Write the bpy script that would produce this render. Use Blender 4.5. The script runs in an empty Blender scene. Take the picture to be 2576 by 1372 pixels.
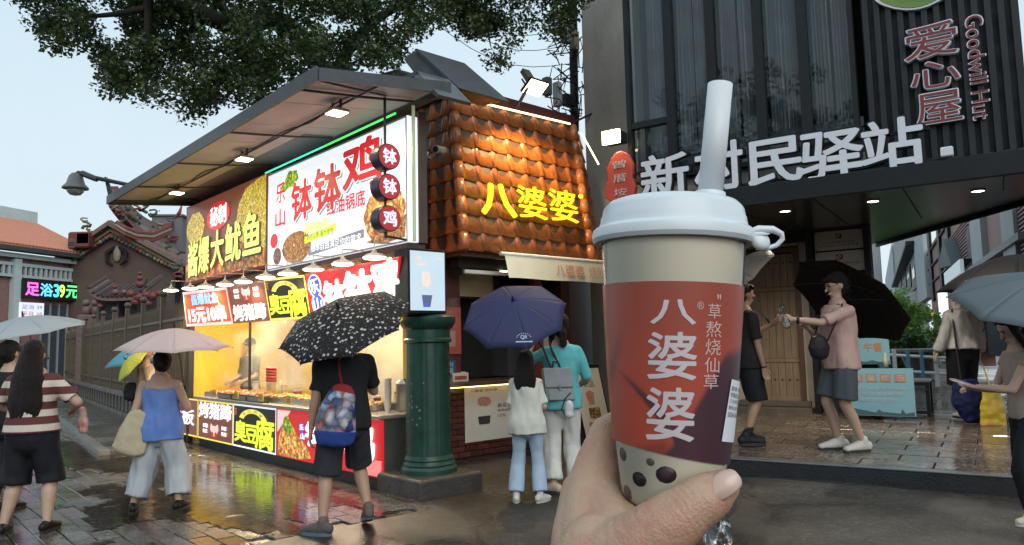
import bpy, bmesh, math, random
import numpy as np
from mathutils import Vector, Matrix, noise, Euler

S = bpy.context.scene
COL = S.collection
rnd = random.Random(7)

# ------------------------------------------------------------------ camera
EYE = Vector((0, 0, 1.5))
FPX = 1850.0                       # focal length on a 2576 px wide frame
PITCH = math.atan(179 / FPX)
ROLL = math.radians(-1.3)
CR = Matrix.Rotation(math.pi / 2 + PITCH, 3, 'X') @ Matrix.Rotation(ROLL, 3, 'Z')
cam_d = bpy.data.cameras.new('camera')
cam_d.sensor_width = 36
cam_d.lens = 36 * FPX / 2576
cam_d.clip_start = 0.02
cam_d.clip_end = 2000
cam = bpy.data.objects.new('camera', cam_d)
cam.matrix_world = Matrix.Translation(EYE) @ CR.to_4x4()
COL.objects.link(cam)
S.camera = cam

# ------------------------------------------------------------------ sky, sun, exposure
SUN_EL, SUN_ROT = math.radians(38), math.radians(160)
W = bpy.data.worlds.new('World')
S.world = W
W.use_nodes = True
nt = W.node_tree
nt.nodes.clear()
n_out = nt.nodes.new('ShaderNodeOutputWorld')
n_bg = nt.nodes.new('ShaderNodeBackground')
n_bg.inputs['Strength'].default_value = 0.09
n_sky = nt.nodes.new('ShaderNodeTexSky')
n_sky.sky_type = 'NISHITA'
n_sky.sun_disc = False
n_sky.sun_elevation = SUN_EL
n_sky.sun_rotation = SUN_ROT
n_sky.dust_density = 4.0
n_tc = nt.nodes.new('ShaderNodeTexCoord')
n_sep = nt.nodes.new('ShaderNodeSeparateXYZ')
n_rmp = nt.nodes.new('ShaderNodeValToRGB')       # rain-cloud layer: pale at the horizon, blue-grey overhead
e = n_rmp.color_ramp.elements
e[0].position = 0.0; e[0].color = (7.0, 7.8, 8.2, 1)
e[1].position = 0.75; e[1].color = (4.2, 6.2, 7.4, 1)
n_mix = nt.nodes.new('ShaderNodeMix'); n_mix.data_type = 'RGBA'
n_mix.inputs['Factor'].default_value = 0.86
nt.links.new(n_tc.outputs['Generated'], n_sep.inputs[0])
nt.links.new(n_sep.outputs['Z'], n_rmp.inputs[0])
nt.links.new(n_sky.outputs[0], n_mix.inputs['A'])
n_cl = nt.nodes.new('ShaderNodeTexNoise'); n_cl.inputs['Scale'].default_value = 1.6; n_cl.inputs['Detail'].default_value = 5
n_cr = nt.nodes.new('ShaderNodeValToRGB'); n_cr.color_ramp.elements[0].position = .3; n_cr.color_ramp.elements[0].color = (.90, .93, .95, 1); n_cr.color_ramp.elements[1].position = .7; n_cr.color_ramp.elements[1].color = (1.10, 1.07, 1.05, 1)
n_mu = nt.nodes.new('ShaderNodeMix'); n_mu.data_type = 'RGBA'; n_mu.blend_type = 'MULTIPLY'; n_mu.inputs['Factor'].default_value = 1
nt.links.new(n_tc.outputs['Generated'], n_cl.inputs['Vector']); nt.links.new(n_cl.outputs['Fac'], n_cr.inputs[0])
nt.links.new(n_rmp.outputs[0], n_mu.inputs['A']); nt.links.new(n_cr.outputs[0], n_mu.inputs['B'])
nt.links.new(n_mu.outputs['Result'], n_mix.inputs['B'])
nt.links.new(n_mix.outputs['Result'], n_bg.inputs[0])
nt.links.new(n_bg.outputs[0], n_out.inputs[0])

sun_d = bpy.data.lights.new('sun', 'SUN')
sun_d.energy = 1.0
sun_d.angle = math.radians(60)
sun_d.color = (1, 0.97, 0.93)
sun = bpy.data.objects.new('sun', sun_d)
sun.rotation_euler = (math.pi / 2 - SUN_EL, 0, math.pi - SUN_ROT)
COL.objects.link(sun)

S.view_settings.view_transform = 'Standard'
S.view_settings.look = 'None'
S.view_settings.exposure = 0.5
S.view_settings.gamma = 1.0
S.view_settings.use_curve_mapping = False
S.render.engine = 'CYCLES'
S.cycles.use_denoising = True
S.cycles.max_bounces = 6
S.cycles.transparent_max_bounces = 12
S.cycles.sample_clamp_indirect = 6
S.cycles.caustics_reflective = False
S.cycles.caustics_refractive = False

# ------------------------------------------------------------------ survey helpers: sight line -> point on a real surface
def ray(px, py):
    d = CR @ Vector((px - 1288, 686 - py, -FPX))
    return d / d.y
def on_z(px, py, z=0.0):
    d = ray(px, py); return EYE + d * ((z - EYE.z) / d.z)
def at_y(px, py, y):
    return EYE + ray(px, py) * y
def V3(p2, z): return Vector((p2[0], p2[1], z))
class Frame:
    """local axes: u along, v away from the viewer, z up"""
    def __init__(s, o, au, av):
        s.o, s.au, s.av = Vector(o), Vector(au).normalized(), Vector(av).normalized()
        s.m = Matrix(((s.au.x, s.av.x, 0, s.o.x), (s.au.y, s.av.y, 0, s.o.y), (0, 0, 1, 0), (0, 0, 0, 1)))
    def w(s, u, v, z): return s.m @ Vector((u, v, z))
    def loc(s, P): return s.m.inverted() @ P
    def on_v(s, px, py, v):
        d = ray(px, py); n = s.av
        t = (v - (Vector((EYE.x, EYE.y)) - s.o) @ n) / (d.xy @ n)
        return s.loc(EYE + d * t)
    def on_u(s, px, py, u):
        d = ray(px, py); n = s.au
        t = (u - (Vector((EYE.x, EYE.y)) - s.o) @ n) / (d.xy @ n)
        return s.loc(EYE + d * t)
ST = Frame((-1.44, 7.88), (-.671, .742), (.742, .671))     # snack stall: u runs left along the counter, v inwards
KB = Frame((2.31, 7.61), (.838, -.546), (.546, .838))      # dark building: u runs right along the kerb, v inwards
def smooth(x): x = min(1, max(0, x)); return x * x * (3 - 2 * x)
def gz(x, y): return 0.15 * smooth((x - 0.2) / 2.4)

# ------------------------------------------------------------------ materials
MATS = {}
def _mixrgb(t, a, b, fac):
    m = t.nodes.new('ShaderNodeMix'); m.data_type = 'RGBA'
    for k, v in (('A', a), ('B', b), ('Factor', fac)):
        if isinstance(v, (tuple, list)): m.inputs[k].default_value = (*v[:3], 1)
        elif isinstance(v, (int, float)): m.inputs[k].default_value = v
        else: t.links.new(v, m.inputs[k])
    return m.outputs['Result']
def _ramp(t, src, stops):
    r = t.nodes.new('ShaderNodeValToRGB'); e = r.color_ramp.elements
    while len(e) < len(stops): e.new(0.5)
    for i, (p, c) in enumerate(stops):
        e[i].position = p
        e[i].color = (*c, 1) if isinstance(c, (tuple, list)) else (c, c, c, 1)
    t.links.new(src, r.inputs[0]); return r.outputs[0]
def _noise(t, scale, detail=4, rough=.55, vec=None, stretch=None, coord='Object'):
    n = t.nodes.new('ShaderNodeTexNoise')
    n.inputs['Scale'].default_value = scale; n.inputs['Detail'].default_value = detail; n.inputs['Roughness'].default_value = rough
    tc = t.nodes.new('ShaderNodeTexCoord'); v = tc.outputs[coord]
    if stretch:
        mp = t.nodes.new('ShaderNodeMapping'); mp.inputs['Scale'].default_value = stretch
        t.links.new(v, mp.inputs[0]); v = mp.outputs[0]
    t.links.new(v, n.inputs['Vector']); return n.outputs['Fac']
def mat(name, c=(.5, .5, .5), r=.6, metal=0, var=.25, vs=6, bump=0, bs=40, c2=None, emit=0, coat=0, rv=0, stretch=None, sss=0, alpha=None, trans=0, piece=0, spec=None, ecol=None):
    """one procedural surface: base colour varied by noise, optional second colour, fine relief, per-piece shift"""
    if name in MATS: return MATS[name]
    m = bpy.data.materials.new(name); m.use_nodes = True
    t = m.node_tree; p = t.nodes['Principled BSDF']
    col = None
    if c2 is not None or var:
        f = _noise(t, vs, 5, .6, stretch=stretch)
        f = _ramp(t, f, ((.3, 0.0), (.7, 1.0)))
        a = c; b = c2 if c2 is not None else tuple(x * (1 - var) for x in c)
        col = _mixrgb(t, a, b, f)
    if piece:
        oi = t.nodes.new('ShaderNodeObjectInfo')
        mm = t.nodes.new('ShaderNodeMapRange'); mm.inputs['To Min'].default_value = 1 - piece; mm.inputs['To Max'].default_value = 1 + piece
        t.links.new(oi.outputs['Random'], mm.inputs[0])
        hs = t.nodes.new('ShaderNodeHueSaturation'); t.links.new(mm.outputs[0], hs.inputs['Value'])
        if col is None: hs.inputs['Color'].default_value = (*c, 1)
        else: t.links.new(col, hs.inputs['Color'])
        col = hs.outputs[0]
    if col is None: p.inputs['Base Color'].default_value = (*c, 1)
    else: t.links.new(col, p.inputs['Base Color'])
    p.inputs['Roughness'].default_value = r; p.inputs['Metallic'].default_value = metal
    if rv:
        f = _ramp(t, _noise(t, vs * .7, 4), ((.35, max(.02, r - rv)), (.65, min(1, r + rv))))
        t.links.new(f, p.inputs['Roughness'])
    if coat: p.inputs['Coat Weight'].default_value = coat; p.inputs['Coat Roughness'].default_value = .08
    if sss: p.inputs['Subsurface Weight'].default_value = sss; p.inputs['Subsurface Radius'].default_value = (.012, .005, .003); p.inputs['Subsurface Scale'].default_value = 1
    if spec is not None: p.inputs['Specular IOR Level'].default_value = spec
    if trans: p.inputs['Transmission Weight'].default_value = trans
    if alpha is not None: p.inputs['Alpha'].default_value = alpha
    if emit:
        if ecol or col is None: p.inputs['Emission Color'].default_value = (*(ecol or c), 1)
        else: t.links.new(col, p.inputs['Emission Color'])
        p.inputs['Emission Strength'].default_value = emit
    if bump:
        b = t.nodes.new('ShaderNodeBump'); b.inputs['Strength'].default_value = bump; b.inputs['Distance'].default_value = .02
        t.links.new(_noise(t, bs, 5, .6, stretch=stretch), b.inputs['Height']); t.links.new(b.outputs[0], p.inputs['Normal'])
    MATS[name] = m; return m
def glass(name, tint=(.9, .95, .95), rough=.03, clear=.85, ior=1.45):
    """thin sheet: clear part plus a fresnel mirror"""
    if name in MATS: return MATS[name]
    m = bpy.data.materials.new(name); m.use_nodes = True; t = m.node_tree; t.nodes.clear()
    o = t.nodes.new('ShaderNodeOutputMaterial'); mx = t.nodes.new('ShaderNodeMixShader'); fr = t.nodes.new('ShaderNodeFresnel'); fr.inputs[0].default_value = ior
    tr = t.nodes.new('ShaderNodeBsdfTransparent'); tr.inputs[0].default_value = (*[clear * x for x in tint], 1)
    gl = t.nodes.new('ShaderNodeBsdfGlossy'); gl.inputs['Roughness'].default_value = rough
    t.links.new(fr.outputs[0], mx.inputs[0]); t.links.new(tr.outputs[0], mx.inputs[1]); t.links.new(gl.outputs[0], mx.inputs[2]); t.links.new(mx.outputs[0], o.inputs[0])
    MATS[name] = m; return m
def food_print(name, cols, scale=30, emit=.9):
    """printed picture of food: shreds and lumps in a few colours"""
    if name in MATS: return MATS[name]
    m = bpy.data.materials.new(name); m.use_nodes = True; t = m.node_tree; p = t.nodes['Principled BSDF']
    tc = t.nodes.new('ShaderNodeTexCoord'); vo = t.nodes.new('ShaderNodeTexVoronoi'); vo.inputs['Scale'].default_value = scale
    wn = t.nodes.new('ShaderNodeTexNoise'); wn.inputs['Scale'].default_value = scale * .35; wn.inputs['Detail'].default_value = 3
    ad = t.nodes.new('ShaderNodeMix'); ad.data_type = 'RGBA'; ad.inputs['Factor'].default_value = .12
    t.links.new(tc.outputs['Object'], wn.inputs[0]); t.links.new(tc.outputs['Object'], ad.inputs['A']); t.links.new(wn.outputs['Color'], ad.inputs['B']); t.links.new(ad.outputs['Result'], vo.inputs['Vector'])
    sp = t.nodes.new('ShaderNodeSeparateColor'); t.links.new(vo.outputs['Color'], sp.inputs[0])
    n = len(cols); r = _ramp(t, sp.outputs[0], [(i / n, c) for i, c in enumerate(cols)])
    dk = _ramp(t, vo.outputs['Distance'], ((.15, 1.0), (.75, .25)))
    mu = t.nodes.new('ShaderNodeMix'); mu.data_type = 'RGBA'; mu.blend_type = 'MULTIPLY'; mu.inputs['Factor'].default_value = 1
    t.links.new(r, mu.inputs['A']); t.links.new(dk, mu.inputs['B'])
    t.links.new(mu.outputs['Result'], p.inputs['Base Color']); t.links.new(mu.outputs['Result'], p.inputs['Emission Color'])
    p.inputs['Emission Strength'].default_value = emit; p.inputs['Roughness'].default_value = .35
    MATS[name] = m; return m
def glow(name, c, e): return mat(name, c, .4, var=0, emit=e)

# ------------------------------------------------------------------ mesh builder
ORG = {}
SHARP = {'lid', 'base', 'capital', 'lamp_shade', 'housing', 'straw_collar', 'lid_skirt', 'cup', 'valance', 'tube'}
def orig(o): return ORG.get(o.name, Vector((0, 0, 0))) if o else Vector((0, 0, 0))
class MB:
    def __init__(s): s.v = []; s.f = []; s.mi = []; s.cur = 0; s.sm = []; s.smooth = False
    def add(s, vs, fs):
        b = len(s.v); s.v += [Vector(x) for x in vs]
        for f in fs: s.f.append([b + i for i in f]); s.mi.append(s.cur); s.sm.append(s.smooth)
        return s
    def box(s, c, size, M=None, bev=0.0):
        """box by centre and size; M: 4x4 applied after; bev: chamfered top and bottom edges"""
        x, y, z = [k / 2 for k in size]
        if bev <= 0:
            vs = [(i * x, j * y, k * z) for k in (-1, 1) for j in (-1, 1) for i in (-1, 1)]
            fs = [(0, 2, 3, 1), (4, 5, 7, 6), (0, 1, 5, 4), (2, 6, 7, 3), (0, 4, 6, 2), (1, 3, 7, 5)]
        else:
            vs = []; g = bev
            for k, q in ((-z, g), (-z + g, 0), (z - g, 0), (z, g)):
                vs += [(-x + q, -y + q, k), (x - q, -y + q, k), (x - q, y - q, k), (-x + q, y - q, k)]
            fs = [(3, 2, 1, 0), (12, 13, 14, 15)]
            for l in range(3):
                for i in range(4):
                    a = l * 4 + i; b2 = l * 4 + (i + 1) % 4; fs.append((a, b2, b2 + 4, a + 4))
        vs = [Vector(q) + Vector(c) for q in vs]
        if M is not None:
            vs = [M @ q for q in vs]
            if M.to_3x3().determinant() < 0: fs = [f[::-1] for f in fs]
        return s.add(vs, fs)
    def fbox(s, F, u0, u1, v0, v1, z0, z1, bev=0.0):
        return s.box(((u0 + u1) / 2, (v0 + v1) / 2, (z0 + z1) / 2), (abs(u1 - u0), abs(v1 - v0), abs(z1 - z0)), F.m, bev)
    def quad(s, *p): return s.add(p, [tuple(range(len(p)))])
    def slab(s, poly, off):
        """closed prism: polygon (3D points) extruded by the vector off"""
        n = len(poly); off = Vector(off); a = [Vector(p) for p in poly]; b = [p + off for p in a]
        return s.add(a + b, [tuple(range(n))[::-1], tuple(range(n, 2 * n))] + [(i, (i + 1) % n, n + (i + 1) % n, n + i) for i in range(n)])
    def tube(s, pts, rad, n=8, caps=True, ell=None, up=None):
        """swept tube; rad number or list; ell: list of (rx, ry) with up as the ry direction"""
        pts = [Vector(p) for p in pts]; m = len(pts)
        if not isinstance(rad, (list, tuple)): rad = [rad] * m
        vs = []; prev = None
        for i, p in enumerate(pts):
            d = (pts[min(i + 1, m - 1)] - pts[max(i - 1, 0)])
            if d.length < 1e-9: d = Vector((0, 0, 1))
            d.normalize()
            if up is not None: y = Vector(up) - d * d.dot(Vector(up))
            elif prev is None: y = d.orthogonal()
            else: y = prev - d * d.dot(prev)
            if y.length < 1e-6: y = d.orthogonal()
            y.normalize(); x = y.cross(d); prev = y
            rx, ry = (ell[i] if ell else (rad[i], rad[i]))
            for k in range(n):
                a = 2 * math.pi * k / n; vs.append(p + x * (rx * math.cos(a)) + y * (ry * math.sin(a)))
        fs = [(i * n + k, i * n + (k + 1) % n, (i + 1) * n + (k + 1) % n, (i + 1) * n + k) for i in range(m - 1) for k in range(n)]
        if caps: fs += [tuple(range(n))[::-1], tuple(range((m - 1) * n, m * n))]
        return s.add(vs, fs)
    def limb(s, pts, rad, n=10, ell=None, up=None):
        """tube with rounded ends, for bodies and clothes"""
        pts = [Vector(p) for p in pts]; rad = list(rad) if isinstance(rad, (list, tuple)) else [rad] * len(pts)
        e2 = list(ell) if ell else [(r, r) for r in rad]
        def ends(p, q, e):
            d = (p - q).normalized(); h = min(e)
            return [(p + d * (h * math.sin(a)), (max(e[0] * math.cos(a), 1e-4), max(e[1] * math.cos(a), 1e-4))) for a in (0.5, 1.0, 1.5)]
        a = ends(pts[0], pts[1], e2[0])[::-1]; b = ends(pts[-1], pts[-2], e2[-1])
        P = [x[0] for x in a] + pts + [x[0] for x in b]; E2 = [x[1] for x in a] + e2 + [x[1] for x in b]
        return s.tube(P, 1, n, True, E2, up)
    def ball(s, c, r, n=12, m=8, M=None):
        if not isinstance(r, (list, tuple)): r = (r, r, r)
        vs = [(0, 0, -r[2])]
        for i in range(1, m):
            a = math.pi * i / m - math.pi / 2
            vs += [(r[0] * math.cos(a) * math.cos(2 * math.pi * k / n), r[1] * math.cos(a) * math.sin(2 * math.pi * k / n), r[2] * math.sin(a)) for k in range(n)]
        vs.append((0, 0, r[2])); L = len(vs) - 1
        fs = [(0, 1 + (k + 1) % n, 1 + k) for k in range(n)] + [(L, L - n + k, L - n + (k + 1) % n) for k in range(n)]
        for i in range(m - 2):
            for k in range(n): a = 1 + i * n + k; b = 1 + i * n + (k + 1) % n; fs.append((a, b, b + n, a + n))
        vs = [(M @ Vector(q) if M is not None else Vector(q)) + Vector(c) for q in vs]
        return s.add(vs, fs)
    def lathe(s, prof, c, n=24, axis=None, closed=True):
        """profile [(radius, height)] turned about an upright (or given) axis through c"""
        z = Vector(axis or (0, 0, 1)).normalized(); x = z.orthogonal().normalized() if abs(z.z) < .999 else Vector((1, 0, 0)); y = z.cross(x)
        vs = []
        for r, h in prof:
            for k in range(n):
                a = 2 * math.pi * k / n; vs.append(Vector(c) + z * h + x * (r * math.cos(a)) + y * (r * math.sin(a)))
        m = len(prof); fs = [(i * n + k, i * n + (k + 1) % n, (i + 1) * n + (k + 1) % n, (i + 1) * n + k) for i in range(m - 1) for k in range(n)]
        if closed: fs += [tuple(range(n))[::-1], tuple(range((m - 1) * n, m * n))]
        return s.add(vs, fs)
    def put(s, other, M):
        """another mesh (verts, faces) through a matrix or function"""
        vs, fs = other
        return s.add([(M(q) if callable(M) else M @ Vector(q)) for q in vs], fs)
    def build(s, name, m, parent=None, smooth=None, **tags):
        me = bpy.data.meshes.new(name); o0 = orig(parent)
        if tags.get('org') is not None: o0 = o0 + Vector(0 * Vector(tags['org']))
        base = Vector(tags.pop('org', None) or o0)
        me.from_pydata([(q - base)[:] for q in s.v], [], s.f)
        ms = m if isinstance(m, (list, tuple)) else [m]
        for k in ms: me.materials.append(k)
        me.polygons.foreach_set('material_index', s.mi if len(ms) > 1 else [0] * len(s.f))
        me.polygons.foreach_set('use_smooth', [bool(smooth) if smooth is not None else q for q in s.sm])
        me.update()
        if name in SHARP and hasattr(me, 'set_sharp_from_angle'): me.set_sharp_from_angle(angle=math.radians(28))
        o = bpy.data.objects.new(name, me); COL.objects.link(o)
        o.location = base - o0 if parent else base
        if parent: o.parent = parent
        ORG[o.name] = base
        for k, v in tags.items(): o[k] = v
        return o
def tag(o, label=None, category=None, group=None, kind=None):
    for k, v in (('label', label), ('category', category), ('group', group), ('kind', kind)):
        if v: o[k] = v
    return o
def thing(name, loc, label, category, group=None):
    o = bpy.data.objects.new(name, None); o.location = loc; o.empty_display_size = .1; COL.objects.link(o)
    ORG[o.name] = Vector(loc); return tag(o, label, category, group)
def struct(o): o['kind'] = 'structure'; return o
def piece(name, me, parent, M):
    """one more piece sharing a mesh; M is a world matrix"""
    o = bpy.data.objects.new(name, me); COL.objects.link(o)
    o.matrix_local = Matrix.Translation(-orig(parent)) @ M
    o.parent = parent; return o
def mesh_of(mb, name, m, smooth=False):
    me = bpy.data.meshes.new(name); me.from_pydata([q[:] for q in mb.v], [], mb.f)
    for k in (m if isinstance(m, (list, tuple)) else [m]): me.materials.append(k)
    me.polygons.foreach_set('material_index', mb.mi); me.polygons.foreach_set('use_smooth', [smooth] * len(mb.f)); me.update(); return me
def bevel(o, w=.004, seg=2):
    b = o.modifiers.new('edge', 'BEVEL'); b.width = w; b.segments = seg; b.limit_method = 'ANGLE'; return o
def remesh(mb, voxel, smooth_it=4, subd=0, disp=None):
    """joins overlapping closed shapes into one continuous skin"""
    me = bpy.data.meshes.new('tmp'); me.from_pydata([q[:] for q in mb.v], [], mb.f); me.update()
    bm = bmesh.new(); bm.from_mesh(me); bmesh.ops.recalc_face_normals(bm, faces=bm.faces); bm.to_mesh(me); bm.free()
    o = bpy.data.objects.new('tmp', me); COL.objects.link(o)
    r = o.modifiers.new('r', 'REMESH'); r.mode = 'VOXEL'; r.voxel_size = voxel
    if smooth_it:
        k = o.modifiers.new('s', 'SMOOTH'); k.factor = .5; k.iterations = smooth_it
    dg = bpy.context.evaluated_depsgraph_get(); dg.update()
    ev = o.evaluated_get(dg); m2 = bpy.data.meshes.new_from_object(ev)
    out = MB(); out.smooth = True
    n = len(m2.vertices); co = np.empty(n * 3, 'f'); m2.vertices.foreach_get('co', co); co = co.reshape(-1, 3)
    if disp:
        no = np.empty(n * 3, 'f'); m2.vertices.foreach_get('normal', no); no = no.reshape(-1, 3)
        co = np.array([Vector(c) + Vector(q) * disp(Vector(c), Vector(q)) for c, q in zip(co, no)])
    out.v = [Vector(c) for c in co]; out.f = [list(p.vertices) for p in m2.polygons]; out.mi = [0] * len(out.f); out.sm = [True] * len(out.f)
    bpy.data.objects.remove(o); bpy.data.meshes.remove(me); bpy.data.meshes.remove(m2)
    return out

# ------------------------------------------------------------------ lettering
_TXT = {}
def text(body, bold=.02, ext=0.0, shear=0.0):
    """flat or raised lettering as (verts, faces), fitted to a unit box"""
    key = (body, bold, ext, shear)
    if key in _TXT: return _TXT[key]
    c = bpy.data.curves.new('t', 'FONT'); c.body = body; c.offset = 0; c.extrude = ext; c.shear = shear; c.resolution_u = 3; c.fill_mode = 'BOTH'
    o = bpy.data.objects.new('t', c); COL.objects.link(o)
    dg = bpy.context.evaluated_depsgraph_get(); me = bpy.data.meshes.new_from_object(o.evaluated_get(dg))
    v = np.array([q.co[:] for q in me.vertices]); lo, hi = v.min(0), v.max(0)
    v[:, 0] = (v[:, 0] - lo[0]) / (hi[0] - lo[0]); v[:, 1] = (v[:, 1] - lo[1]) / (hi[1] - lo[1])
    if bold >= .015:                  # heavier strokes: the outline struck several times round a small circle
        n0 = len(v); K_ = 8 if bold > .03 else 6; d = hi - lo; vv = [v]; ff = [list(p.vertices) for p in me.polygons]; f0 = list(ff)
        for k in range(K_):
            a = 2 * math.pi * (k + .3) / K_; q = v.copy(); q[:, 0] += bold * .85 * math.cos(a) / d[0]; q[:, 1] += bold * .85 * math.sin(a) / d[1]; q[:, 2] += .00025 * (k + 1)
            vv.append(q); ff += [[i + n0 * (k + 1) for i in f] for f in f0]
        v = np.concatenate(vv); r = (v.tolist(), ff)
    else: r = (v.tolist(), [list(p.vertices) for p in me.polygons])
    bpy.data.objects.remove(o); bpy.data.curves.remove(c); bpy.data.meshes.remove(me)
    _TXT[key] = r; return r
class Panel:
    """a flat print area given by its four corners; u to the right, v up, both 0..1"""
    def __init__(s, tl, tr, br, bl):
        s.tl, s.tr, s.br, s.bl = [Vector(p) for p in (tl, tr, br, bl)]
        s.n = (s.br - s.bl).cross(s.tl - s.bl).normalized()
        s.w = ((s.tr - s.tl).length + (s.br - s.bl).length) / 2; s.h = ((s.tl - s.bl).length + (s.tr - s.br).length) / 2
    def p(s, u, v, off=0.0):
        return (s.bl * (1 - u) + s.br * u) * (1 - v) + (s.tl * (1 - u) + s.tr * u) * v + s.n * off
    def rect(s, mb, u0, v0, u1, v1, off=.004): return mb.quad(s.p(u0, v0, off), s.p(u1, v0, off), s.p(u1, v1, off), s.p(u0, v1, off))
    def poly(s, mb, pts, off=.004): return mb.quad(*[s.p(u, v, off) for u, v in pts])
    def oval(s, mb, u, v, ru, rv, off=.004, n=28, jag=0, seed=0):
        q = random.Random(seed)
        return mb.quad(*[s.p(u + ru * math.cos(a) * (1 + jag * (q.random() - .5)), v + rv * math.sin(a) * (1 + jag * (q.random() - .5)), off) for a in [2 * math.pi * k / n for k in range(n)]])
    def text(s, mb, body, u0, v0, u1, v1, off=.008, bold=.02, ext=0.0, rot=0.0, shear=0.0):
        def M(q):
            x, y = q[0] - .5, q[1] - .5
            if rot: x, y = x * math.cos(rot) - y * math.sin(rot), x * math.sin(rot) + y * math.cos(rot)
            return s.p(u0 + (u1 - u0) * (x + .5), v0 + (v1 - v0) * (y + .5), off + q[2])
        return mb.put(text(body, bold, ext, shear), M)
    def board(s, mb, d=.03, grow=0.0):
        g = grow; return mb.slab([s.p(-g, -g), s.p(1 + g, -g), s.p(1 + g, 1 + g), s.p(-g, 1 + g)], s.n * -d)
def spot(name, loc, target, power, color, size=2.2, parent=None, radius=.05, blend=.6):
    l = bpy.data.lights.new(name, 'SPOT'); l.energy = power; l.color = color; l.spot_size = size; l.spot_blend = blend; l.shadow_soft_size = radius
    o = bpy.data.objects.new(name, l); COL.objects.link(o)
    d = Vector(target) - Vector(loc); o.rotation_euler = d.to_track_quat('-Z', 'Y').to_euler()
    o.location = Vector(loc) - orig(parent)
    if parent: o.parent = parent
    return o
# ================================================================== ground
def wet_mat(name, c, c2, r_lo, r_hi, vs, bump, bs, wet_scale=.8, piece_v=0):
    """stone or asphalt after rain: rough where it has drained, mirror-like where a film of water stays"""
    m = bpy.data.materials.new(name); m.use_nodes = True; t = m.node_tree; p = t.nodes['Principled BSDF']
    col = _mixrgb(t, c, c2, _ramp(t, _noise(t, vs, 6, .65, coord='Generated' if False else 'Object'), ((.3, 0.0), (.7, 1.0))))
    geo = t.nodes.new('ShaderNodeNewGeometry')
    def wn(scale, d=3):
        n = t.nodes.new('ShaderNodeTexNoise'); n.inputs['Scale'].default_value = scale; n.inputs['Detail'].default_value = d
        t.links.new(geo.outputs['Position'], n.inputs['Vector']); return n.outputs['Fac']
    spk = _ramp(t, wn(bs * .7, 3), ((.38, .40), (.50, .9), (.66, 1.9)))
    mu = t.nodes.new('ShaderNodeMix'); mu.data_type = 'RGBA'; mu.blend_type = 'MULTIPLY'; mu.inputs['Factor'].default_value = .8
    t.links.new(col, mu.inputs['A']); t.links.new(spk, mu.inputs['B']); col = mu.outputs['Result']
    if piece_v:
        oi = t.nodes.new('ShaderNodeObjectInfo'); mm = t.nodes.new('ShaderNodeMapRange'); mm.inputs['To Min'].default_value = 1 - piece_v; mm.inputs['To Max'].default_value = 1 + piece_v
        t.links.new(oi.outputs['Random'], mm.inputs[0]); hs = t.nodes.new('ShaderNodeHueSaturation'); t.links.new(mm.outputs[0], hs.inputs['Value']); t.links.new(col, hs.inputs['Color']); col = hs.outputs[0]
    wet = _ramp(t, wn(wet_scale, 4), ((.38, 0.0), (.6, 1.0)))
    ro = t.nodes.new('ShaderNodeMapRange'); ro.inputs['To Min'].default_value = r_lo; ro.inputs['To Max'].default_value = r_hi
    t.links.new(wet, ro.inputs[0]); t.links.new(ro.outputs[0], p.inputs['Roughness']); t.links.new(col, p.inputs['Base Color'])
    b = t.nodes.new('ShaderNodeBump'); b.inputs['Distance'].default_value = .01
    bsn = t.nodes.new('ShaderNodeMath'); bsn.operation = 'MULTIPLY_ADD'; bsn.inputs[1].default_value = bump * .7; bsn.inputs[2].default_value = bump * .3
    t.links.new(wet, bsn.inputs[0]); t.links.new(bsn.outputs[0], b.inputs['Strength'])
    t.links.new(wn(bs, 5), b.inputs['Height']); t.links.new(b.outputs[0], p.inputs['Normal'])
    MATS[name] = m; return m
M_ground = wet_mat('ground_earth', (.075, .068, .06), (.05, .046, .04), .25, .6, 2, .4, 60)
M_asph = wet_mat('wet_asphalt', (.044, .040, .036), (.021, .019, .018), .24, .65, 1.3, 1.0, 75, .55)
t_ = M_asph.node_tree; p_ = t_.nodes['Principled BSDF']; gi_ = t_.nodes.new('ShaderNodeNewGeometry')
vo_ = t_.nodes.new('ShaderNodeTexVoronoi'); vo_.feature = 'DISTANCE_TO_EDGE'; vo_.inputs['Scale'].default_value = .55
nz_ = t_.nodes.new('ShaderNodeTexNoise'); nz_.inputs['Scale'].default_value = 2.2; nz_.inputs['Detail'].default_value = 6
mx_ = t_.nodes.new('ShaderNodeMix'); mx_.data_type = 'RGBA'; mx_.inputs['Factor'].default_value = .38
t_.links.new(gi_.outputs['Position'], nz_.inputs[0]); t_.links.new(gi_.outputs['Position'], mx_.inputs['A']); t_.links.new(nz_.outputs['Color'], mx_.inputs['B']); t_.links.new(mx_.outputs['Result'], vo_.inputs['Vector'])
ck_ = _ramp(t_, vo_.outputs['Distance'], ((.0, .25), (.010, 1.0)))
lk_ = p_.inputs['Base Color'].links[0].from_socket; mu_ = t_.nodes.new('ShaderNodeMix'); mu_.data_type = 'RGBA'; mu_.blend_type = 'MULTIPLY'; mu_.inputs['Factor'].default_value = 1
pt_ = _ramp(t_, _noise(t_, .8, 5), ((.35, .62), (.65, 1.25)))
gr_ = t_.nodes.new('ShaderNodeTexNoise'); gr_.inputs['Scale'].default_value = 17; gr_.inputs['Detail'].default_value = 6; gr_.inputs['Roughness'].default_value = .8; t_.links.new(gi_.outputs['Position'], gr_.inputs[0])
gm_ = t_.nodes.new('ShaderNodeMix'); gm_.data_type = 'RGBA'; gm_.blend_type = 'MULTIPLY'; gm_.inputs['Factor'].default_value = 1; t_.links.new(pt_, gm_.inputs['A']); t_.links.new(_ramp(t_, gr_.outputs['Fac'], ((.36, .35), (.5, .9), (.64, 2.0))), gm_.inputs['B']); pt_ = gm_.outputs['Result']
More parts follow.
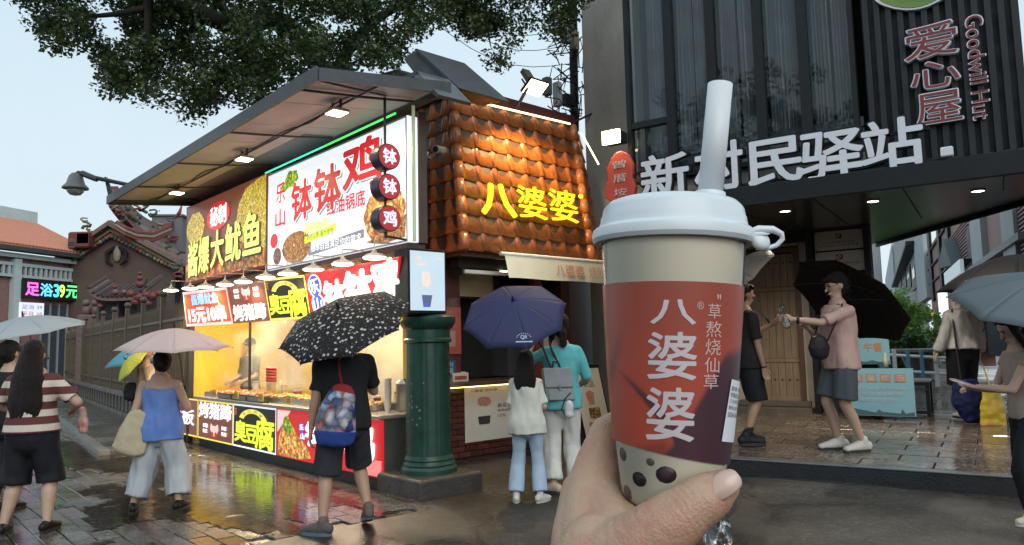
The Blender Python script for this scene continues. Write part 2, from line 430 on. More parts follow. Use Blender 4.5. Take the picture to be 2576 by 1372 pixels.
m2_ = t_.nodes.new('ShaderNodeMix'); m2_.data_type = 'RGBA'; m2_.blend_type = 'MULTIPLY'; m2_.inputs['Factor'].default_value = 1
t_.links.new(lk_, mu_.inputs['A']); t_.links.new(ck_, mu_.inputs['B']); t_.links.new(mu_.outputs['Result'], m2_.inputs['A']); t_.links.new(pt_, m2_.inputs['B']); t_.links.new(m2_.outputs['Result'], p_.inputs['Base Color'])
M_pave = wet_mat('wet_paver', (.115, .10, .085), (.055, .046, .040), .05, .30, 3, .45, 45, .9, .42)
M_deck = wet_mat('wet_deck_tile', (.19, .145, .11), (.11, .085, .068), .06, .24, 2.5, .22, 40, .8, .22)
M_kerb = mat('kerb_black', (.022, .022, .024), .35, var=.4, bump=.3, bs=50, rv=.15)
M_kedge = mat('kerb_trim', (.30, .31, .31), .3, metal=.7)

def grid_sheet(F, us, vs, zf, skip=None):
    mb = MB(); idx = {}
    for i, u in enumerate(us):
        for j, v in enumerate(vs):
            p = F.w(u, v, 0); idx[i, j] = len(mb.v); mb.v.append(Vector((p.x, p.y, zf(p.x, p.y))))
    for i in range(len(us) - 1):
        for j in range(len(vs) - 1):
            if skip and skip((us[i] + us[i + 1]) / 2, (vs[j] + vs[j + 1]) / 2): continue
            mb.f.append([idx[i, j], idx[i, j + 1], idx[i + 1, j + 1], idx[i + 1, j]]); mb.mi.append(0); mb.sm.append(True)
    # keep faces looking up
    f = mb.f[0]; n = (mb.v[f[1]] - mb.v[f[0]]).cross(mb.v[f[2]] - mb.v[f[0]])
    if n.z < 0: mb.f = [q[::-1] for q in mb.f]
    return mb
def span(*segs):
    r = []
    for a, b, s in segs:
        n = max(1, round((b - a) / s)); r += [a + (b - a) * k / n for k in range(n)]
    return r + [segs[-1][1]]
far = span((-300, -30, 30), (-30, 30, .75), (30, 300, 30))
struct(grid_sheet(ST, far, far, lambda x, y: gz(x, y) - .022).build('ground', M_ground))
PU0 = -1.1
us = span((-30, -6, 2), (-6, PU0, .35), (PU0, .95, .35)); vs = span((-14, -5, .6), (-5, 9, .35))
struct(grid_sheet(ST, us, vs, lambda x, y: gz(x, y) + .002 * noise.noise((x * 2, y * 2, 0)), lambda u, v: u > PU0 and (v < -.05) or (u > -.05 and -.05 < v < .75)).build('asphalt_road', M_asph, smooth=True))

# stone pavers of the market street, laid along the counter
plaza = MB(); PL, PW = .34, .17
pav_me = mesh_of(MB().box((0, 0, -.03), (PL - .006, PW - .006, .06), None, .006), 'paver', M_pave)
ground = bpy.data.objects['ground']
cells = []
for j in range(82):
    for i in range(78):
        u = PU0 + .2 + (i + (.5 if j % 2 else 0)) * PL; v = -.17 - j * PW
        p = ST.w(u, v, 0)
        if p.y < 1.5 or u > 24: continue
        px = p - EYE; q = CR.transposed() @ px; sx = 1288 + FPX * q.x / -q.z; sy = 686 - FPX * q.y / -q.z
        vis = -60 < sx < 1100 and sy < 1400
        cells.append(((0 if vis else 100) + p.y, u, v))
cells.sort()
for k, (d, u, v) in enumerate(cells):
    q = random.Random(k); dz = q.uniform(-.004, .003)
    p = ST.w(u, v, 0)
    Mx = Matrix.Translation(Vector((p.x, p.y, gz(p.x, p.y) + dz))) @ ST.m.to_3x3().to_4x4() @ Euler((q.uniform(-.012, .012), q.uniform(-.012, .012), 0)).to_matrix().to_4x4()
    if k < 295: piece('paver', pav_me, ground, Mx)
    else: plaza.box((0, 0, -.03), (PL - .006, PW - .006, .06), Mx, .006)
o = plaza.build('paver_field', M_pave); tag(o, kind='stuff'); o.parent = ground

# rain water standing on the pavers before the counter
M_water = glass('rain_water', (.92, .93, .93), .035, .93, 1.33)
def water(t):
    n = t.nodes
    b = n.new('ShaderNodeBump'); b.inputs['Strength'].default_value = .22; b.inputs['Distance'].default_value = .012
    t.links.new(_noise(t, 14, 4), b.inputs['Height'])
    for k in n:
        if k.type == 'BSDF_GLOSSY': t.links.new(b.outputs[0], k.inputs['Normal'])
        if k.type == 'FRESNEL': k.inputs[0].default_value = 1.5
water(M_water.node_tree)
pud = MB(); g = .07
keep = {}
for i in range(0, 150):
    for j in range(0, 75):
        u = -1.0 + i * g; v = -.2 - j * g
        c = noise.fractal((u * .55 + 3, v * .75 + 1.3, 0), .8, 2, 4)
        d = 1.2 * math.exp(-((u - 1.4) / 2.1) ** 2 - ((v + 1.05) / .95) ** 2) + .55 * math.exp(-((u - 6) / 2.2) ** 2 - ((v + 2.0) / 1.0) ** 2)
        if c * .55 + d > .42: keep[i, j] = (u, v)
def pv(i, j):
    q = noise.noise((i * .5, j * .5, 4)) * .035
    p = ST.w(-1.0 + i * g - g / 2 + q, -.2 - j * g - g / 2 + q, 0); return Vector((p.x, p.y, gz(p.x, p.y) + .0035))
vid = {}
for (i, j) in keep:
    f = []
    for a, b in ((0, 0), (0, 1), (1, 1), (1, 0)):
        k = (i + a, j + b)
        if k not in vid: vid[k] = len(pud.v); pud.v.append(pv(*k))
        f.append(vid[k])
    n = (pud.v[f[1]] - pud.v[f[0]]).cross(pud.v[f[2]] - pud.v[f[0]])
    pud.f.append(f if n.z > 0 else f[::-1]); pud.mi.append(0); pud.sm.append(True)
struct(pud.build('puddle', M_water, smooth=True))

# kerb strip at the foot of the temple fence is built with the fence

# ================================================================== raised deck in front of the dark building
def pz(v): return .30 + .03 * min(max(v, 0), 4.2)
dk = MB()
vsl = [0.02, 1, 2, 3, 4.2, 30]
for a, b in zip(vsl[:-1], vsl[1:]):
    dk.slab([KB.w(-1.5, a, pz(a) - .02), KB.w(16, a, pz(a) - .02), KB.w(16, b, pz(b) - .02), KB.w(-1.5, b, pz(b) - .02)], (0, 0, -.6))
deck = struct(dk.build('raised_pavement', M_kerb))
kb = MB().fbox(KB, -1.5, 9, -.11, .02, -.1, .285, .006)
struct(kb.build('kerb', M_kerb, deck))
struct(MB().fbox(KB, -1.5, 9, -.112, .012, .287, .301, .003).build('kerb_trim', M_kedge, deck))
DL, DW = .62, .31
dt_me = mesh_of(MB().box((0, 0, -.02), (DL - .014, DW - .014, .04), None, .004), 'tile', M_deck)
dcells = []; rest = MB()
for j in range(60):
    v = .035 + DW * (j + .5)
    for i in range(-2, 24):
        u = .12 + (i + (.5 if j % 2 else 0)) * DL
        dcells.append((v + abs(u - 1.5) * .3 + (50 if u < -1.6 or u > 5 or v > 6.3 else 0), u, v, j))
dcells.sort()
slope = Matrix.Rotation(math.atan(.03), 4, 'X')
for k, (d, u, v, j) in enumerate(dcells):
    q = random.Random(k + 9)
    p = KB.w(u, v, pz(v) + q.uniform(-.002, .002))
    Mx = Matrix.Translation(p) @ KB.m.to_3x3().to_4x4() @ (slope if v < 4.2 else Matrix()) @ Euler((q.uniform(-.004, .004), q.uniform(-.004, .004), 0)).to_matrix().to_4x4()
    if k < 240: piece('tile', dt_me, deck, Mx)
    else: rest.box((0, 0, -.02), (DL - .014, DW - .014, .04), Mx)
o = rest.build('tile_field', M_deck); tag(o, kind='stuff'); o.parent = deck
# ================================================================== dark building on the right
M_conc = mat('stained_concrete', (.34, .325, .30), .8, var=.45, vs=1.2, bump=.35, bs=25, stretch=(1, 1, .4))
M_black = mat('black_metal', (.013, .013, .015), .5, var=.3, vs=8, rv=.1, spec=.3)
M_batten = mat('batten_metal', (.024, .024, .028), .45, var=.5, vs=3, spec=.35, bump=.15, bs=20, stretch=(6, 6, .4))
M_soffit = mat('soffit_panel', (.17, .175, .17), .22, metal=.75, var=.35, vs=1.5, bump=.12, bs=6)
M_plaster = mat('cream_plaster', (.50, .44, .37), .85, var=.22, vs=3, bump=.2, bs=30)
M_pane = glass('dark_window_glass', (.90, .94, .96), .02, .92)
M_curt = mat('grey_curtain', (.72, .73, .72), .9, var=.3, vs=3)
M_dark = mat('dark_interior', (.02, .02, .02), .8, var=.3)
M_white = mat('white_paint', (.72, .72, .72), .45, var=.08)
M_wood = mat('door_wood', (.33, .24, .16), .6, c2=(.21, .145, .092), vs=5, stretch=(6, 6, .5), bump=.25, bs=30)
M_woodd = mat('door_frame_wood', (.135, .075, .045), .55, c2=(.08, .045, .03), vs=5, stretch=(6, 6, .5), bump=.2)
M_redl = mat('red_letter', (.22, .028, .03), .4, var=.2)
M_lwht = mat('letter_white', (.74, .74, .78), .4, var=.1)

bld = thing('corner_building', KB.w(.4, 2, .3), 'dark two-storey building with curtained windows and black battens over a deep porch', 'building')
WV = .42
def K(px, py, v=WV): return KB.on_v(px, py, v)
zt = 7.4
# concrete pier left of the windows and the wall over them
PV_ = 3.4; pu0, pu1 = KB.on_v(1468, 200, PV_).x, KB.on_v(1640, 200, PV_).x
MB().fbox(KB, pu0, pu1, PV_, PV_ + .5, 0, 9.5).build('concrete_pier', M_conc, bld)
w = MB(); w.fbox(KB, -1.16, -1.10, WV, WV + .25, 3.06, zt); w.fbox(KB, -1.10, 1.30, WV + .004, WV + .25, 5.95, zt)
w.fbox(KB, -1.10, 1.30, WV + .004, WV + .25, 3.06, 3.36)
w.fbox(KB, -1.16, -1.0, WV + .252, 3.38, 3.06, zt)
w.build('upper_wall', M_conc, bld)
# window wall: frames, panes, pleated curtains, the room behind
xs = [K(p, 150).x for p in (1575, 1684, 1790, 1910, 2022, 2152)]
WZ0, WZ1 = 3.36, 5.95
room = MB(); room.fbox(KB, -1.08, 1.28, 1.9, 1.95, 3.36, 5.95); room.fbox(KB, -1.08, 1.28, WV + .26, 1.9, 3.30, 3.36); room.fbox(KB, -1.08, 1.28, WV + .26, 1.9, 5.95, 6.0)
room.build('room_wall', M_dark, bld)
for i in range(5):
    a, b = xs[i] + .03, xs[i + 1] - .03
    win = MB()
    for u0, u1, z0, z1 in ((a - .03, a + .02, WZ0, WZ1), (b - .02, b + .03, WZ0, WZ1), (a + .02, b - .02, WZ0, WZ0 + .06), (a + .02, b - .02, WZ1 - .06, WZ1)):
        win.fbox(KB, u0, u1, WV - .05, WV + .06, z0, z1, .006)
    if i == 0: win.fbox(KB, a + .02, b - .02, WV - .04, WV + .05, 4.02, 4.10, .006)
    wo = win.build('window', M_black, bld)
    if i == 0:
        MB().fbox(KB, a + .02, b - .02, WV - .004, WV + .004, 4.10, WZ1 - .06).build('pane', M_pane, wo)
        MB().fbox(KB, a + .02, b - .02, WV - .004, WV + .004, WZ0 + .06, 4.02).build('pane', M_pane, wo)
    else: MB().fbox(KB, a + .02, b - .02, WV - .004, WV + .004, WZ0 + .06, WZ1 - .06).build('pane', M_pane, wo)
    cu = MB(); cu.smooth = True; n = 70; q = random.Random(i); ph = q.random() * 6; gap = .12 if i in (1, 2, 4) else .03
    rows = (3.40, 4.2, 5.0, 5.93); P = []
    for zi, z in enumerate(rows):
        P.append([KB.w(a + .02 + (b - a - .04) * k / n, WV + .17 + .055 * math.sin(k * .9 + ph + 1.5 * math.sin(k * .17 + i)) + .012 * math.sin(k * 2.3 + zi), z) for k in range(n + 1)])
    for zi in range(3):
        for k in range(n):
            if abs(k - n * .5) < gap * n * .25 and gap > .1: continue
            cu.quad(P[zi][k], P[zi][k + 1], P[zi + 1][k + 1], P[zi + 1][k])
    cu.build('curtain', M_curt, bld, smooth=True)
# grey bars behind the letters imitating a tile wall's reflection in the panes
lg = MB()
for z in (3.40, 3.52, 3.64): lg.fbox(KB, -1.05, 1.25, WV + .10, WV + .14, z, z + .105, .004)
lg.build('reflection_bars', mat('reflection_grey', (.16, .17, .17), .6, var=.3, vs=4), bld)
# battened tower
bt = MB(); bt.fbox(KB, 1.302, 2.62, WV + .04, WV + .3, 3.06, zt)
bt.slab([KB.w(2.62, WV + .04, 3.06), KB.w(2.62, WV + .3, 3.06), KB.w(-.9, 6.2, 3.06), KB.w(-1.2, 6.2, 3.06)], (0, 0, zt - 3.06))
bt.build('tower_wall', M_black, bld)
bme = None
nb = 13
for i in range(nb):
    u = 1.345 + i * (2.585 - 1.345) / (nb - 1)
    mb = MB().box((0, 0, 0), (.052, .06, zt - 3.07), None, .004)
    if bme is None: bme = mesh_of(mb, 'batten', M_batten)
    piece('batten', bme, bld, Matrix.Translation(KB.w(u, WV + .008, (zt + 3.07) / 2)) @ KB.m.to_3x3().to_4x4())
# canopy: fascia and metal soffit with a diagonal end over the alley
foot = [(-1.42, 0.0), (4.35, 0.0), (.62, 6.2), (-1.42, 6.2)]
cp = MB(); cp.slab([KB.w(u, max(v, .051), 3.068) for u, v in foot], (0, 0, .02)); cp.build('canopy_slab', M_black, bld)
sf = MB(); sf.slab([KB.w(u + (.02 if u < 0 else -.04), max(v, .08), 3.055) for u, v in foot], (0, 0, .012)); sf.build('soffit', M_soffit, bld)
fa = MB(); fa.fbox(KB, -1.42, 4.35, -.02, .05, 2.865, 3.066, .004)
fa.slab([KB.w(4.35, .05, 3.0), KB.w(4.40, .05, 3.0), KB.w(.67, 6.2, 3.0), KB.w(.62, 6.2, 3.0)], (0, 0, .11)); fa.build('fascia', M_black, bld)
for i in range(6):
    u = -1.2 + i * .9
    MB().fbox(KB, u, u + .012, .09, 3.6 if u < 1.9 else 2.0, 3.048, 3.054).build('soffit_joint', M_black, bld)
# porch back wall with the timber door
DV = 3.8
pw = MB(); pw.fbox(KB, -1.378, -1.02, DV, DV + .2, pz(DV) - .1, 3.05); pw.fbox(KB, -.14, .02, DV, DV + .2, pz(DV) - .1, 3.05); pw.fbox(KB, -1.02, -.14, DV, DV + .2, 2.86, 3.05)
pw.fbox(KB, -1.02, -.14, DV + .14, DV + .2, .4, 2.86)
pw.build('porch_wall', M_plaster, bld)
MB().fbox(KB, -1.41, -1.38, .1, DV + .2, .2, 3.05).build('side_wall', M_conc, bld); sd = MB(); sd.slab([KB.w(.80, DV + .1, .2), KB.w(.84, DV + .1, .2), KB.w(.34, 6.1, .2), KB.w(.30, 6.1, .2)], (0, 0, 2.85)); sd.build('side_wall', M_conc, bld)
bm_ = MB(); bm_.fbox(KB, -1.375, -.01, DV - .22, DV - .02, 2.90, 3.05); bm_.build('porch_beam', M_black, bld)
for u in (.035, .80):
    MB().fbox(KB, u - .035, u + .045, DV - .20, DV - .05, pz(DV) - .05, 3.05, .006).build('porch_post', M_black, bld)
MB().fbox(KB, .022, .80, DV + .0, DV + .14, .3, 3.05).build('plaque_wall', M_dark, bld)
st_ = MB(); st_.fbox(KB, -1.14, -.04, DV - .24, DV, pz(DV) - .05, pz(DV) + .07, .01); st_.fbox(KB, -1.10, -.08, DV - .09, DV, pz(DV) + .072, pz(DV) + .16, .01)
st_.build('door_step', mat('step_stone', (.15, .125, .10), .6, var=.3, bump=.3), bld)
door = MB(); dz0, dz1 = pz(DV) + .16, 2.84
for u0, u1, z0, z1 in ((-1.02, -.96, dz0, dz1), (-.21, -.14, dz0, dz1), (-.96, -.21, dz1 - .07, dz1)):
    door.fbox(KB, u0, u1, DV - .02, DV + .12, z0, z1, .006)
do = door.build('door', M_woodd, bld)
for (z0, z1) in ((dz0 + .02, dz0 + .55), (dz0 + .62, dz0 + 1.62), (dz0 + 1.69, dz1 - .09)):
    for i in range(7):
        u = -.955 + i * .105
        MB().fbox(KB, u + .002, u + .101, DV + .035, DV + .06, z0, z1, .003).build('plank', M_wood, do)
for z in (dz0 - .01, dz0 + .555, dz0 + 1.625): MB().fbox(KB, -.955, -.215, DV + .025, DV + .065, z, z + .06, .004).build('door_rail', M_wood, do)
for z in (dz0 + .30, dz1 - .22):
    for i in range(7):
        c = KB.w(-.90 + i * .105, DV + .031, z)
        MB().lathe([(.014, 0), (.012, .006), (.004, .010)], c, 10, axis=-Vector((KB.av.x, KB.av.y, 0))).build('door_stud', M_black, do)
# downlights in the soffit
def soffit_lamp(px, py, label, on=True):
    p = on_z(px, py, 3.052)
    t = thing('downlight', p, label, 'downlight', 'downlights in the porch soffit')
    MB().lathe([(.075, .0), (.075, -.014), (.060, -.014), (.058, -.002)], p, 24).build('trim_ring', M_white, t, smooth=False)
    MB().lathe([(.057, -.003), (.057, -.009)], p, 24).build('lamp_lens', glow('downlight_on', (1, .95, .80), 9) if on else mat('downlight_off', (.5, .5, .48), .3), t)
    if on: spot('downlight_beam', p + Vector((0, 0, -.03)), p + Vector((0, 0, -2)), 75, (1, .9, .72), 2.6, t)
soffit_lamp(2196, 505, 'lit round downlight in the soffit above the party plaques')
soffit_lamp(2460, 479, 'lit round downlight in the soffit toward the alley end')
soffit_lamp(1975, 530, 'dim round downlight in the soffit above the timber door')

# plaques
def plaque(u0, u1, z0, z1, label, lines):
    t = thing('plaque', KB.w((u0 + u1) / 2, DV - .03, z0), label, 'plaque', 'white plaques on the porch wall')
    P = Panel(KB.w(u0, DV - .045, z1), KB.w(u1, DV - .045, z1), KB.w(u1, DV - .045, z0), KB.w(u0, DV - .045, z0))
    P.board(MB(), .02).build('board', mat('plaque_white', (.55, .54, .52), .35, var=.1), t)
    for a in (.04, .96):
        for b in (.06, .94): MB().lathe([(.012, 0), (.012, .006), (.006, .012)], P.p(a, b), 10, axis=P.n).build('screw', M_kedge, t)
    em = MB(); ring = [(.5 + .085 * math.cos(a), .72 + .15 * math.sin(a)) for a in [math.radians(k) for k in range(-150, 100, 14)]]
    inn = [(.5 + .055 * math.cos(a) - .012, .72 + .11 * math.sin(a) + .02) for a in [math.radians(k) for k in range(-150, 100, 14)]]
    for i in range(len(ring) - 1): P.poly(em, [ring[i], ring[i + 1], inn[i + 1], inn[i]])
    P.poly(em, [(.43, .78), (.47, .86), (.50, .83), (.46, .74)], .006); P.poly(em, [(.455, .78), (.475, .80), (.575, .60), (.555, .58)], .008)
    P.poly(em, [(.41, .56), (.43, .60), (.46, .64), (.445, .66)], .0065)
    em.build('emblem', mat('emblem_red', (.16, .02, .025), .4, var=.1), t)
    tx = MB()
    for i, (s_, a) in enumerate(lines): P.text(tx, s_, .5 - a, .34 - i * .17, .5 + a, .45 - i * .17, .005, .01)
    tx.build('lettering', mat('plaque_ink', (.06, .03, .03), .5, var=0), t)
plaque(.10, .745, 2.745, 3.02, 'white plaque with hammer and sickle, upper one of the pair by the door', [('中共曾厝垵社区', .34), ('文创村联合支部委员会', .42)])
plaque(.10, .745, 2.43, 2.72, 'white plaque with hammer and sickle, lower one just over the black umbrella', [('曾厝垵党群服务站', .40)])

# ------------------------------------------------------------------ raised letters standing on the canopy
sign = thing('letter_sign', KB.w(.4, .02, 3.08), 'large raised pale characters spelling a station name along the canopy', 'sign')
LV = .06
for ch, (x0, y0, x1, y1) in zip('新村民驿站', ((1614, 388, 1732, 499), (1748, 360, 1868, 480), (1882, 350, 2018, 462), (2014, 330, 2172, 450), (2168, 300, 2322, 420))):
    p0, p1 = KB.on_v(x0, (y0 + y1) / 2, LV), KB.on_v(x1, (y0 + y1) / 2, LV); zc = KB.on_v((x0 + x1) / 2, y1, LV).z; zd = KB.on_v((x0 + x1) / 2, y0, LV).z
    P = Panel(KB.w(p0.x, LV, zd), KB.w(p1.x, LV, zd), KB.w(p1.x, LV, zc), KB.w(p0.x, LV, zc))
    b = MB(); P.text(b, ch, -.02, -.02, 1.02, 1.02, -.03, .045, .025); f = MB(); P.text(f, ch, .005, .005, .995, .995, .006, .024, .006)
    co = b.build('character', M_black, sign); f.build('letter_face', M_lwht, co)
rb = MB(); rb.fbox(KB, -1.12, 1.85, LV + .06, LV + .09, 3.10, 3.13); rb.fbox(KB, -1.12, 1.85, LV + .06, LV + .09, 3.40, 3.43)
rb.build('sign_rail', M_black, sign)
cab = MB(); cab.smooth = True
for k in range(26):
    q = random.Random(k); u = -1.3 + k * .125
    cab.tube([KB.w(u + .25 * j + q.uniform(-.03, .03), .14 + q.uniform(-.04, .06), 3.082 + q.uniform(.0, .045)) for j in range(4)], .008, 5)
o = cab.build('cable_bundle', M_black); tag(o, 'tangle of black cables lying along the canopy top under the letters', 'cables')

# red stone-shaped place name
pts = [(1562, 380), (1579, 386), (1591, 412), (1590, 447), (1599, 470), (1593, 496), (1577, 513), (1560, 507), (1541, 511), (1522, 497), (1521, 476), (1529, 455), (1526, 425), (1537, 400), (1549, 384)]
RV = .10
rp = [KB.on_v(x, y, RV) for x, y in pts]
rs = thing('place_name_sign', KB.w(rp[0].x, RV, 3.07), 'red stone-shaped place name sign standing at the left end of the canopy', 'sign')
mb = MB().slab([KB.w(q.x, RV, q.z) for q in rp], Vector((KB.av.x, KB.av.y, 0)) * .07)
bevel(mb.build('panel', mat('sign_red', (.58, .075, .045), .45, var=.15, vs=8), rs), .008)
f = MB(); u0, u1 = min(q.x for q in rp), max(q.x for q in rp); z0, z1 = min(q.z for q in rp), max(q.z for q in rp)
P = Panel(KB.w(u0, RV, z1), KB.w(u1, RV, z1), KB.w(u1, RV, z0), KB.w(u0, RV, z0))
for ch, a in zip('曾厝垵', (.68, .42, .155)): P.text(f, ch, .30, a, .72, a + .145, .006, .01, .004)
f.build('lettering', mat('sign_cream', (.66, .50, .44), .5, var=.1), rs)

# red characters and English name on the battens
av = thing('wall_lettering', KB.w(1.95, WV - .06, 3.4), 'raised red characters with pale outlines and an English name on the battens', 'sign')
BV = WV - .05
for ch, (x0, y0, x1, y1) in zip('爱心屋', ((2275, 64, 2408, 146), (2292, 156, 2414, 222), (2304, 234, 2420, 312))):
    p0, p1 = KB.on_v(x0, (y0 + y1) / 2, BV), KB.on_v(x1, (y0 + y1) / 2, BV); zc = KB.on_v((x0 + x1) / 2, y1, BV).z; zd = KB.on_v((x0 + x1) / 2, y0, BV).z
    P = Panel(KB.w(p0.x, BV, zd), KB.w(p1.x, BV, zd), KB.w(p1.x, BV, zc), KB.w(p0.x, BV, zc))
    b = MB(); P.text(b, ch, -.01, -.01, 1.01, 1.01, 0, .026, .03); f = MB(); P.text(f, ch, 0, 0, 1, 1, .034, .0, .003)
    co = b.build('character', M_lwht, av); f.build('letter_face', M_redl, co)
a, b = KB.on_v(2424, 46, BV), KB.on_v(2470, 300, BV); a2 = KB.on_v(2452, 46, BV)
P = Panel(KB.w(a.x + .015, BV, a.z), KB.w(a.x + .145, BV, a.z), KB.w(a.x + .145, BV, b.z), KB.w(a.x + .015, BV, b.z))
e1, e2 = MB(), MB(); P.text(e1, 'Goodwill Hut', -.06, -.006, 1.06, 1.006, 0, .02, .012, rot=-math.pi / 2); P.text(e2, 'Goodwill Hut', 0, 0, 1, 1, .014, -.005, .003, rot=-math.pi / 2)
co = e1.build('english_name', M_lwht, av); e2.build('letter_face', M_redl, co)
# leaf emblem cut by the top of the picture
em = thing('leaf_emblem', KB.w(2.0, BV, 4.7), 'green leaf shaped emblem with white edge at the top of the battens', 'emblem')
c = KB.on_v(2320, -35, BV)
def leaf(s, off, d):
    q = []
    for k in range(21):
        t = k / 20; q.append((c.x - .42 * s + .84 * s * t, c.z - .22 * s * math.sin(math.pi * t) ** .8 + .06 * (t - .5)))
    for k in range(19, 0, -1):
        t = k / 20; q.append((c.x - .42 * s + .84 * s * t, c.z + .16 * s * math.sin(math.pi * t) + .06 * (t - .5)))
    return MB().slab([KB.w(u, BV + off, z) for u, z in q], Vector((KB.av.x, KB.av.y, 0)) * d)
leaf(1, 0, .06).build('backing', M_lwht, em); leaf(.91, -.006, .005).build('leaf_face', mat('leaf_green', (.07, .22, .05), .4, c2=(.22, .28, .05), vs=2), em)
leaf(.55, -.012, .005).build('leaf_heart', mat('leaf_red', (.35, .06, .05), .4, var=.1), em)
# small white flood lamp on the canopy below the English name
p = KB.on_v(2384, 408, .0)
t = thing('canopy_lamp', KB.w(p.x, .03, 3.08), 'small white lamp box standing on the canopy right of the big letters', 'lamp')
MB().fbox(KB, p.x - .05, p.x + .05, .0, .06, 3.10, 3.19, .01).build('lamp_housing', M_white, t); MB().fbox(KB, p.x - .015, p.x + .015, .02, .045, 3.076, 3.10).build('foot', M_black, t)
# ================================================================== snack stall on the corner
M_steel = mat('brushed_steel', (.42, .42, .41), .3, metal=.85, var=.2, vs=8)
M_yell = mat('yellow_panel', (.70, .47, .05), .5, var=.18, vs=3)
M_cream2 = mat('stall_cream', (.55, .42, .2), .5, var=.2, vs=3)
M_base = mat('stall_base', (.02, .02, .02), .5, var=.3)
M_awn = mat('awning_panel', (.70, .59, .53), .6, var=.25, vs=1.5, bump=.08, bs=12)
M_awnf = mat('awning_frame', (.075, .08, .085), .45, var=.3)
M_ctop = mat('counter_stone', (.30, .27, .23), .25, var=.3, vs=9)
M_brown = mat('brown_metal', (.10, .06, .045), .5, var=.35, vs=4)
def lit(name, c, e=.85): return mat('print_' + name, c, .35, var=.06, vs=3, emit=e)
P_white = lit('white', (.76, .80, .88), .72); P_red = lit('red', (.56, .018, .022), .6); P_dred = lit('deep_red', (.42, .012, .015), .8); P_ink = lit('ink', (.02, .015, .02), .1)
P_blk = lit('black', (.012, .010, .010), .3); P_brown = lit('brown', (.11, .035, .02), 1.0); P_lime = lit('lime', (.55, .72, .03), 1.05); P_yel = lit('yellow', (.85, .52, .02), .95)
P_gold = lit('gold', (.72, .60, .10), .8); P_blue = lit('blue', (.05, .07, .50), .9); P_sky = lit('sky', (.22, .50, .90), .9); P_grey = lit('grey', (.20, .22, .26), .5); P_org = lit('orange', (.75, .16, .03), .9)
P_pink = lit('pink', (.85, .45, .42), .8); P_letter = lit('letter_white', (.84, .84, .84), .95)
F_noodle = food_print('food_noodles', ((.55, .30, .03), (.75, .50, .06), (.30, .12, .01), (.62, .42, .05), (.25, .38, .04), (.68, .55, .12)), 46, 1.3)
F_chick = food_print('food_chicken', ((.70, .25, .03), (.82, .42, .08), (.45, .10, .015), (.75, .30, .05), (.85, .55, .18)), 24, .85)
F_bowl = food_print('food_bowl', ((.40, .04, .01), (.62, .25, .03), (.25, .30, .05), (.70, .45, .20), (.45, .08, .02)), 44, .7)
F_green = food_print('food_greens', ((.20, .42, .03), (.45, .55, .06), (.10, .25, .02)), 30, .8)
F_flame = food_print('food_flame', ((.65, .10, .01), (.80, .32, .02), (.55, .14, .01), (.3, .05, .01)), 9, 1.1)

stall = thing('food_stall', ST.w(2.7, .6, 0), 'corner snack stall with steel counter, yellow inside and a wide panelled awning', 'food stall')
UL = 5.5
cb = MB(); cb.fbox(ST, .03, UL, .05, .68, .13, .735); cb.build('counter_body', M_base, stall)
MB().fbox(ST, .0, UL + .01, .07, .66, -.02, .13).build('plinth', M_base, stall)
MB().fbox(ST, .0, .03, .02, .70, .02, .735, .004).build('counter_end', M_steel, stall)
MB().fbox(ST, -.05, UL + .02, -.03, .72, .735, .775, .006).build('counter_top', M_ctop, stall)
MB().fbox(ST, 1.35, 6.1, 1.75, 1.82, 0, 2.5).build('back_wall', M_yell, stall)
MB().fbox(ST, 5.95, 6.02, .1, 1.75, 0, 2.5).build('side_wall', M_yell, stall)
MB().slab([ST.w(u, v, 0) for u, v in ((.0, .62), (1.35, 1.75), (1.35, 1.82), (-.03, .66))], (0, 0, 2.5)).build('side_wall', M_cream2, stall)
MB().slab([ST.w(u, v, 2.50) for u, v in ((-.55, .02), (6.1, .02), (6.1, 1.85), (2.65, 1.85), (.45, .48), (-.55, .23))], (0, 0, .06)).build('ceiling', M_brown, stall)
MB().fbox(ST, 2.75, 3.0, 1.15, 1.74, 0, 2.49).build('partition', M_yell, stall)
MB().fbox(ST, 1.36, 1.60, 1.60, 1.74, .3, 2.3).build('inner_panel', M_brown, stall)
for (u, z0, z1, m_) in ((.10, .0, .78, M_yell), (.10, .784, 1.14, mat('green_panel', (.03, .12, .10), .5, var=.2)), (.10, 1.144, 2.49, M_yell)):
    MB().fbox(ST, u - .07, u + .07, .42, .47, z0, z1).build('painted_post', m_, stall)
MB().fbox(ST, 5.85, 5.93, .0, .08, 0, 2.5).build('post', M_base, stall)
MB().fbox(ST, 4.13, 4.16, .30, .33, .775, 2.5).build('post', M_base, stall)

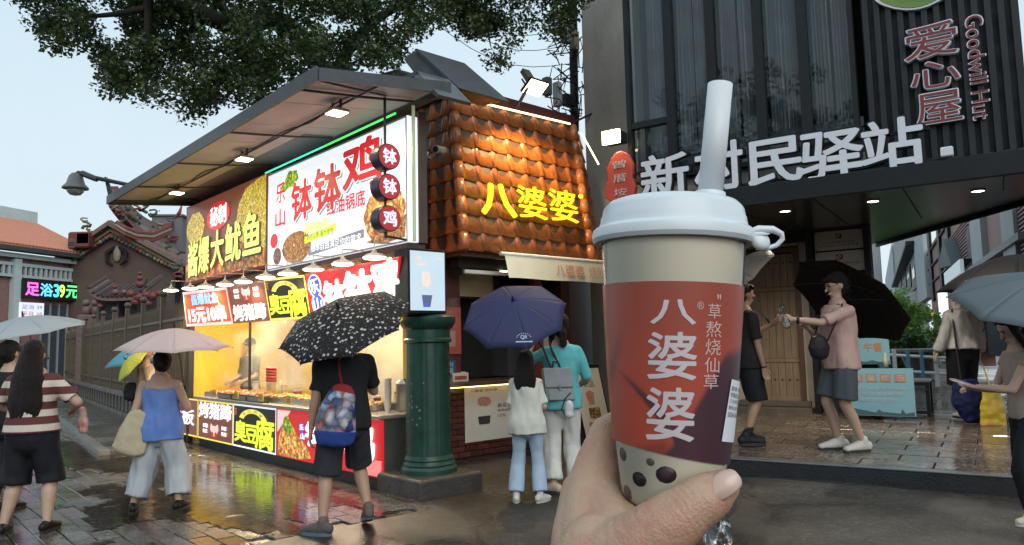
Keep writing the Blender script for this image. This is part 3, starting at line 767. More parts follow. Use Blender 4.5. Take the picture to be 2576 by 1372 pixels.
# roof box behind the signs and the panelled awning
MB().slab([ST.w(u, v, 2.562) for u, v in ((-.58, .14), (6.2, .14), (6.2, 1.9), (2.7, 1.9), (.45, .50), (-.58, .24))], (0, 0, 1.40)).build('roof_box', M_brown, stall)
Z0, Z1, VO, VI, UA, UB = 3.93, 4.10, -1.2, .16, -.95, 6.18
def az(v): return Z0 + (Z1 - Z0) * (v - VO) / (VI - VO)
top = MB(); top.slab([ST.w(UA, VO, Z0 + .03), ST.w(UB, VO, Z0 + .03), ST.w(UB, VI + 1.7, Z1 + .14), ST.w(2.8, VI + 1.7, Z1 + .14), ST.w(.5, VI + .36, Z1 + .06), ST.w(UA, VI + .10, Z1 + .045)], (0, 0, .03)); top.build('awning_sheet', mat('awning_top', (.16, .17, .17), .5, var=.3), stall)
NU, NV = 8, 2
for i in range(NU):
    for j in range(NV):
        u0 = UA + .02 + (UB - UA - .04) * i / NU; u1 = UA + .02 + (UB - UA - .04) * (i + 1) / NU
        v0 = VO + .03 + (VI - VO - .04) * j / NV; v1 = VO + .03 + (VI - VO - .04) * (j + 1) / NV
        g = .007
        MB().slab([ST.w(u0 + g, v0 + g, az(v0)), ST.w(u1 - g, v0 + g, az(v0)), ST.w(u1 - g, v1 - g, az(v1)), ST.w(u0 + g, v1 - g, az(v1))], (0, 0, .022)).build('panel', M_awn, stall)
MB().slab([ST.w(UA, VO - .025, Z0 - .055), ST.w(UB, VO - .025, Z0 - .055), ST.w(UB, VO, Z0 - .055), ST.w(UA, VO, Z0 - .055)], (0, 0, .135)).build('fascia', M_awnf, stall)
for u, ve in ((UA - .02, .12), (UB, 1.7)):
    MB().slab([ST.w(u, VO, Z0 - .055), ST.w(u + .02, VO, Z0 - .055), ST.w(u + .02, VI + ve, Z1 - .03 + ve * .05), ST.w(u, VI + ve, Z1 - .03 + ve * .05)], (0, 0, .12)).build('fascia', M_awnf, stall)
for u in (-.55, 1.2, 2.95, 4.7, 6.0):
    MB().tube([ST.w(u, VO + .02, Z0 - .02), ST.w(u, -.6, az(-.6) - .035), ST.w(u, .1, az(.1) - .03)], .014, 6).build('awning_arm', M_awnf, stall)
MB().tube([ST.w(UA + .03, -.55, az(-.55) - .025), ST.w(UB - .03, -.55, az(-.55) - .025)], .013, 6).build('awning_purlin', M_awnf, stall)
MB().tube([ST.w(-.62, -.28, az(-.3) - .02), ST.w(-.9, -1.15, Z0 - .03)], .012, 6).build('awning_brace', M_awnf, stall)
cw = MB(); cw.smooth = True
cw.tube([ST.w(u, -.62 + .03 * math.sin(u * 3), az(-.6) - .05 - .02 * math.sin(u * 5)) for u in [6 - .2 * k for k in range(34)]], .007, 5)
cw.build('lamp_cable', M_base, stall)

# upper light-box signs
def PV(tl, tr, br, bl, v=0.0, vt=None):
    vt = v if vt is None else vt
    g = lambda q, k: ST.m @ ST.on_v(q[0], q[1], k)
    return Panel(g(tl, vt), g(tr, vt), g(br, v), g(bl, v))
def board(P, name, m, root, d=.05, grow=.0): return P.board(MB(), d, grow).build(name, m, root)
def print_(root, name, m, fn):
    mb = MB(); fn(mb); return mb.build(name, m, root)
def st_rect(u0, u1, z0, z1, v=0.0): return Panel(ST.w(u1, v, z1), ST.w(u0, v, z1), ST.w(u0, v, z0), ST.w(u1, v, z0))

P = st_rect(2.80, 6.05, 2.63, 3.93, -.02)
s1 = thing('light_box_sign', P.p(.5, 0), 'dark brown light box sign for squid with noodles pictured and lime characters', 'sign', 'light box signs over the snack stall')
board(P, 'box', P_brown, s1, .13)
print_(s1, 'frame_edge', M_awnf, lambda m: [P.rect(m, 0, 0, 1, .012, .004), P.rect(m, 0, .988, 1, 1, .004), P.rect(m, 0, .012, .005, .988, .004), P.rect(m, .995, .012, 1, .988, .004)])
def streaks(m):
    q = random.Random(3)
    for k in range(34):
        v = .28 + .7 * q.random(); u = .15 + .5 * q.random(); P.rect(m, u, v, u + .05 + .2 * q.random(), v + .006, .005 + k * .00002)
print_(s1, 'brick_pattern', mat('print_brick', (.17, .06, .035), .4, var=.3, emit=.5), streaks)
print_(s1, 'flame_picture', F_flame, lambda m: P.poly(m, [(.006, .013), (.99, .013), (.99, .20), (.9, .26), (.8, .18), (.66, .27), (.5, .15), (.36, .25), (.22, .16), (.1, .30), (.006, .22)], .007))
print_(s1, 'noodle_picture', F_noodle, lambda m: P.poly(m, [(.66, .50), (.70, .78), (.78, .92), (.90, .97), (.99, .98), (.99, .2), (.84, .25), (.70, .36)], .0095))
print_(s1, 'noodle_bowl_picture', F_noodle, lambda m: P.oval(m, .14, .68, .125, .2, .009, 40, .12, 2))
print_(s1, 'squid_picture', food_print('food_squid', ((.6, .28, .03), (.45, .12, .02), (.72, .40, .06), (.3, .1, .02)), 20, .7), lambda m: P.poly(m, [(.5, .03), (.56, .25), (.72, .33), (.9, .25), (.98, .18), (.98, .03)], .0105))
print_(s1, 'red_badge', P_red, lambda m: P.oval(m, .45, .735, .145, .17, .012, 30, .05))
print_(s1, 'badge_lettering', P_letter, lambda m: P.text(m, '秘制', .35, .62, .555, .85, .016, .02))
def big(m, off, b, dx=0, dy=0):
    for ch, (a, c0, c, d) in zip('酱爆大鱿鱼', ((.055, .07, .19, .50), (.205, .09, .345, .52), (.37, .12, .53, .55), (.555, .14, .73, .57), (.76, .17, .945, .62))): P.text(m, ch, a + dx, c0 + dy, c + dx, d + dy, off, b)
print_(s1, 'lettering_shadow', P_blk, lambda m: big(m, .015, .05, .012, -.012))
print_(s1, 'lettering', lit('lime_pale', (.68, .82, .14), 1.1), lambda m: big(m, .020, .025))

P = st_rect(-.60, 2.785, 2.56, 3.88, -.02)
s2 = thing('light_box_sign', P.p(.5, 0), 'large white light box sign with bold red characters and a bowl of skewers', 'sign', 'light box signs over the snack stall')
board(P, 'box', P_white, s2, .13)
def border(m, P_=None, t=.006, o=.004):
    Q = P_ or P; h = t * Q.w / Q.h
    Q.rect(m, 0, 0, 1, h, o), Q.rect(m, 0, 1 - h, 1, 1, o), Q.rect(m, 0, h, t, 1 - h, o), Q.rect(m, 1 - t, h, 1, 1 - h, o)
print_(s2, 'frame_edge', M_steel, border)
print_(s2, 'vegetable_picture', F_green, lambda m: (P.oval(m, .22, .86, .055, .085, .006, 24, .3, 4), P.oval(m, .16, .80, .03, .05, .0065, 20, .3, 7)))
print_(s2, 'bowl_picture', F_bowl, lambda m: P.oval(m, .26, .17, .12, .155, .006, 40, .06, 3))
print_(s2, 'skewer_sticks', mat('print_stick', (.55, .45, .35), .5, var=.1, emit=.5), lambda m: [P.poly(m, [(.20 + k * .022, .25), (.203 + k * .022, .25), (.163 + k * .036, .45), (.160 + k * .036, .45)], .005) for k in range(7)])
print_(s2, 'cup_picture', food_print('food_sauce', ((.45, .05, .02), (.25, .22, .2), (.3, .1, .05)), 30, .6), lambda m: P.oval(m, .095, .125, .036, .085, .0068, 26))
print_(s2, 'chicken_picture', F_chick, lambda m: P.oval(m, .87, .26, .12, .235, .006, 40, .10, 5))
print_(s2, 'chilli_picture', F_bowl, lambda m: P.poly(m, [(.76, .06), (.86, .02), (.99, .04), (.995, .22), (.90, .12)], .0085))
print_(s2, 'red_dot', P_red, lambda m: P.oval(m, .065, .29, .034, .075, .006))
def bb(m, off, b, d):
    for ch, (a, c0, c, e_) in zip('钵钵鸡', ((.225, .43, .385, .80), (.41, .44, .60, .84), (.62, .53, .86, .95))): P.text(m, ch, a + d, c0 - d * 2, c + d, e_ - d * 2, off, b)
print_(s2, 'lettering_shadow', P_grey, lambda m: bb(m, .008, .05, .008))
print_(s2, 'lettering_edge', P_letter, lambda m: bb(m, .011, .058, 0))
print_(s2, 'lettering', P_red, lambda m: bb(m, .015, .035, 0))
print_(s2, 'place_lettering', P_dred, lambda m: (P.text(m, '乐', .085, .66, .165, .86, .012, .02), P.text(m, '山', .08, .42, .165, .60, .012, .02)))
print_(s2, 'broth_lettering', P_dred, lambda m: P.text(m, '红油锅底', .50, .38, .76, .52, .012, .02))
print_(s2, 'taste_lettering', P_gold, lambda m: P.text(m, '麻辣鲜香', .33, .265, .51, .37, .012, .03))
print_(s2, 'green_band', P_lime, lambda m: P.poly(m, [(.33, .18), (.565, .235), (.565, .30), (.33, .245)], .009))
print_(s2, 'band_lettering', P_ink, lambda m: P.text(m, '食材实惠 量大管饱', .345, .205, .55, .27, .013, .01))
print_(s2, 'black_band', P_grey, lambda m: P.poly(m, [(.36, .055), (.75, .11), (.75, .185), (.36, .125)], .009))
print_(s2, 'slogan_lettering', P_letter, lambda m: P.text(m, '撸串自由满足你的需求', .38, .085, .735, .155, .013, .01))

# lower row of sloping banners
def low(tl, tr, br, bl, label, m, edge):
    P = PV(tl, tr, br, bl, .0, -.10)
    t = thing('banner_sign', P.p(.5, 0), label, 'sign', 'banner signs under the lamp row')
    board(P, 'box', m, t, .03)
    print_(t, 'edge_band', edge, lambda q: border(q, P, .022))
    return t, P
tb, P = low((460, 736), (570, 722), (587, 815), (470, 822), 'orange red banner reading a price for ten skewers, leftmost under the lamps', lit('orange_red', (.60, .06, .012), .5), P_pink)
print_(tb, 'blue_lettering', P_sky, lambda m: P.text(m, '酱爆鱿鱼', .20, .60, .80, .90, .010, .03))
print_(tb, 'lettering', P_letter, lambda m: P.text(m, '15元10串', .10, .10, .90, .55, .012, .05))
def hoof(P, root, top):
    y = .60 if top else .14
    print_(root, 'hoof_picture', P_pink, lambda m: P.poly(m, [(.40, y + .30), (.38, y + .16), (.42, y + .06), (.47, y - .02), (.53, y - .02), (.58, y + .06), (.62, y + .16), (.60, y + .30), (.54, y + .24), (.46, y + .24)], .010))
    print_(root, 'hoof_tip', P_dred, lambda m: (P.oval(m, .45, y + .02, .035, .075, .013), P.oval(m, .55, y + .02, .035, .075, .0132)))
    print_(root, 'small_lettering', P_letter, lambda m: (P.text(m, '香糯', .16, y + .17, .30, y + .27, .010, .02), P.text(m, '软烂', .16, y + .03, .30, y + .13, .010, .02), P.text(m, '美容', .70, y + .17, .84, y + .27, .010, .02), P.text(m, '养颜', .70, y + .03, .84, y + .13, .010, .02)))
tb, P = low((572, 718), (664, 706), (680, 807), (589, 814), 'dark brown banner with white characters and a pig trotter, second under the lamps', P_brown, P_brown)
print_(tb, 'lettering', P_letter, lambda m: P.text(m, '烤猪蹄', .06, .06, .94, .46, .012, .035)); hoof(P, tb, True)
def tofu(P, root):
    arc = lambda r, a: (.48 + r * math.cos(a), .62 + r * .9 * math.sin(a))
    print_(root, 'arch_band', P_gold, lambda m: P.poly(m, [arc(.33, math.radians(k)) for k in range(15, 166, 10)] + [arc(.22, math.radians(k)) for k in range(165, 14, -10)], .008))
    print_(root, 'arch_lettering', P_ink, lambda m: [P.text(m, ch, .48 + .275 * math.cos(a) - .04, .62 + .247 * math.sin(a) - .035, .48 + .275 * math.cos(a) + .04, .62 + .247 * math.sin(a) + .035, .011, .01, rot=a - math.pi / 2) for ch, a in zip('长沙风味', [math.radians(k) for k in (135, 105, 75, 45)])])
    print_(root, 'lettering', P_lime, lambda m: [P.text(m, ch, *b, .012, .03) for ch, b in zip('臭豆腐', ((.06, .14, .34, .62), (.32, .16, .60, .55), (.56, .06, .96, .72)))])
    print_(root, 'tag_lettering', P_org, lambda m: P.text(m, '正宗', .03, .74, .10, .92, .011, .01))
tb, P = low((664, 703), (766, 692), (783, 800), (681, 807), 'black banner with lime green tofu characters, third under the lamps', P_blk, P_gold); tofu(P, tb)
tb, P = low((768, 690), (1003, 646), (1003, 776), (785, 798), 'wide red banner with fat white characters, rightmost under the lamps', P_red, P_dred)
print_(tb, 'blue_badge', P_blue, lambda m: (P.oval(m, .10, .70, .066, .24, .009), P.oval(m, .115, .27, .066, .22, .0094)))
print_(tb, 'badge_edge', P_letter, lambda m: (P.oval(m, .10, .70, .082, .265, .006), P.oval(m, .115, .27, .082, .245, .0063)))
print_(tb, 'badge_lettering', P_letter, lambda m: (P.text(m, '乐', .05, .54, .15, .86, .013, .03), P.text(m, '山', .065, .12, .165, .42, .013, .03)))
print_(tb, 'lettering', P_letter, lambda m: [P.text(m, ch, *b, .012, .065) for ch, b in zip('钵钵鸡', ((.21, .10, .45, .74), (.46, .10, .74, .86), (.75, .18, 1.0, .98)))])
P = PV((846, 800), (1010, 780), (1010, 806), (846, 828), .02)
t = thing('price_strip', P.p(.5, 0), 'narrow yellow price strip hanging under the wide red banner', 'sign'); board(P, 'strip', P_yel, t, .01)
print_(t, 'lettering', P_red, lambda m: (P.text(m, '1元', .62, .12, .78, .9, .006, .03), P.text(m, '/串', .80, .12, .87, .6, .006, .01), P.text(m, '全场', .42, .2, .55, .85, .006, .02)))

# counter-front posters
def cpanel(x0, x1, label, m, edge):
    a, b = ST.on_v(x0, 1060, .0).x, ST.on_v(x1, 1100, .0).x
    P = st_rect(b, a, .125, .725, .012)
    t = thing('counter_poster', P.p(.5, 0), label, 'sign', 'lit posters along the counter front')
    board(P, 'box', m, t, .035); print_(t, 'edge_band', edge, lambda q: border(q, P, .016)); return t, P
tb, P = cpanel(420, 495, 'dark counter poster mostly hidden behind the woman in blue, at the far left', P_brown, P_gold)
print_(tb, 'lettering', P_letter, lambda m: P.text(m, '铁板', .1, .3, .9, .7, .012, .03))
tb, P = cpanel(497, 584, 'dark brown counter poster with white characters above a pig trotter', P_brown, P_gold)
print_(tb, 'lettering', P_letter, lambda m: P.text(m, '烤猪蹄', .04, .56, .96, .95, .012, .035)); hoof(P, tb, False)
tb, P = cpanel(585, 693, 'black counter poster with lime green tofu characters in a white frame', P_blk, P_white); tofu(P, tb)
tb, P = cpanel(695, 956, 'red counter poster with fried chicken skewers pictured at its left end', P_red, P_dred)
print_(tb, 'corner_tint', P_pink, lambda m: P.poly(m, [(.008, .98), (.008, .5), (.16, .98)], .005))
print_(tb, 'dot_pattern', P_pink, lambda m: [P.oval(m, .80 + (i % 14) * .015 + .0075 * ((i // 14) % 2), .03 + (i // 14) * .028, .0062, .0105, .005, 6) for i in range(14 * 10) if (i % 14) * .015 > (i // 14) * .016])
print_(tb, 'chicken_picture', F_chick, lambda m: P.poly(m, [(.015, .06), (.03, .42), (.08, .70), (.17, .72), (.26, .46), (.36, .24), (.38, .08), (.24, .02), (.06, .02)], .008))
print_(tb, 'greens_picture', F_green, lambda m: P.poly(m, [(.06, .60), (.09, .84), (.13, .88), (.20, .60), (.15, .50)], .010))
print_(tb, 'blue_badge', P_blue, lambda m: (P.oval(m, .285, .68, .028, .09, .009), P.oval(m, .295, .50, .028, .09, .0092)))
print_(tb, 'badge_lettering', P_letter, lambda m: (P.text(m, '乐', .265, .62, .305, .74, .013, .02), P.text(m, '山', .275, .44, .315, .56, .013, .02)))
print_(tb, 'lettering', P_letter, lambda m: [P.text(m, ch, *b, .012, .055) for ch, b in zip('钵钵鸡', ((.33, .34, .53, .80), (.55, .32, .74, .84), (.75, .30, .95, .90)))])

# drum signs on a pole
pole_u, pole_v = -.56, -.26
hang = thing('drum_sign_pole', ST.w(pole_u, pole_v, 2.62), 'thin black pole that carries three round red drum signs', 'pole')
MB().tube([ST.w(pole_u, pole_v, az(pole_v) - .02), ST.w(pole_u, pole_v, 2.58)], .014, 8).build('pole', M_base, hang)
MB().tube([ST.w(pole_u, pole_v, 2.60), ST.w(pole_u, .02, 2.58)], .012, 8).build('bracket', M_base, hang)
for ch, y, lb in (('钵', 398, 'topmost'), ('钵', 473, 'middle'), ('鸡', 552, 'lowest')):
    c = ST.on_u(1003, y, -.64); c = ST.w(-.56, pole_v, c.z)
    t = thing('drum_sign', c, lb + ' of three round red drum signs on the black pole', 'sign', 'round drum signs on the pole')
    ax = -Vector((ST.au.x, ST.au.y, 0))
    MB().lathe([(.128, -.075), (.134, -.07), (.134, .07), (.130, .078)], c, 36, axis=ax).build('drum', mat('drum_blue', (.025, .025, .06), .35, var=.2), t, smooth=False)
    MB().lathe([(.122, .079), (.122, .084)], c, 36, axis=ax).build('drum_face', lit('drum_red', (.36, .022, .022), .45), t)
    R = Vector((ST.av.x, ST.av.y, 0)); U = Vector((0, 0, 1)); k = .076
    Pp = Panel(c + ax * .085 - R * k + U * k, c + ax * .085 + R * k + U * k, c + ax * .085 + R * k - U * k, c + ax * .085 - R * k - U * k)
    f = MB(); Pp.text(f, ch, 0, 0, 1, 1, .004, .03); f.build('lettering', lit('pale_blue', (.62, .66, .85), .8), t)

# green light tubes along the top of the white sign, pale tube at its right side
t = thing('light_tube', ST.w(1, -.06, 3.93), 'green glowing tube along the top edge of the white sign', 'light tube')
MB().tube([ST.w(2.78, -.06, 3.905), ST.w(1.15, -.06, 3.915)], .011, 6).build('tube', glow('tube_teal', (.05, .62, .40), 1.2), t)
MB().tube([ST.w(1.13, -.06, 3.915), ST.w(-.45, -.06, 3.93)], .011, 6).build('tube', glow('tube_green', (.06, .70, .12), 1.2), t)
t = thing('light_tube', ST.w(-.64, .02, 2.6), 'pale upright tube beside the right edge of the white sign', 'light tube')
MB().tube([ST.w(-.645, .03, 2.56), ST.w(-.645, .03, 3.98)], .018, 6).build('tube', mat('tube_pale', (.42, .48, .25), .4, var=.1, emit=.25), t)

# pendant dish lamps over the counter
M_dish = mat('lamp_dish', (.55, .5, .42), .4, var=.15)
LAMPX = ((430, 731), (478, 726), (517, 722), (566, 716), (612, 709), (668, 698), (724, 689), (788, 678), (862, 664), (942, 648))
for k, (x, y) in enumerate(LAMPX):
    q = ST.on_v(x, y, -.26); c = ST.w(q.x, -.26, q.z)
    lb = ('leftmost dish lamp over the far end of the stall' if k == 0 else 'rightmost dish lamp over the wide red banner' if k == 9 else '%s dish lamp counting from the left end of the lamp row' % ('second third fourth fifth sixth seventh eighth ninth'.split()[k - 1]))
    t = thing('pendant_lamp', c, lb, 'lamp', 'dish lamps over the stall counter')
    MB().lathe([(.022, .075), (.03, .05), (.10, .022), (.125, .0), (.122, -.002), (.098, .016)], c, 24, closed=False).build('lamp_shade', M_dish, t, smooth=True)
    MB().lathe([(.116, -.001), (.112, -.012), (.07, -.020), (.01, -.022)], c, 24).build('bulb_face', glow('lamp_warm', (1, .86, .62), 9), t, smooth=True)
    MB().tube([c + Vector((0, 0, .07)), c + Vector((0, 0, .16)), ST.w(q.x, .05, q.z + .16)], .009, 6).build('arm', M_dish, t)
    if k % 2 == 0: spot('pendant_light', c + Vector((0, 0, -.03)), c + Vector((ST.av.x * .25, ST.av.y * .25, -1)), 55, (1, .74, .42), 2.7, t, .1)
# flood lamps under the awning
for k, (x, y, lb) in enumerate(((847, 316, 'bright square flood lamp under the awning, highest of the three'), (614, 430, 'bright square flood lamp under the awning, middle one'), (444, 512, 'bright flood lamp at the lower left end of the awning'))):
    q = ST.on_v(x, y, -.62); c = ST.w(q.x, -.62, az(-.62) - .12)
    t = thing('flood_lamp', c, lb, 'lamp', 'flood lamps under the awning')
    MB().fbox(ST, q.x - .10, q.x + .10, -.71, -.53, c.z - .005, c.z + .03, .01).build('housing', M_dish, t)
    MB().fbox(ST, q.x - .09, q.x + .09, -.70, -.54, c.z - .012, c.z - .006).build('lens', glow('flood_warm', (1, .85, .58), 10), t)
    MB().fbox(ST, q.x - .09, q.x - .07, -.63, -.61, c.z + .03, c.z + .12).build('bracket', M_awnf, t)
    MB().fbox(ST, q.x + .07, q.x + .09, -.63, -.61, c.z + .03, c.z + .12).build('bracket', M_awnf, t)
    spot('flood_beam', c + Vector((0, 0, -.03)), c + Vector((ST.av.x * .2, ST.av.y * .2, -1)), 45, (1, .80, .52), 2.6, t, .08)

# roof clutter behind the awning
M_zinc = mat('grey_sheet_metal', (.20, .20, .20), .5, metal=.4, var=.35, vs=3)
g = lambda x, y, v: ST.m @ ST.on_v(x, y, v)
t = thing('roof_duct', g(1080, 230, 1.0), 'grey sheet metal duct hood slanting above the stall roof', 'duct')
off = Vector((ST.av.x, ST.av.y, 0)) * .7
MB().slab([g(1016, 150, .9), g(1042, 128, .9), g(1108, 182, .9), g(1150, 226, .9), g(1100, 238, .9), g(1058, 205, .9)], off).build('hood', M_zinc, t)
MB().slab([g(1042, 126, .86), g(1046, 122, .86), g(1156, 222, .86), g(1150, 227, .86)], off * 1.1).build('hood_edge', M_awnf, t)
t = thing('roof_awning', g(1030, 235, .3), 'small dark lean-to awning tucked under the duct hood', 'awning')
MB().slab([g(900, 240, .05), g(1048, 178, .05), g(1056, 186, .05), g(908, 250, .05)], off * .5).build('fascia', M_awnf, t)
MB().slab([g(1048, 178, .05), g(1104, 238, .05), g(1100, 246, .05), g(1042, 196, .05)], off * .6).build('end_panel', M_zinc, t)
MB().slab([g(985, 225, .25), g(1050, 196, .25), g(1098, 246, .25), g(1000, 262, .25)], off * .1).build('under_panel', mat('rusty_panel', (.17, .11, .09), .7, c2=(.24, .19, .16), vs=3), t)
t = thing('roof_panel', g(980, 185, 1.3), 'flat grey panel lying on the roof left of the duct', 'panel')
MB().slab([g(942, 190, 1.3), g(1000, 174, 1.3), g(1004, 180, 1.3), g(946, 200, 1.3)], off * .6).build('panel', M_zinc, t)

# ------------------------------------------------------------------ food on the counter
M_saus = mat('fried_sausage', (.42, .10, .03), .3, var=.4, vs=30, coat=.4)
M_fry = mat('fried_snack', (.48, .22, .06), .4, var=.5, vs=30)
M_tray = mat('tray_black', (.03, .03, .03), .35, var=.3)
M_stick = mat('bamboo_stick', (.50, .36, .18), .6, var=.2)
def tray(u0, u1, v0, v1, label, fill, m, n=8, rows=1):
    t = thing('food_tray', ST.w((u0 + u1) / 2, (v0 + v1) / 2, .775), label, 'tray', 'food trays on the counter')
    b = MB(); b.fbox(ST, u0, u1, v0, v1, .776, .80); b.fbox(ST, u0, u1, v0, v0 + .015, .80, .845); b.fbox(ST, u0, u1, v1 - .015, v1, .80, .845); b.fbox(ST, u0, u0 + .015, v0 + .015, v1 - .015, .80, .845); b.fbox(ST, u1 - .015, u1, v0 + .015, v1 - .015, .80, .845)
    b.build('pan', M_steel if fill != 'grill' else M_tray, t)
    q = random.Random(label)
    for r in range(rows):
        for k in range(n):
            u = u0 + .05 + (u1 - u0 - .1) * (k + .5) / n; v = v0 + .05 + (v1 - v0 - .1) * (r + .5) / rows; z = .835 + .02 * q.random()
            mb = MB(); mb.smooth = True
            if fill == 'sausage': mb.limb([ST.w(u, v - .08, z), ST.w(u + .01, v, z + .012), ST.w(u, v + .08, z)], .024, 8); mb.tube([ST.w(u, v - .17, z), ST.w(u, v - .07, z)], .004, 5); nm = 'sausage'
            elif fill == 'squid': mb.limb([ST.w(u - .03, v - .07, z), ST.w(u + .01, v, z + .02), ST.w(u + .03, v + .07, z)], [.02, .034, .018], 8); nm = 'squid_piece'
            else: mb.ball(ST.w(u + q.uniform(-.01, .01), v, z), (.035 * q.uniform(.8, 1.2), .03, .026), 9, 6, Euler((0, 0, q.random() * 3)).to_matrix()); nm = 'fried_piece'
            mb.build(nm, m, t)
    return t
tray(4.25, 5.40, .10, .60, 'steel tray of red sausages at the far left of the counter', 'sausage', M_saus, 14, 2)
tray(3.55, 4.15, .10, .55, 'steel tray of grilled squid pieces next to the standing skewers', 'squid', mat('grilled_squid', (.36, .13, .05), .35, var=.4, vs=25), 8, 3)
tray(2.55, 3.45, .12, .60, 'black tray of golden fried pieces right of the standing skewers', 'fry', M_fry, 12, 4)
tray(1.45, 2.45, .12, .60, 'steel tray of golden fried pieces in the middle of the counter', 'fry', M_fry, 12, 4)
tray(.45, 1.30, .12, .60, 'steel tray with a few pale snacks at the right end of the counter', 'fry', mat('pale_snack', (.55, .36, .15), .45, var=.4, vs=20), 8, 3)
for k in range(3):
    u = 4.3 - k * .55
    t = thing('grill_box', ST.w(u, .05, .775), '%s black slotted grill box along the counter front edge' % ('leftmost', 'middle', 'rightmost')[k], 'grill', 'grill boxes along the counter front')
    MB().fbox(ST, u - .25, u + .25, .0, .09, .776, .86).build('box', M_tray, t)
    for j in range(8):
        MB().fbox(ST, u - .22 + j * .06, u - .18 + j * .06, -.004, .0, .79, .845).build('slat', M_steel, t)
t = thing('skewer_bundle', ST.w(3.48, .35, .80), 'upright bundle of red glazed meatball skewers on the counter', 'skewers')
for k in range(8):
    u = 3.34 + .04 * k; sm = MB(); sm.smooth = True
    sk = MB().tube([ST.w(u, .36, .80), ST.w(u, .36, 1.04)], .005, 5).build('skewer', M_stick, t)
    for j in range(5): sm.ball(ST.w(u, .36, 1.05 + j * .042), .022, 8, 6)
    sm.build('meatball', mat('red_glaze', (.50, .045, .02), .25, var=.2, coat=.4), sk)
MB().fbox(ST, 3.28, 3.68, .30, .42, .776, .86).build('holder', M_steel, t)
for (u, v, z, lb) in ((.30, .30, .775, 'tall stack of paper cups standing at the right end of the counter'), (1.9, .75, .775, 'short stack of white paper cups behind the fried snacks')):
    v = min(v, .6); c = ST.w(u, v, z); t = thing('cup_stack', c, lb, 'cups')
    n = 9 if 'tall' in lb else 4
    for j in range(n): MB().lathe([(.030, .0), (.042, .085), (.044, .088), (.041, .09)], c + Vector((0, 0, j * .035)), 16, closed=False).build('cup', mat('paper_cup', (.72, .66, .60), .5, var=.1), t, smooth=True)
t = thing('steel_urn', ST.w(.22, .52, .775), 'steel soup urn with lid near the right end of the counter', 'urn')
MB().lathe([(.13, 0), (.14, .03), (.14, .30), (.145, .31)], ST.w(.22, .52, .775), 24).build('body', M_steel, t, smooth=True)
MB().lathe([(.14, .312), (.12, .345), (.03, .36), (.02, .40)], ST.w(.22, .52, .775), 24).build('lid', M_steel, t, smooth=True)
rr3 = random.Random(12)
KIT = [('ladle', 1.6), ('ladle', 2.1), ('ladle', 3.5), ('ladle', 4.2)]
for k, (nm, u) in enumerate(KIT):
    c = ST.w(u, 1.70, 2.0); t = thing('ladle', c, ('steel ladle hanging on the yellow back wall, %s from the right' % ('first', 'second', 'third', 'fourth')[k]), 'ladle', 'ladles on the back wall')
    MB().tube([c, c + Vector((0, 0, -.28))], .008, 6).build('handle', M_steel, t); MB().ball(c + Vector((0, 0, -.32)), (.05, .05, .035), 10, 7).build('bowl', M_steel, t, smooth=True)
for k, (u, z, w_, h_, c_, body) in enumerate(((2.1, 1.50, .55, .40, P_dred, '鱿鱼'), (3.6, 1.62, .50, .34, P_letter, '臭豆腐'), (4.6, 1.55, .60, .42, P_dred, '烤肠'), (5.3, 1.70, .40, .50, P_letter, '钵钵鸡'))):
    Pk = st_rect(u, u + w_, z, z + h_, 1.74); t = thing('menu_card', Pk.p(.5, 0), 'small %s menu card on the back wall, %s one from the right' % (('red', 'white', 'red', 'white')[k], ('first', 'second', 'third', 'fourth')[k]), 'card', 'menu cards on the back wall'); board(Pk, 'card', mat('card_wall_%d' % k, (.45, .05, .04) if k % 2 == 0 else (.55, .5, .42), .5, var=.15), t, .008)
    f_ = MB(); Pk.text(f_, body, .1, .52, .9, .9, .005, .02); Pk.text(f_, '10元', .3, .12, .7, .4, .005, .01); f_.build('lettering', mat('card_ink_%d' % (k % 2), (.6, .55, .45) if k % 2 == 0 else (.35, .04, .03), .5, var=0), t)
for k in range(9):
    u = .62 + .52 * k + rr3.uniform(-.05, .05); c = ST.w(u, .66, .775); h_ = rr3.uniform(.10, .20); r_ = rr3.uniform(.035, .07)
    t = thing('seasoning_tub', c, '%s seasoning tub along the back edge of the counter, counted from the right' % ('first second third fourth fifth sixth seventh eighth ninth'.split()[k]), 'tub', 'seasoning tubs on the counter')
    MB().lathe([(r_ * .85, 0), (r_, h_ * .95), (r_, h_)], c, 16).build('tub', mat('tub_%d' % (k % 4), ((.50, .48, .44), (.30, .05, .03), (.42, .30, .10), (.12, .14, .12))[k % 4], .4, var=.2), t, smooth=False); MB().lathe([(r_ * 1.05, h_ + .001), (r_ * 1.05, h_ + .02), (r_ * .9, h_ + .025)], c, 16).build('lid', mat('tub_lid_%d' % (k % 3), ((.45, .08, .05), (.50, .50, .48), (.20, .22, .24))[k % 3], .4), t, smooth=False)
for k in range(5):
    u = 1.2 + .85 * k; Pk = st_rect(u, u + .16, .80, .91, -.012); t = thing('price_tag', Pk.p(.5, 0), '%s little yellow price tag clipped to the counter edge, counted from the right' % ('first', 'second', 'third', 'fourth', 'fifth')[k], 'tag', 'price tags on the counter edge'); board(Pk, 'tag', mat('tag_yellow', (.60, .48, .10), .5, var=.1), t, .006); f_ = MB(); Pk.text(f_, ('3元', '5元', '10元', '8元', '6元')[k], .15, .2, .85, .8, .004, .02); f_.build('lettering', mat('card_ink_1', (.35, .04, .03), .5, var=0), t)
t = thing('sauce_bottle', ST.w(3.75, .55, .775), 'pale green squeeze bottle behind the squid tray', 'bottle')
MB().lathe([(.035, 0), (.038, .02), (.038, .16), (.02, .2), (.012, .26)], ST.w(3.75, .62, .775), 14).build('bottle', mat('bottle_green', (.35, .42, .18), .3, var=.1), t, smooth=True)
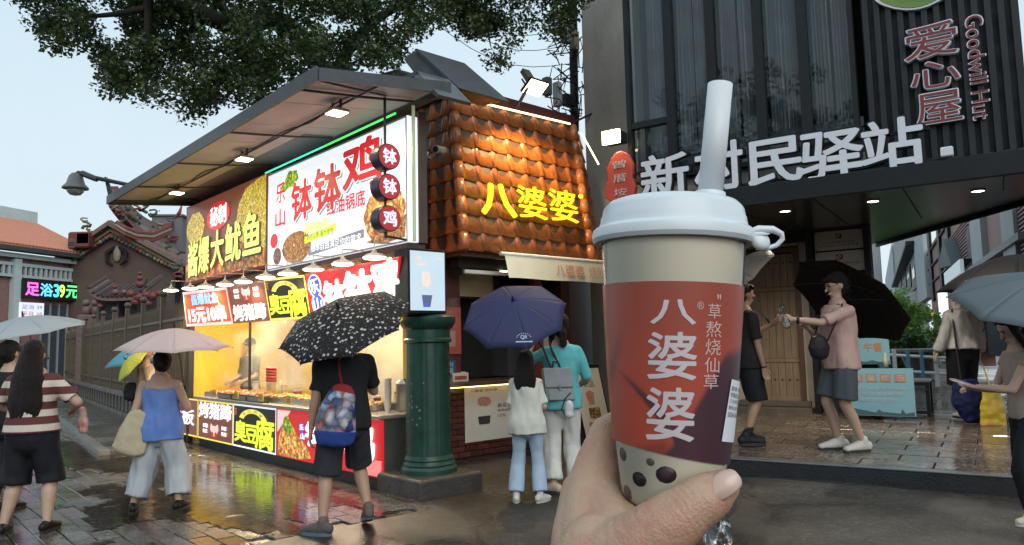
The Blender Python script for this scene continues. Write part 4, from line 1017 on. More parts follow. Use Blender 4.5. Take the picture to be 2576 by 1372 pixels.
P = Panel(ST.w(2.98, 1.14, 1.55), ST.w(2.77, 1.14, 1.55), ST.w(2.77, 1.14, 1.15), ST.w(2.98, 1.14, 1.15))
t = thing('price_card', P.p(.5, 0), 'small red price card on the yellow partition inside the stall', 'card'); board(P, 'card', mat('card_red', (.5, .12, .06), .5, var=.3, vs=20), t, .01)
tx = MB(); P.text(tx, '价目表', .15, .72, .85, .9, .004, .01); P.text(tx, '烤肠 5元', .15, .45, .85, .6, .004, .0); P.text(tx, '鱿鱼 10元', .15, .2, .85, .35, .004, .0); tx.build('lettering', P_letter, t)

for k, u in enumerate((1.9, 4.3)):  # unseen tube lights, added to brighten the stall interior
    c = ST.w(u, .55, 2.44); t = thing('fill_tube', c, ('added fill tube under the stall ceiling over the middle trays', 'added fill tube under the stall ceiling over the far left trays')[k], 'lamp', 'added fill tubes inside the stall')
    MB().fbox(ST, u - .62, u + .62, .51, .59, 2.46, 2.498).build('holder', M_white, t); MB().tube([ST.w(u - .58, .55, 2.44), ST.w(u + .58, .55, 2.44)], .016, 8).build('tube', glow('fill_tube_white', (1, .82, .55), 6), t)
    l_ = bpy.data.lights.new('fill_tube_light', 'AREA'); l_.shape = 'RECTANGLE'; l_.size = 1.1; l_.size_y = .05; l_.energy = 75; l_.color = (1, .80, .50); lo_ = bpy.data.objects.new('fill_tube_light', l_); COL.objects.link(lo_); lo_.parent = t; lo_.location = (0, 0, -.03); lo_.rotation_euler = (0, 0, math.atan2(ST.au.y, ST.au.x))
# steam over the hot trays
m = bpy.data.materials.new('steam'); m.use_nodes = True; tt = m.node_tree; tt.nodes.clear()
o_ = tt.nodes.new('ShaderNodeOutputMaterial'); pv_ = tt.nodes.new('ShaderNodeVolumePrincipled'); pv_.inputs['Color'].default_value = (.95, .93, .9, 1)
nz = _noise(tt, 1.7, 4, .6); dn = _ramp(tt, nz, ((.48, 0.0), (.68, 1.0)))
mu = tt.nodes.new('ShaderNodeMath'); mu.operation = 'MULTIPLY'; mu.inputs[1].default_value = .85
tt.links.new(dn, mu.inputs[0]); tt.links.new(mu.outputs[0], pv_.inputs['Density']); tt.links.new(pv_.outputs[0], o_.inputs['Volume'])
so = MB().fbox(ST, .6, 5.7, .35, 1.6, .9, 2.1).build('steam', m); tag(so, 'thin white steam drifting over the hot trays inside the stall', 'steam', kind='stuff')
# ================================================================== tea shop with the mansard tile roof
M_tile = mat('glazed_roof_tile', (.46, .155, .045), .30, c2=(.27, .08, .024), vs=7, bump=.2, bs=30, coat=.35, piece=.28, rv=.08)
M_brick = mat('dark_red_brick', (.105, .030, .022), .45, c2=(.055, .018, .014), vs=9, bump=.3, bs=60, piece=.3)
M_mort = mat('dark_mortar', (.045, .030, .026), .8, var=.3)
M_maroon = mat('maroon_metal', (.085, .022, .020), .45, var=.3, vs=4)
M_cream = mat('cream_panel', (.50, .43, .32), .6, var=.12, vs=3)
M_green = mat('green_iron', (.012, .060, .042), .32, var=.4, vs=5, bump=.15, bs=60, rv=.1)
M_plinth = mat('plinth_stone', (.06, .055, .05), .45, var=.5, vs=5, bump=.5, bs=30, rv=.2)
shop = thing('tea_shop', ST.w(1.5, 2.8, 0), 'small brick tea shop under a steep orange glazed tile roof with glowing yellow characters', 'shop')
EU, EZ, RU, RZ = .50, 2.70, 1.02, 4.92          # eave and ridge of the steep tile face
VL0, VL1 = 1.58, 1.84                            # left hip at eave / ridge
VR0, VR1 = 4.00, 4.24
N_C, N_R = 8, 9
def tile_mesh(L, Wd, n=11):
    """one pan-and-roll tile: x across, y up the slope, curved section, thick lip"""
    mb = MB(); mb.smooth = True; pr_ = []
    for k in range(n + 1):
        t = k / n; x = (t - .5) * Wd
        z = .029 * math.sin(math.pi * min(1, t / .38)) ** .8 if t < .38 else -.006 * math.sin(math.pi * (t - .38) / .62)
        pr_.append((x, z))
    vs = []
    for (y, dz) in ((0, .017), (0, .003), (L * 1.10, -.006), ):
        vs += [Vector((x, y, z + dz)) for x, z in pr_]
    m_ = n + 1; fs = []
    for k in range(n): fs += [(m_ + k, m_ + k + 1, k + 1, k), (k, k + 1, 2 * m_ + k + 1, 2 * m_ + k)]
    return mb.add(vs, fs)
def tile_field(p00, p10, p01, p11, nc, nr):
    """tiles over a sloping face given by eave-left, eave-right, ridge-left, ridge-right"""
    Wd = (p10 - p00).length / nc; L = (p01 - p00).length / nr
    me = mesh_of(tile_mesh(L, Wd * 1.0), 'tile', M_tile, True)
    for r in range(nr):
        for c in range(nc):
            a0 = p00.lerp(p01, r / nr); a1 = p10.lerp(p11, r / nr); b0 = p00.lerp(p01, (r + 1) / nr); b1 = p10.lerp(p11, (r + 1) / nr)
            p = a0.lerp(a1, (c + .5) / nc); q = b0.lerp(b1, (c + .5) / nc); x = (a1 - a0) / nc; y = (q - p)
            n = x.cross(y).normalized(); sx = x.length / Wd; k = random.Random(r * 50 + c)
            X = x.normalized(); Y = y.normalized()
            M = Matrix(((X.x * sx, Y.x, n.x, p.x), (X.y * sx, Y.y, n.y, p.y), (X.z * sx, Y.z, n.z, p.z), (0, 0, 0, 1)))
            piece('tile', me, shop, M @ Matrix.Rotation(k.uniform(-.012, .012), 4, 'Z') @ Matrix.Translation((0, k.uniform(-.006, .006), k.uniform(0, .004))))
e0, e1, r0, r1 = ST.w(EU, VL0, EZ), ST.w(EU, VR0, EZ), ST.w(RU, VL1, RZ), ST.w(RU, VR1, RZ)
tile_field(e0, e1, r0, r1, N_C, N_R)
l0, lr0 = ST.w(EU + 1.5, VL0, EZ + .02), ST.w(RU + 1.1, VL1, RZ)
tile_field(l0, e0, lr0, r0, 4, N_R)
q_ = ST.on_u(1516, 655, EU + .30); c0 = ST.w(EU + .30, q_.y, EZ + .03); q_ = ST.on_u(1458, 330, RU + .25); cr0 = ST.w(RU + .25, q_.y, RZ)
tile_field(e1, c0, r1, cr0, 3, N_R)
for a, b in ((e0, r0), (e1, r1)):                # hip rolls
    for k in range(N_R):
        p, q = a.lerp(b, k / N_R), a.lerp(b, (k + 1.08) / N_R)
        mb = MB(); mb.smooth = True; mb.tube([p + Vector((0, 0, .0)), q], [.085, .066], 10); mb.build('hip_tile', M_tile, shop)
sub = MB(); off = Vector((ST.au.x, ST.au.y, 0)) * .10
sub.slab([e0, e1, r1, r0], off); sub.build('roof_deck', M_brown, shop)
MB().slab([l0, e0, r0, lr0], Vector((ST.av.x, ST.av.y, 0)) * .08).build('roof_deck', M_brown, shop)
MB().slab([e1, c0, cr0, r1], off).build('roof_deck', M_brown, shop)
rp_ = MB(); rp_.slab([ST.w(RU - .03, VL1 - .06, RZ + .02), ST.w(RU - .03, VR1 + .03, RZ + .02), ST.w(RU + 1.3, VR1 + .6, RZ + .02), ST.w(RU + 1.3, VL1 - .06, RZ + .02)], (0, 0, .16)); rp_.build('parapet', M_maroon, shop)
MB().slab([e0 + off * .8, e1 + off * .8, c0, l0], (0, 0, -.06)).build('eave_soffit', M_brown, shop)
# body
WU = 1.02
MB().fbox(ST, WU, WU + .12, 1.40, 1.62, 0, EZ - .03, .004).build('corner_post', M_maroon, shop)
MB().fbox(ST, WU + .02, WU + .10, 1.622, 1.92, .96, EZ - .03, .003).build('side_panel', M_maroon, shop)
MB().fbox(ST, WU, WU + .12, 3.30, 3.46, .98, EZ - .03, .004).build('post', mat('red_metal', (.20, .03, .025), .45, var=.2), shop)
MB().fbox(ST, WU, WU + .12, 3.86, 4.05, 0, EZ - .03, .004).build('corner_post', M_maroon, shop)
MB().fbox(ST, WU + .03, WU + .16, 1.62, 3.86, -.02, .95).build('wall_backing', M_mort, shop)
bme = mesh_of(MB().box((0, 0, 0), (.03, .208, .066), None, .004), 'brick', M_brick)
for r in range(12):
    for c in range(12):
        v = 1.62 + .11 + c * .218 - (.109 if r % 2 else 0)
        if v < 1.64 or v > 3.86: continue
        q = random.Random(r * 31 + c)
        piece('brick', bme, shop, Matrix.Translation(ST.w(WU + .016 + q.uniform(-.003, .003), v, .045 + r * .076)) @ ST.m.to_3x3().to_4x4())
MB().fbox(ST, WU - .22, WU + .45, 1.56, 3.86, .955, 1.01, .006).build('counter_top', mat('counter_wood', (.09, .055, .035), .4, var=.4, vs=6), shop)
MB().fbox(ST, WU - .10, WU - .08, 1.66, 3.8, .935, .948).build('counter_light', glow('counter_strip', (1, .66, .25), 4), shop)
MB().slab([ST.w(WU, 4.05, 0), ST.w(WU + .1, 4.05, 0), ST.w(WU + 1.0, 5.7, 0), ST.w(WU + .9, 5.7, 0)], (0, 0, EZ - .03)).build('chamfer_wall', M_maroon, shop)
# room behind the counter
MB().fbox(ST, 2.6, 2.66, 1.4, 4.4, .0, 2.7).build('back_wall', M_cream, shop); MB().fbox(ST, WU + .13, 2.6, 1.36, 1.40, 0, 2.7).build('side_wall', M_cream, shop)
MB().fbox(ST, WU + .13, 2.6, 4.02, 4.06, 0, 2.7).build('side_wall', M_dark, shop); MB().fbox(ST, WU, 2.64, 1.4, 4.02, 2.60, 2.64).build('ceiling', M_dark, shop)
MB().fbox(ST, WU + .3, WU + .75, 2.0, 2.75, 2.18, 2.55).build('pipe_box', M_cream, shop)
for v in (2.02, 2.10): MB().tube([ST.w(1.5, v, 2.2), ST.w(1.5, v, 1.02)], .018, 6).build('pipe', M_black, shop)
MB().fbox(ST, 1.9, 2.0, 2.6, 3.2, 1.0, 2.2, .01).build('cabinet', M_dark, shop); MB().fbox(ST, 1.7, 2.2, 3.35, 3.95, 1.0, 1.55, .01).build('machine', mat('machine_grey', (.10, .10, .11), .35, var=.2), shop)
qa, qb = ST.on_u(1334, 866, 1.45), ST.on_u(1380, 866, 1.45)
P = Panel(ST.w(1.45, qa.y, 1.40), ST.w(1.45, qb.y, 1.40), ST.w(1.45, qb.y, 1.13), ST.w(1.45, qa.y, 1.13))
t = thing('ordering_screen', ST.w(1.45, 2.75, 1.02), 'glowing white ordering screen on the tea shop counter behind the navy umbrella', 'screen')
P.board(MB(), .03, .03).build('case', M_black, t); f = MB(); P.rect(f, 0, 0, 1, 1, .004); f.build('display', glow('display_white', (.7, .82, .9), .9), t)
def clutter(u, v, z, label, kind):
    c = ST.w(u, v, z)
    if kind == 'box':
        t = thing('carton', c, label, 'carton'); MB().fbox(ST, u - .08, u + .08, v - .13, v + .13, z, z + .12, .006).build('carton', mat('carton_white', (.55, .50, .42), .7, var=.2), t); MB().fbox(ST, u - .082, u - .08, v - .1, v + .1, z + .03, z + .08).build('print', M_dred_, t)
    else:
        t = thing('fruit_basket', c, label, 'basket'); MB().lathe([(.13, 0), (.17, .10), (.175, .11)], c, 20, closed=False).build('basket', mat('basket', (.40, .30, .18), .7, var=.3), t)
        q = random.Random(3); g_ = MB(); g_.smooth = True
        for k in range(9): g_.ball(c + Vector((q.uniform(-.1, .1), q.uniform(-.1, .1), .09 + q.uniform(0, .06))), .05, 10, 7)
        tag(g_.build('bags', mat('clear_bag', (.6, .58, .52), .3, var=.3), t), kind='stuff')
M_dred_ = mat('dull_red', (.30, .06, .05), .6, var=.2)
clutter(1.05, 1.86, 1.01, 'pale carton on the tea shop counter next to the address plate', 'box')
clutter(1.3, 2.02, 1.01, 'second pale carton on the counter under the navy umbrella rim', 'box')
clutter(1.95, 3.62, 1.55, 'basket of bagged goods on top of the dark machine', 'basket')
MB().fbox(ST, 1.15, 1.18, 3.48, 3.70, 1.35, 1.85).build('menu_sheet', mat('paper_white', (.62, .60, .56), .6, var=.1), shop)
# glowing characters on the tiles
ls = thing('glowing_letter_sign', ST.w(EU - .02, 2.8, 3.2), 'glowing yellow characters fixed on the tile roof front', 'sign')
M_ly = lit('letter_yellow', (.90, .74, .02), 1.0)
LU = EU + .02
for ch, (x0, y0, x1, y1) in zip('八婆婆', ((1208, 464, 1292, 544), (1302, 470, 1372, 552), (1382, 478, 1450, 560))):
    a, b = ST.on_u(x0, (y0 + y1) / 2, LU), ST.on_u(x1, (y0 + y1) / 2, LU); z0, z1 = ST.on_u((x0 + x1) / 2, y1, LU).z, ST.on_u((x0 + x1) / 2, y0, LU).z
    P = Panel(ST.w(LU + .04, a.y, z1), ST.w(LU + .04, b.y, z1), ST.w(LU - .03, b.y, z0), ST.w(LU - .03, a.y, z0))
    f = MB(); P.text(f, ch, 0, 0, 1, 1, .02, .012 if ch != '八' else .03, .012); f.build('character', M_ly, ls)
q = ST.on_u(1458, 495, LU); f = MB(); f.lathe([(.035, 0), (.035, .03)], ST.w(LU - .01, q.y, q.z), 12, axis=-Vector((ST.au.x, ST.au.y, 0))); f.build('dot', M_ly, ls)
P = Panel(ST.w(EU + .42, 4.32, 3.05), ST.w(EU + .8, 4.55, 3.05), ST.w(EU + .75, 4.56, 2.78), ST.w(EU + .36, 4.33, 2.78))
f = MB(); P.text(f, '八', 0, 0, 1, 1, .06, .05, .02); f.build('character', M_ly, ls)
def strip(a, b, label):
    t = thing('light_strip', a.lerp(b, .5), label, 'light strip', 'warm light strips on the tile roof')
    MB().tube([a, b], .014, 6).build('tube', glow('strip_warm', (1, .78, .40), 3.2), t)
g = lambda x, y, u: ST.m @ ST.on_u(x, y, u)
strip(g(1181, 252, RU - .08), g(1434, 312, RU - .08), 'warm light strip along the ridge of the tile roof front')
strip(g(1463, 336, RU + .05), g(1506, 414, RU - .1), 'warm light strip down the right hip of the tile roof')
# floodlights on masts above the roof and by the concrete pier
def flood(px, py, u, label, w, tilt, mast=True):
    c = g(px, py, u); t = thing('flood_light', c, label, 'flood light', 'flood lights above the tile roof')
    R = Matrix.Translation(c) @ ST.m.to_3x3().to_4x4() @ Matrix.Rotation(tilt, 4, 'Y')
    MB().box((0, 0, .028), (w * .72, w, .05), R, .012).build('housing', M_black, t); MB().box((0, 0, -.002), (w * .66, w * .92, .006), R).build('lens', glow('flood_lens', (1, .76, .36), 12), t)
    for s in (-1, 1): MB().box((0, s * w * .53, .06), (.02, .012, .14), R).build('bracket', M_black, t)
    if mast: MB().tube([R @ Vector((0, -w * .3, .03)), R @ Vector((.25, -w * .85, -.22)), ], .022, 6).build('arm', M_black, t); MB().box((0, 0, .24), (.07, .13, .26), R, .01).build('driver_box', mat('driver_brown', (.09, .07, .05), .5, var=.3), t)
    return c, t
c, t = flood(1347, 222, .12, 'bright flood light on an arm over the middle of the tile roof ridge', .34, .6)
spot('flood_beam', c + Vector((0, 0, -.04)), ST.w(EU - .1, 2.9, 3.4), 330, (1, .64, .26), 2.2, t, .08)
c, t = flood(1507, 284, 1.3, 'bright flood light at the right end of the tile roof, near the concrete pier', .28, .55, False)
spot('flood_beam', c + Vector((0, 0, -.04)), ST.w(EU, 3.3, 3.6), 200, (1, .68, .32), 2.2, t, .08)
MB().tube([c + Vector((0, 0, .05)), g(1440, 310, 1.4)], .02, 6).build('arm', M_black, t)
p = KB.w(-1.42, .22, 3.93); t = thing('flood_light', p, 'small bright flood light above the red stone-shaped sign', 'flood light', 'flood lights above the tile roof')
MB().fbox(KB, -1.54, -1.30, .18, .36, 3.85, 3.99, .01).build('housing', M_black, t); MB().fbox(KB, -1.53, -1.31, .15, .178, 3.83, 3.99).build('lens', glow('flood_lens', (1, .76, .36), 12), t)
MB().fbox(KB, -1.44, -1.40, .36, .42, 3.94, 3.98).build('bracket', M_black, t)
spot('flood_beam', KB.w(-1.42, .10, 3.92), KB.w(-1.42, .0, 2.2), 45, (1, .76, .45), 2.4, t, .06)
# pole with cables and boxes beside the concrete pier
up_ = thing('utility_pole', g(1432, 300, 1.7), 'cluttered utility pole with boxes and coiled cables beside the concrete pier', 'pole')
MB().tube([g(1446, 330, 1.7), g(1440, -60, 1.7)], .075, 10).build('pole', M_black, up_)
for x, y, w, h, m_ in ((1420, 95, .16, .22, M_zinc), (1440, 105, .13, .34, mat('box_tan', (.20, .16, .10), .5, var=.3)), (1398, 240, .10, .42, mat('box_pale', (.48, .47, .44), .5, var=.2)), (1372, 220, .12, .30, M_zinc), (1425, 255, .22, .2, M_black)):
    q = ST.on_u(x, y, 1.6); MB().fbox(ST, 1.5, 1.62, q.y - w / 2, q.y + w / 2, q.z - h / 2, q.z + h / 2, .008).build('junction_box', m_, up_)
cb = MB(); cb.smooth = True; q = random.Random(5)
for k in range(30):
    x, y = q.uniform(1395, 1462), q.uniform(120, 330); pts = [g(x + q.uniform(-30, 30), y + q.uniform(-40, 40), 1.5 + q.uniform(-.1, .15)) for j in range(4)]
    cb.tube(pts, .011, 5)
tag(cb.build('cables', M_black, up_), kind='stuff')
for k in range(3):
    a, b = g(1440, 60 + 50 * k, 1.7), g(1100 - 40 * k, -30 + 10 * k, 3.0)
    t_ = MB(); t_.smooth = True; t_.tube([a.lerp(b, s / 8) - Vector((0, 0, .5 * math.sin(math.pi * s / 8))) for s in range(9)], .006, 5); t_.build('overhead_wire', M_black, up_)
# things under the eave
t = thing('air_curtain', ST.w(.75, 2.1, 2.4), 'black air curtain unit with a pale tube under the eave', 'air curtain')
MB().fbox(ST, .72, .92, 1.66, 2.50, 2.50, 2.66, .01).build('case', M_black, t); MB().fbox(ST, .64, .70, 1.70, 2.46, 2.42, 2.475, .01).build('tube', mat('tube_case', (.62, .62, .6), .35, var=.1), t)
MB().fbox(ST, .66, .90, 1.66, 1.69, 2.40, 2.498).build('end_cap', M_black, t); MB().lathe([(.05, 0), (.05, .012)], ST.w(.7, 2.42, 2.48), 14).build('lamp_lens', glow('lens_small', (1, .85, .6), 8), t)
t = thing('roller_awning', ST.w(.4, 3.3, 2.5), 'pale green roller awning with faint red characters under the tile eave', 'awning')
AU = .36; a = ST.on_u(1270, 640, AU); zt_ = 2.66; zb = 2.36
mb = MB(); mb.smooth = True; n = 24
P2 = [[ST.w(AU - .02 * r, a.y + (4.2 - a.y) * k / n + .03 * (r / 2) * (k < 1), zt_ - (zt_ - zb) * r / 2 + .002 * math.sin(k * .5) * r) for k in range(n + 1)] for r in range(3)]
for r in range(2):
    for k in range(n): mb.quad(P2[r + 1][k], P2[r + 1][k + 1], P2[r][k + 1], P2[r][k])
o = mb.build('valance', mat('awning_cloth', (.62, .68, .62), .7, var=.12, vs=4), t, smooth=False)
MB().tube([ST.w(AU + .02, a.y - .06, zt_ + .02), ST.w(AU + .02, 4.2, zt_ + .02)], .028, 10).build('roller', M_white, t)
P = Panel(ST.w(AU - .03, 3.05, 2.60), ST.w(AU - .03, 4.15, 2.60), ST.w(AU - .062, 4.15, 2.41), ST.w(AU - .062, 3.05, 2.41))
f = MB(); P.text(f, '八婆婆', .0, .05, .52, .95, .004, .02); P.text(f, '烧仙草', .62, .05, 1.1, .95, .004, .01); f.build('lettering', mat('faded_red', (.50, .27, .23), .7, var=.1), t)
# posters on the brickwork
def poster(p0, p1, z0, z1, u, label, fill, name='poster'):
    P = Panel(ST.w(u, p0, z1), ST.w(u, p1, z1), ST.w(u, p1, z0), ST.w(u, p0, z0)); t = thing(name, P.p(.5, 0), label, 'poster'); board(P, 'sheet', mat('poster_paper', (.58, .57, .52), .5, var=.08), t, .006); fill(P, t)
M_pink_ = mat('print_salmon', (.50, .26, .22), .5, var=.4, vs=25); M_inkp = mat('poster_ink', (.05, .045, .045), .5, var=.2)
def menu(P, t):
    print_(t, 'lettering', M_inkp, lambda m: (P.text(m, '八婆婆 烧仙草', .1, .90, .62, .95, .004, .01), P.text(m, '新品', .62, .58, .80, .66, .004, .01), P.text(m, '草莓鲜奶', .62, .50, .90, .55, .004, .005), P.text(m, '12元', .62, .40, .78, .46, .004, .005)))
    print_(t, 'ice_picture', M_pink_, lambda m: P.oval(m, .36, .72, .13, .09, .004, 20, .2, 2)); print_(t, 'cup_picture', M_inkp, lambda m: P.poly(m, [(.24, .45), (.26, .30), (.46, .30), (.48, .45)], .004))
poster(1.95, 2.88, .20, .93, WU - .01, 'white menu poster on the brick front below the counter', menu)
poster(3.35, 3.72, .28, .92, WU - .01, 'pale notice on the brick front right of the woman in teal', lambda P, t: print_(t, 'lettering', M_inkp, lambda m: (P.text(m, '招聘', .15, .70, .85, .9, .004, .01), P.text(m, '奶茶店员', .15, .5, .85, .6, .004, .0))))
P = Panel(ST.w(WU - .02, 1.40, 2.0), ST.w(WU - .02, 1.90, 2.0), ST.w(WU - .02, 1.90, 1.38), ST.w(WU - .02, 1.40, 1.38))
t = thing('ordering_poster', P.p(.5, 0), 'dull red ordering poster on the maroon corner post', 'poster'); board(P, 'sheet', M_dred_, t, .01)
print_(t, 'lettering', mat('faded_cream', (.42, .25, .22), .6, var=.1), lambda m: (P.text(m, '八婆婆', .3, .86, .7, .93, .004, .01), P.text(m, '扫码点单', .15, .70, .85, .80, .004, .02), P.text(m, '无需排队', .15, .57, .85, .66, .004, .01)))
print_(t, 'white_patch', mat('print_dusky', (.35, .20, .19), .6, var=.3, vs=30), lambda m: P.rect(m, .2, .16, .8, .50, .004))
P = Panel(ST.w(WU - .03, 1.42, 1.30), ST.w(WU - .03, 1.80, 1.30), ST.w(WU - .03, 1.80, 1.09), ST.w(WU - .03, 1.42, 1.09))
t = thing('address_plate', P.p(.5, 0), 'small blue address plate at the corner of the tea shop counter', 'plate'); board(P, 'plate', mat('plate_blue', (.02, .06, .16), .35, var=.1), t, .01)
print_(t, 'lettering', mat('plate_white', (.5, .55, .6), .5, var=0), lambda m: (P.text(m, '曾厝垵社', .1, .62, .9, .88, .004, .01), P.text(m, '128-2号', .12, .12, .88, .5, .004, .01)))
# leaning menu board on the ground
mbt = thing('menu_board', ST.w(.25, 3.1, gz(1, 10)), 'black framed menu board leaning on the ground beside the milk tea cup', 'menu board')
qa = ST.on_u(1478, 882, .55)
P = Panel(ST.w(.45, 3.45, 1.12), ST.w(.40, 3.95, 1.12), ST.w(.18, 3.98, .10), ST.w(.22, 3.48, .10))
P.board(MB(), .03, .05).build('frame', M_black, mbt); board(P, 'sheet', mat('poster_paper', (.58, .57, .52), .5), mbt, -.004)
print_(mbt, 'lettering', M_inkp, lambda m: (P.text(m, '八婆婆 烧仙草', .08, .92, .6, .95, .010, .0), P.text(m, '新品', .3, .74, .7, .83, .010, .01), P.text(m, '热饮系列', .2, .22, .8, .27, .010, .0)))
print_(mbt, 'cup_picture', M_pink_, lambda m: P.poly(m, [(.3, .66), (.36, .50), (.56, .50), (.62, .66), (.46, .7)], .010)); print_(mbt, 'snack_picture', food_print('food_board', ((.5, .2, .05), (.1, .05, .03), (.6, .4, .2)), 30, 0), lambda m: P.rect(m, .3, .32, .72, .46, .010))

# ------------------------------------------------------------------ green iron column, stone plinth and poster light box
pl = thing('stone_plinth', ST.w(-.38, .36, 0), 'dark rough stone plinth under the green iron column', 'plinth')
bevel(MB().fbox(ST, -.78, .0, -.03, .76, -.05, .195, .02).build('block', M_plinth, pl), .012)
cc = ST.w(-.39, .36, .195); col = thing('iron_column', cc, 'dark green cast iron column with stepped base and capital', 'column')
prof = [(.295, 0), (.295, .045), (.285, .06), (.27, .075), (.275, .09), (.262, .11), (.255, .125), (.262, .14), (.25, .165), (.242, .18)]
MB().lathe(prof, cc, 48).build('base', M_green, col, smooth=True)
sh = MB(); n = 96; vs = []
for h, r in ((.175, .238), (.30, .236), (.9, .232), (1.33, .228), (1.36, .228)):
    for k in range(n):
        a = 2 * math.pi * k / n; rr = r - (.005 if (k % 8) in (0,) else 0)
        vs.append(cc + Vector((rr * math.cos(a), rr * math.sin(a), h)))
sh.smooth = True; sh.add(vs, [(i * n + k, i * n + (k + 1) % n, (i + 1) * n + (k + 1) % n, (i + 1) * n + k) for i in range(4) for k in range(n)])
sh.build('shaft', M_green, col)
MB().lathe([(.232, 1.33), (.252, 1.345), (.252, 1.37), (.236, 1.385), (.238, 1.47), (.262, 1.49), (.285, 1.52), (.292, 1.54), (.30, 1.56), (.30, 1.60), (.28, 1.62), (.1, 1.63)], cc, 48).build('capital', M_green, col, smooth=True)
ru = MB(); q = random.Random(8)
for k in range(16):
    a = -2.2 + q.uniform(-.5, .6); h = q.uniform(.5, 1.0); r = .2345; s_ = q.uniform(.006, .02)
    p = cc + Vector((r * math.cos(a), r * math.sin(a), h)); tn = Vector((-math.sin(a), math.cos(a), 0)); nn = Vector((math.cos(a), math.sin(a), 0)) * .003
    ru.quad(*[p + nn + tn * (s_ * math.cos(b) * q.uniform(.5, 1)) + Vector((0, 0, s_ * math.sin(b) * q.uniform(.5, 1))) for b in [2 * math.pi * j / 7 for j in range(7)]])
tag(ru.build('paint_chips', mat('chipped_paint', (.22, .24, .2), .7, var=.3), col), kind='stuff')
a, b = ST.on_u(1030, 700, -.66), ST.on_u(1117, 700, -.66)
z1, z0 = ST.on_u(1030, 630, -.66).z, ST.on_u(1030, 781, -.66).z
P = Panel(ST.w(-.66, a.y, z1), ST.w(-.66, b.y, z1), ST.w(-.66, b.y, z0), ST.w(-.66, a.y, z0))
t = thing('poster_light_box', P.p(.5, 0), 'black poster light box showing a drink, on top of the green column', 'light box')
MB().fbox(ST, -.65, -.42, a.y - .015, b.y + .03, z0 - .03, z1 + .03, .006).build('case', M_black, t)
MB().fbox(ST, -.60, -.30, a.y + .12, b.y - .1, 1.82, z0 - .03).build('mount', M_black, t)
print_(t, 'lit_sheet', lit('sheet_blue', (.50, .62, .70), .4), lambda m: P.rect(m, 0, 0, 1, 1, .012))
print_(t, 'cup_picture', lit('cup_ink', (.10, .13, .22), .3), lambda m: P.poly(m, [(.32, .26), (.36, .06), (.56, .06), (.62, .26)], .016))
print_(t, 'glow_picture', lit('cup_blue', (.05, .08, .6), .8), lambda m: P.poly(m, [(.38, .12), (.39, .08), (.50, .08), (.52, .12)], .018))
print_(t, 'cream_picture', lit('cream', (.72, .52, .45), .6), lambda m: P.oval(m, .45, .52, .12, .14, .016, 20, .3, 2))
print_(t, 'lettering', lit('peach', (.72, .42, .34), .7), lambda m: (P.text(m, '白桃', .14, .84, .32, .91, .016, .01), P.text(m, '乌龙茶', .14, .74, .46, .81, .016, .01), P.text(m, '八婆婆', .76, .86, .92, .90, .016, .0)))
# two bullet cameras between the white sign and the roof
for k, (x, y, lb) in enumerate(((1052, 388, 'white bullet camera on the left of the pair beside the tile roof'), (1105, 377, 'white bullet camera on the right of the pair, pointing at the street'))):
    c = g(x, y, .2); t = thing('security_camera', c, lb, 'camera', 'bullet cameras beside the tile roof'); d = Vector((-.35, -.85, -.15)) if k else Vector((-.95, -.1, .15)); d.normalize()
    MB().tube([c - d * .12, c + d * .1], [.045, .05], 12).build('body', mat('camera_shell', (.30, .29, .27), .4, var=.2), t, smooth=False); MB().tube([c + d * .1, c + d * .105], .036, 12).build('lens', M_black, t)
    MB().tube([c - d * .08, g(1085, 402, .35)], .02, 6).build('bracket', M_zinc, t)
# ================================================================== left background: temple, fence, old shop row
def w_at(px, py, y): return at_y(px, py, y)
M_tred = mat('temple_plaster', (.098, .062, .050), .8, var=.18, vs=2, bump=.12, bs=20)
M_trf = mat('temple_roof_tile', (.20, .13, .11), .6, c2=(.11, .07, .06), vs=8, bump=.4, bs=25)
M_trim = mat('temple_trim', (.36, .25, .12), .6, c2=(.12, .05, .03), vs=14, bump=.4, bs=40)
ORN = [mat('ornament_' + n, c, .5, var=.4, vs=20) for n, c in (('red', (.20, .045, .035)), ('green', (.09, .14, .08)), ('teal', (.075, .13, .12)), ('cream', (.30, .26, .18)), ('orange', (.26, .13, .06)), ('rose', (.20, .12, .105)))]
M_rtile = mat('orange_roof_tile', (.56, .23, .15), .6, c2=(.46, .18, .11), vs=10, bump=.2, bs=30)
M_pale = mat('pale_blue_paint', (.52, .60, .60), .6, var=.15, vs=3)
M_brickp = mat('pink_brick', (.30, .15, .13), .7, var=.25, vs=8, bump=.2)
M_grey = mat('grey_paint', (.33, .33, .32), .6, var=.2, vs=3)
M_shopg = mat('shop_glass', (.06, .08, .10), .08, var=.3, vs=2)
M_bronze = mat('fence_bronze', (.145, .11, .07), .45, metal=.3, var=.35, vs=6)
M_fbase = mat('fence_base_stone', (.15, .13, .115), .55, var=.4, vs=4, bump=.3, bs=30, rv=.15)

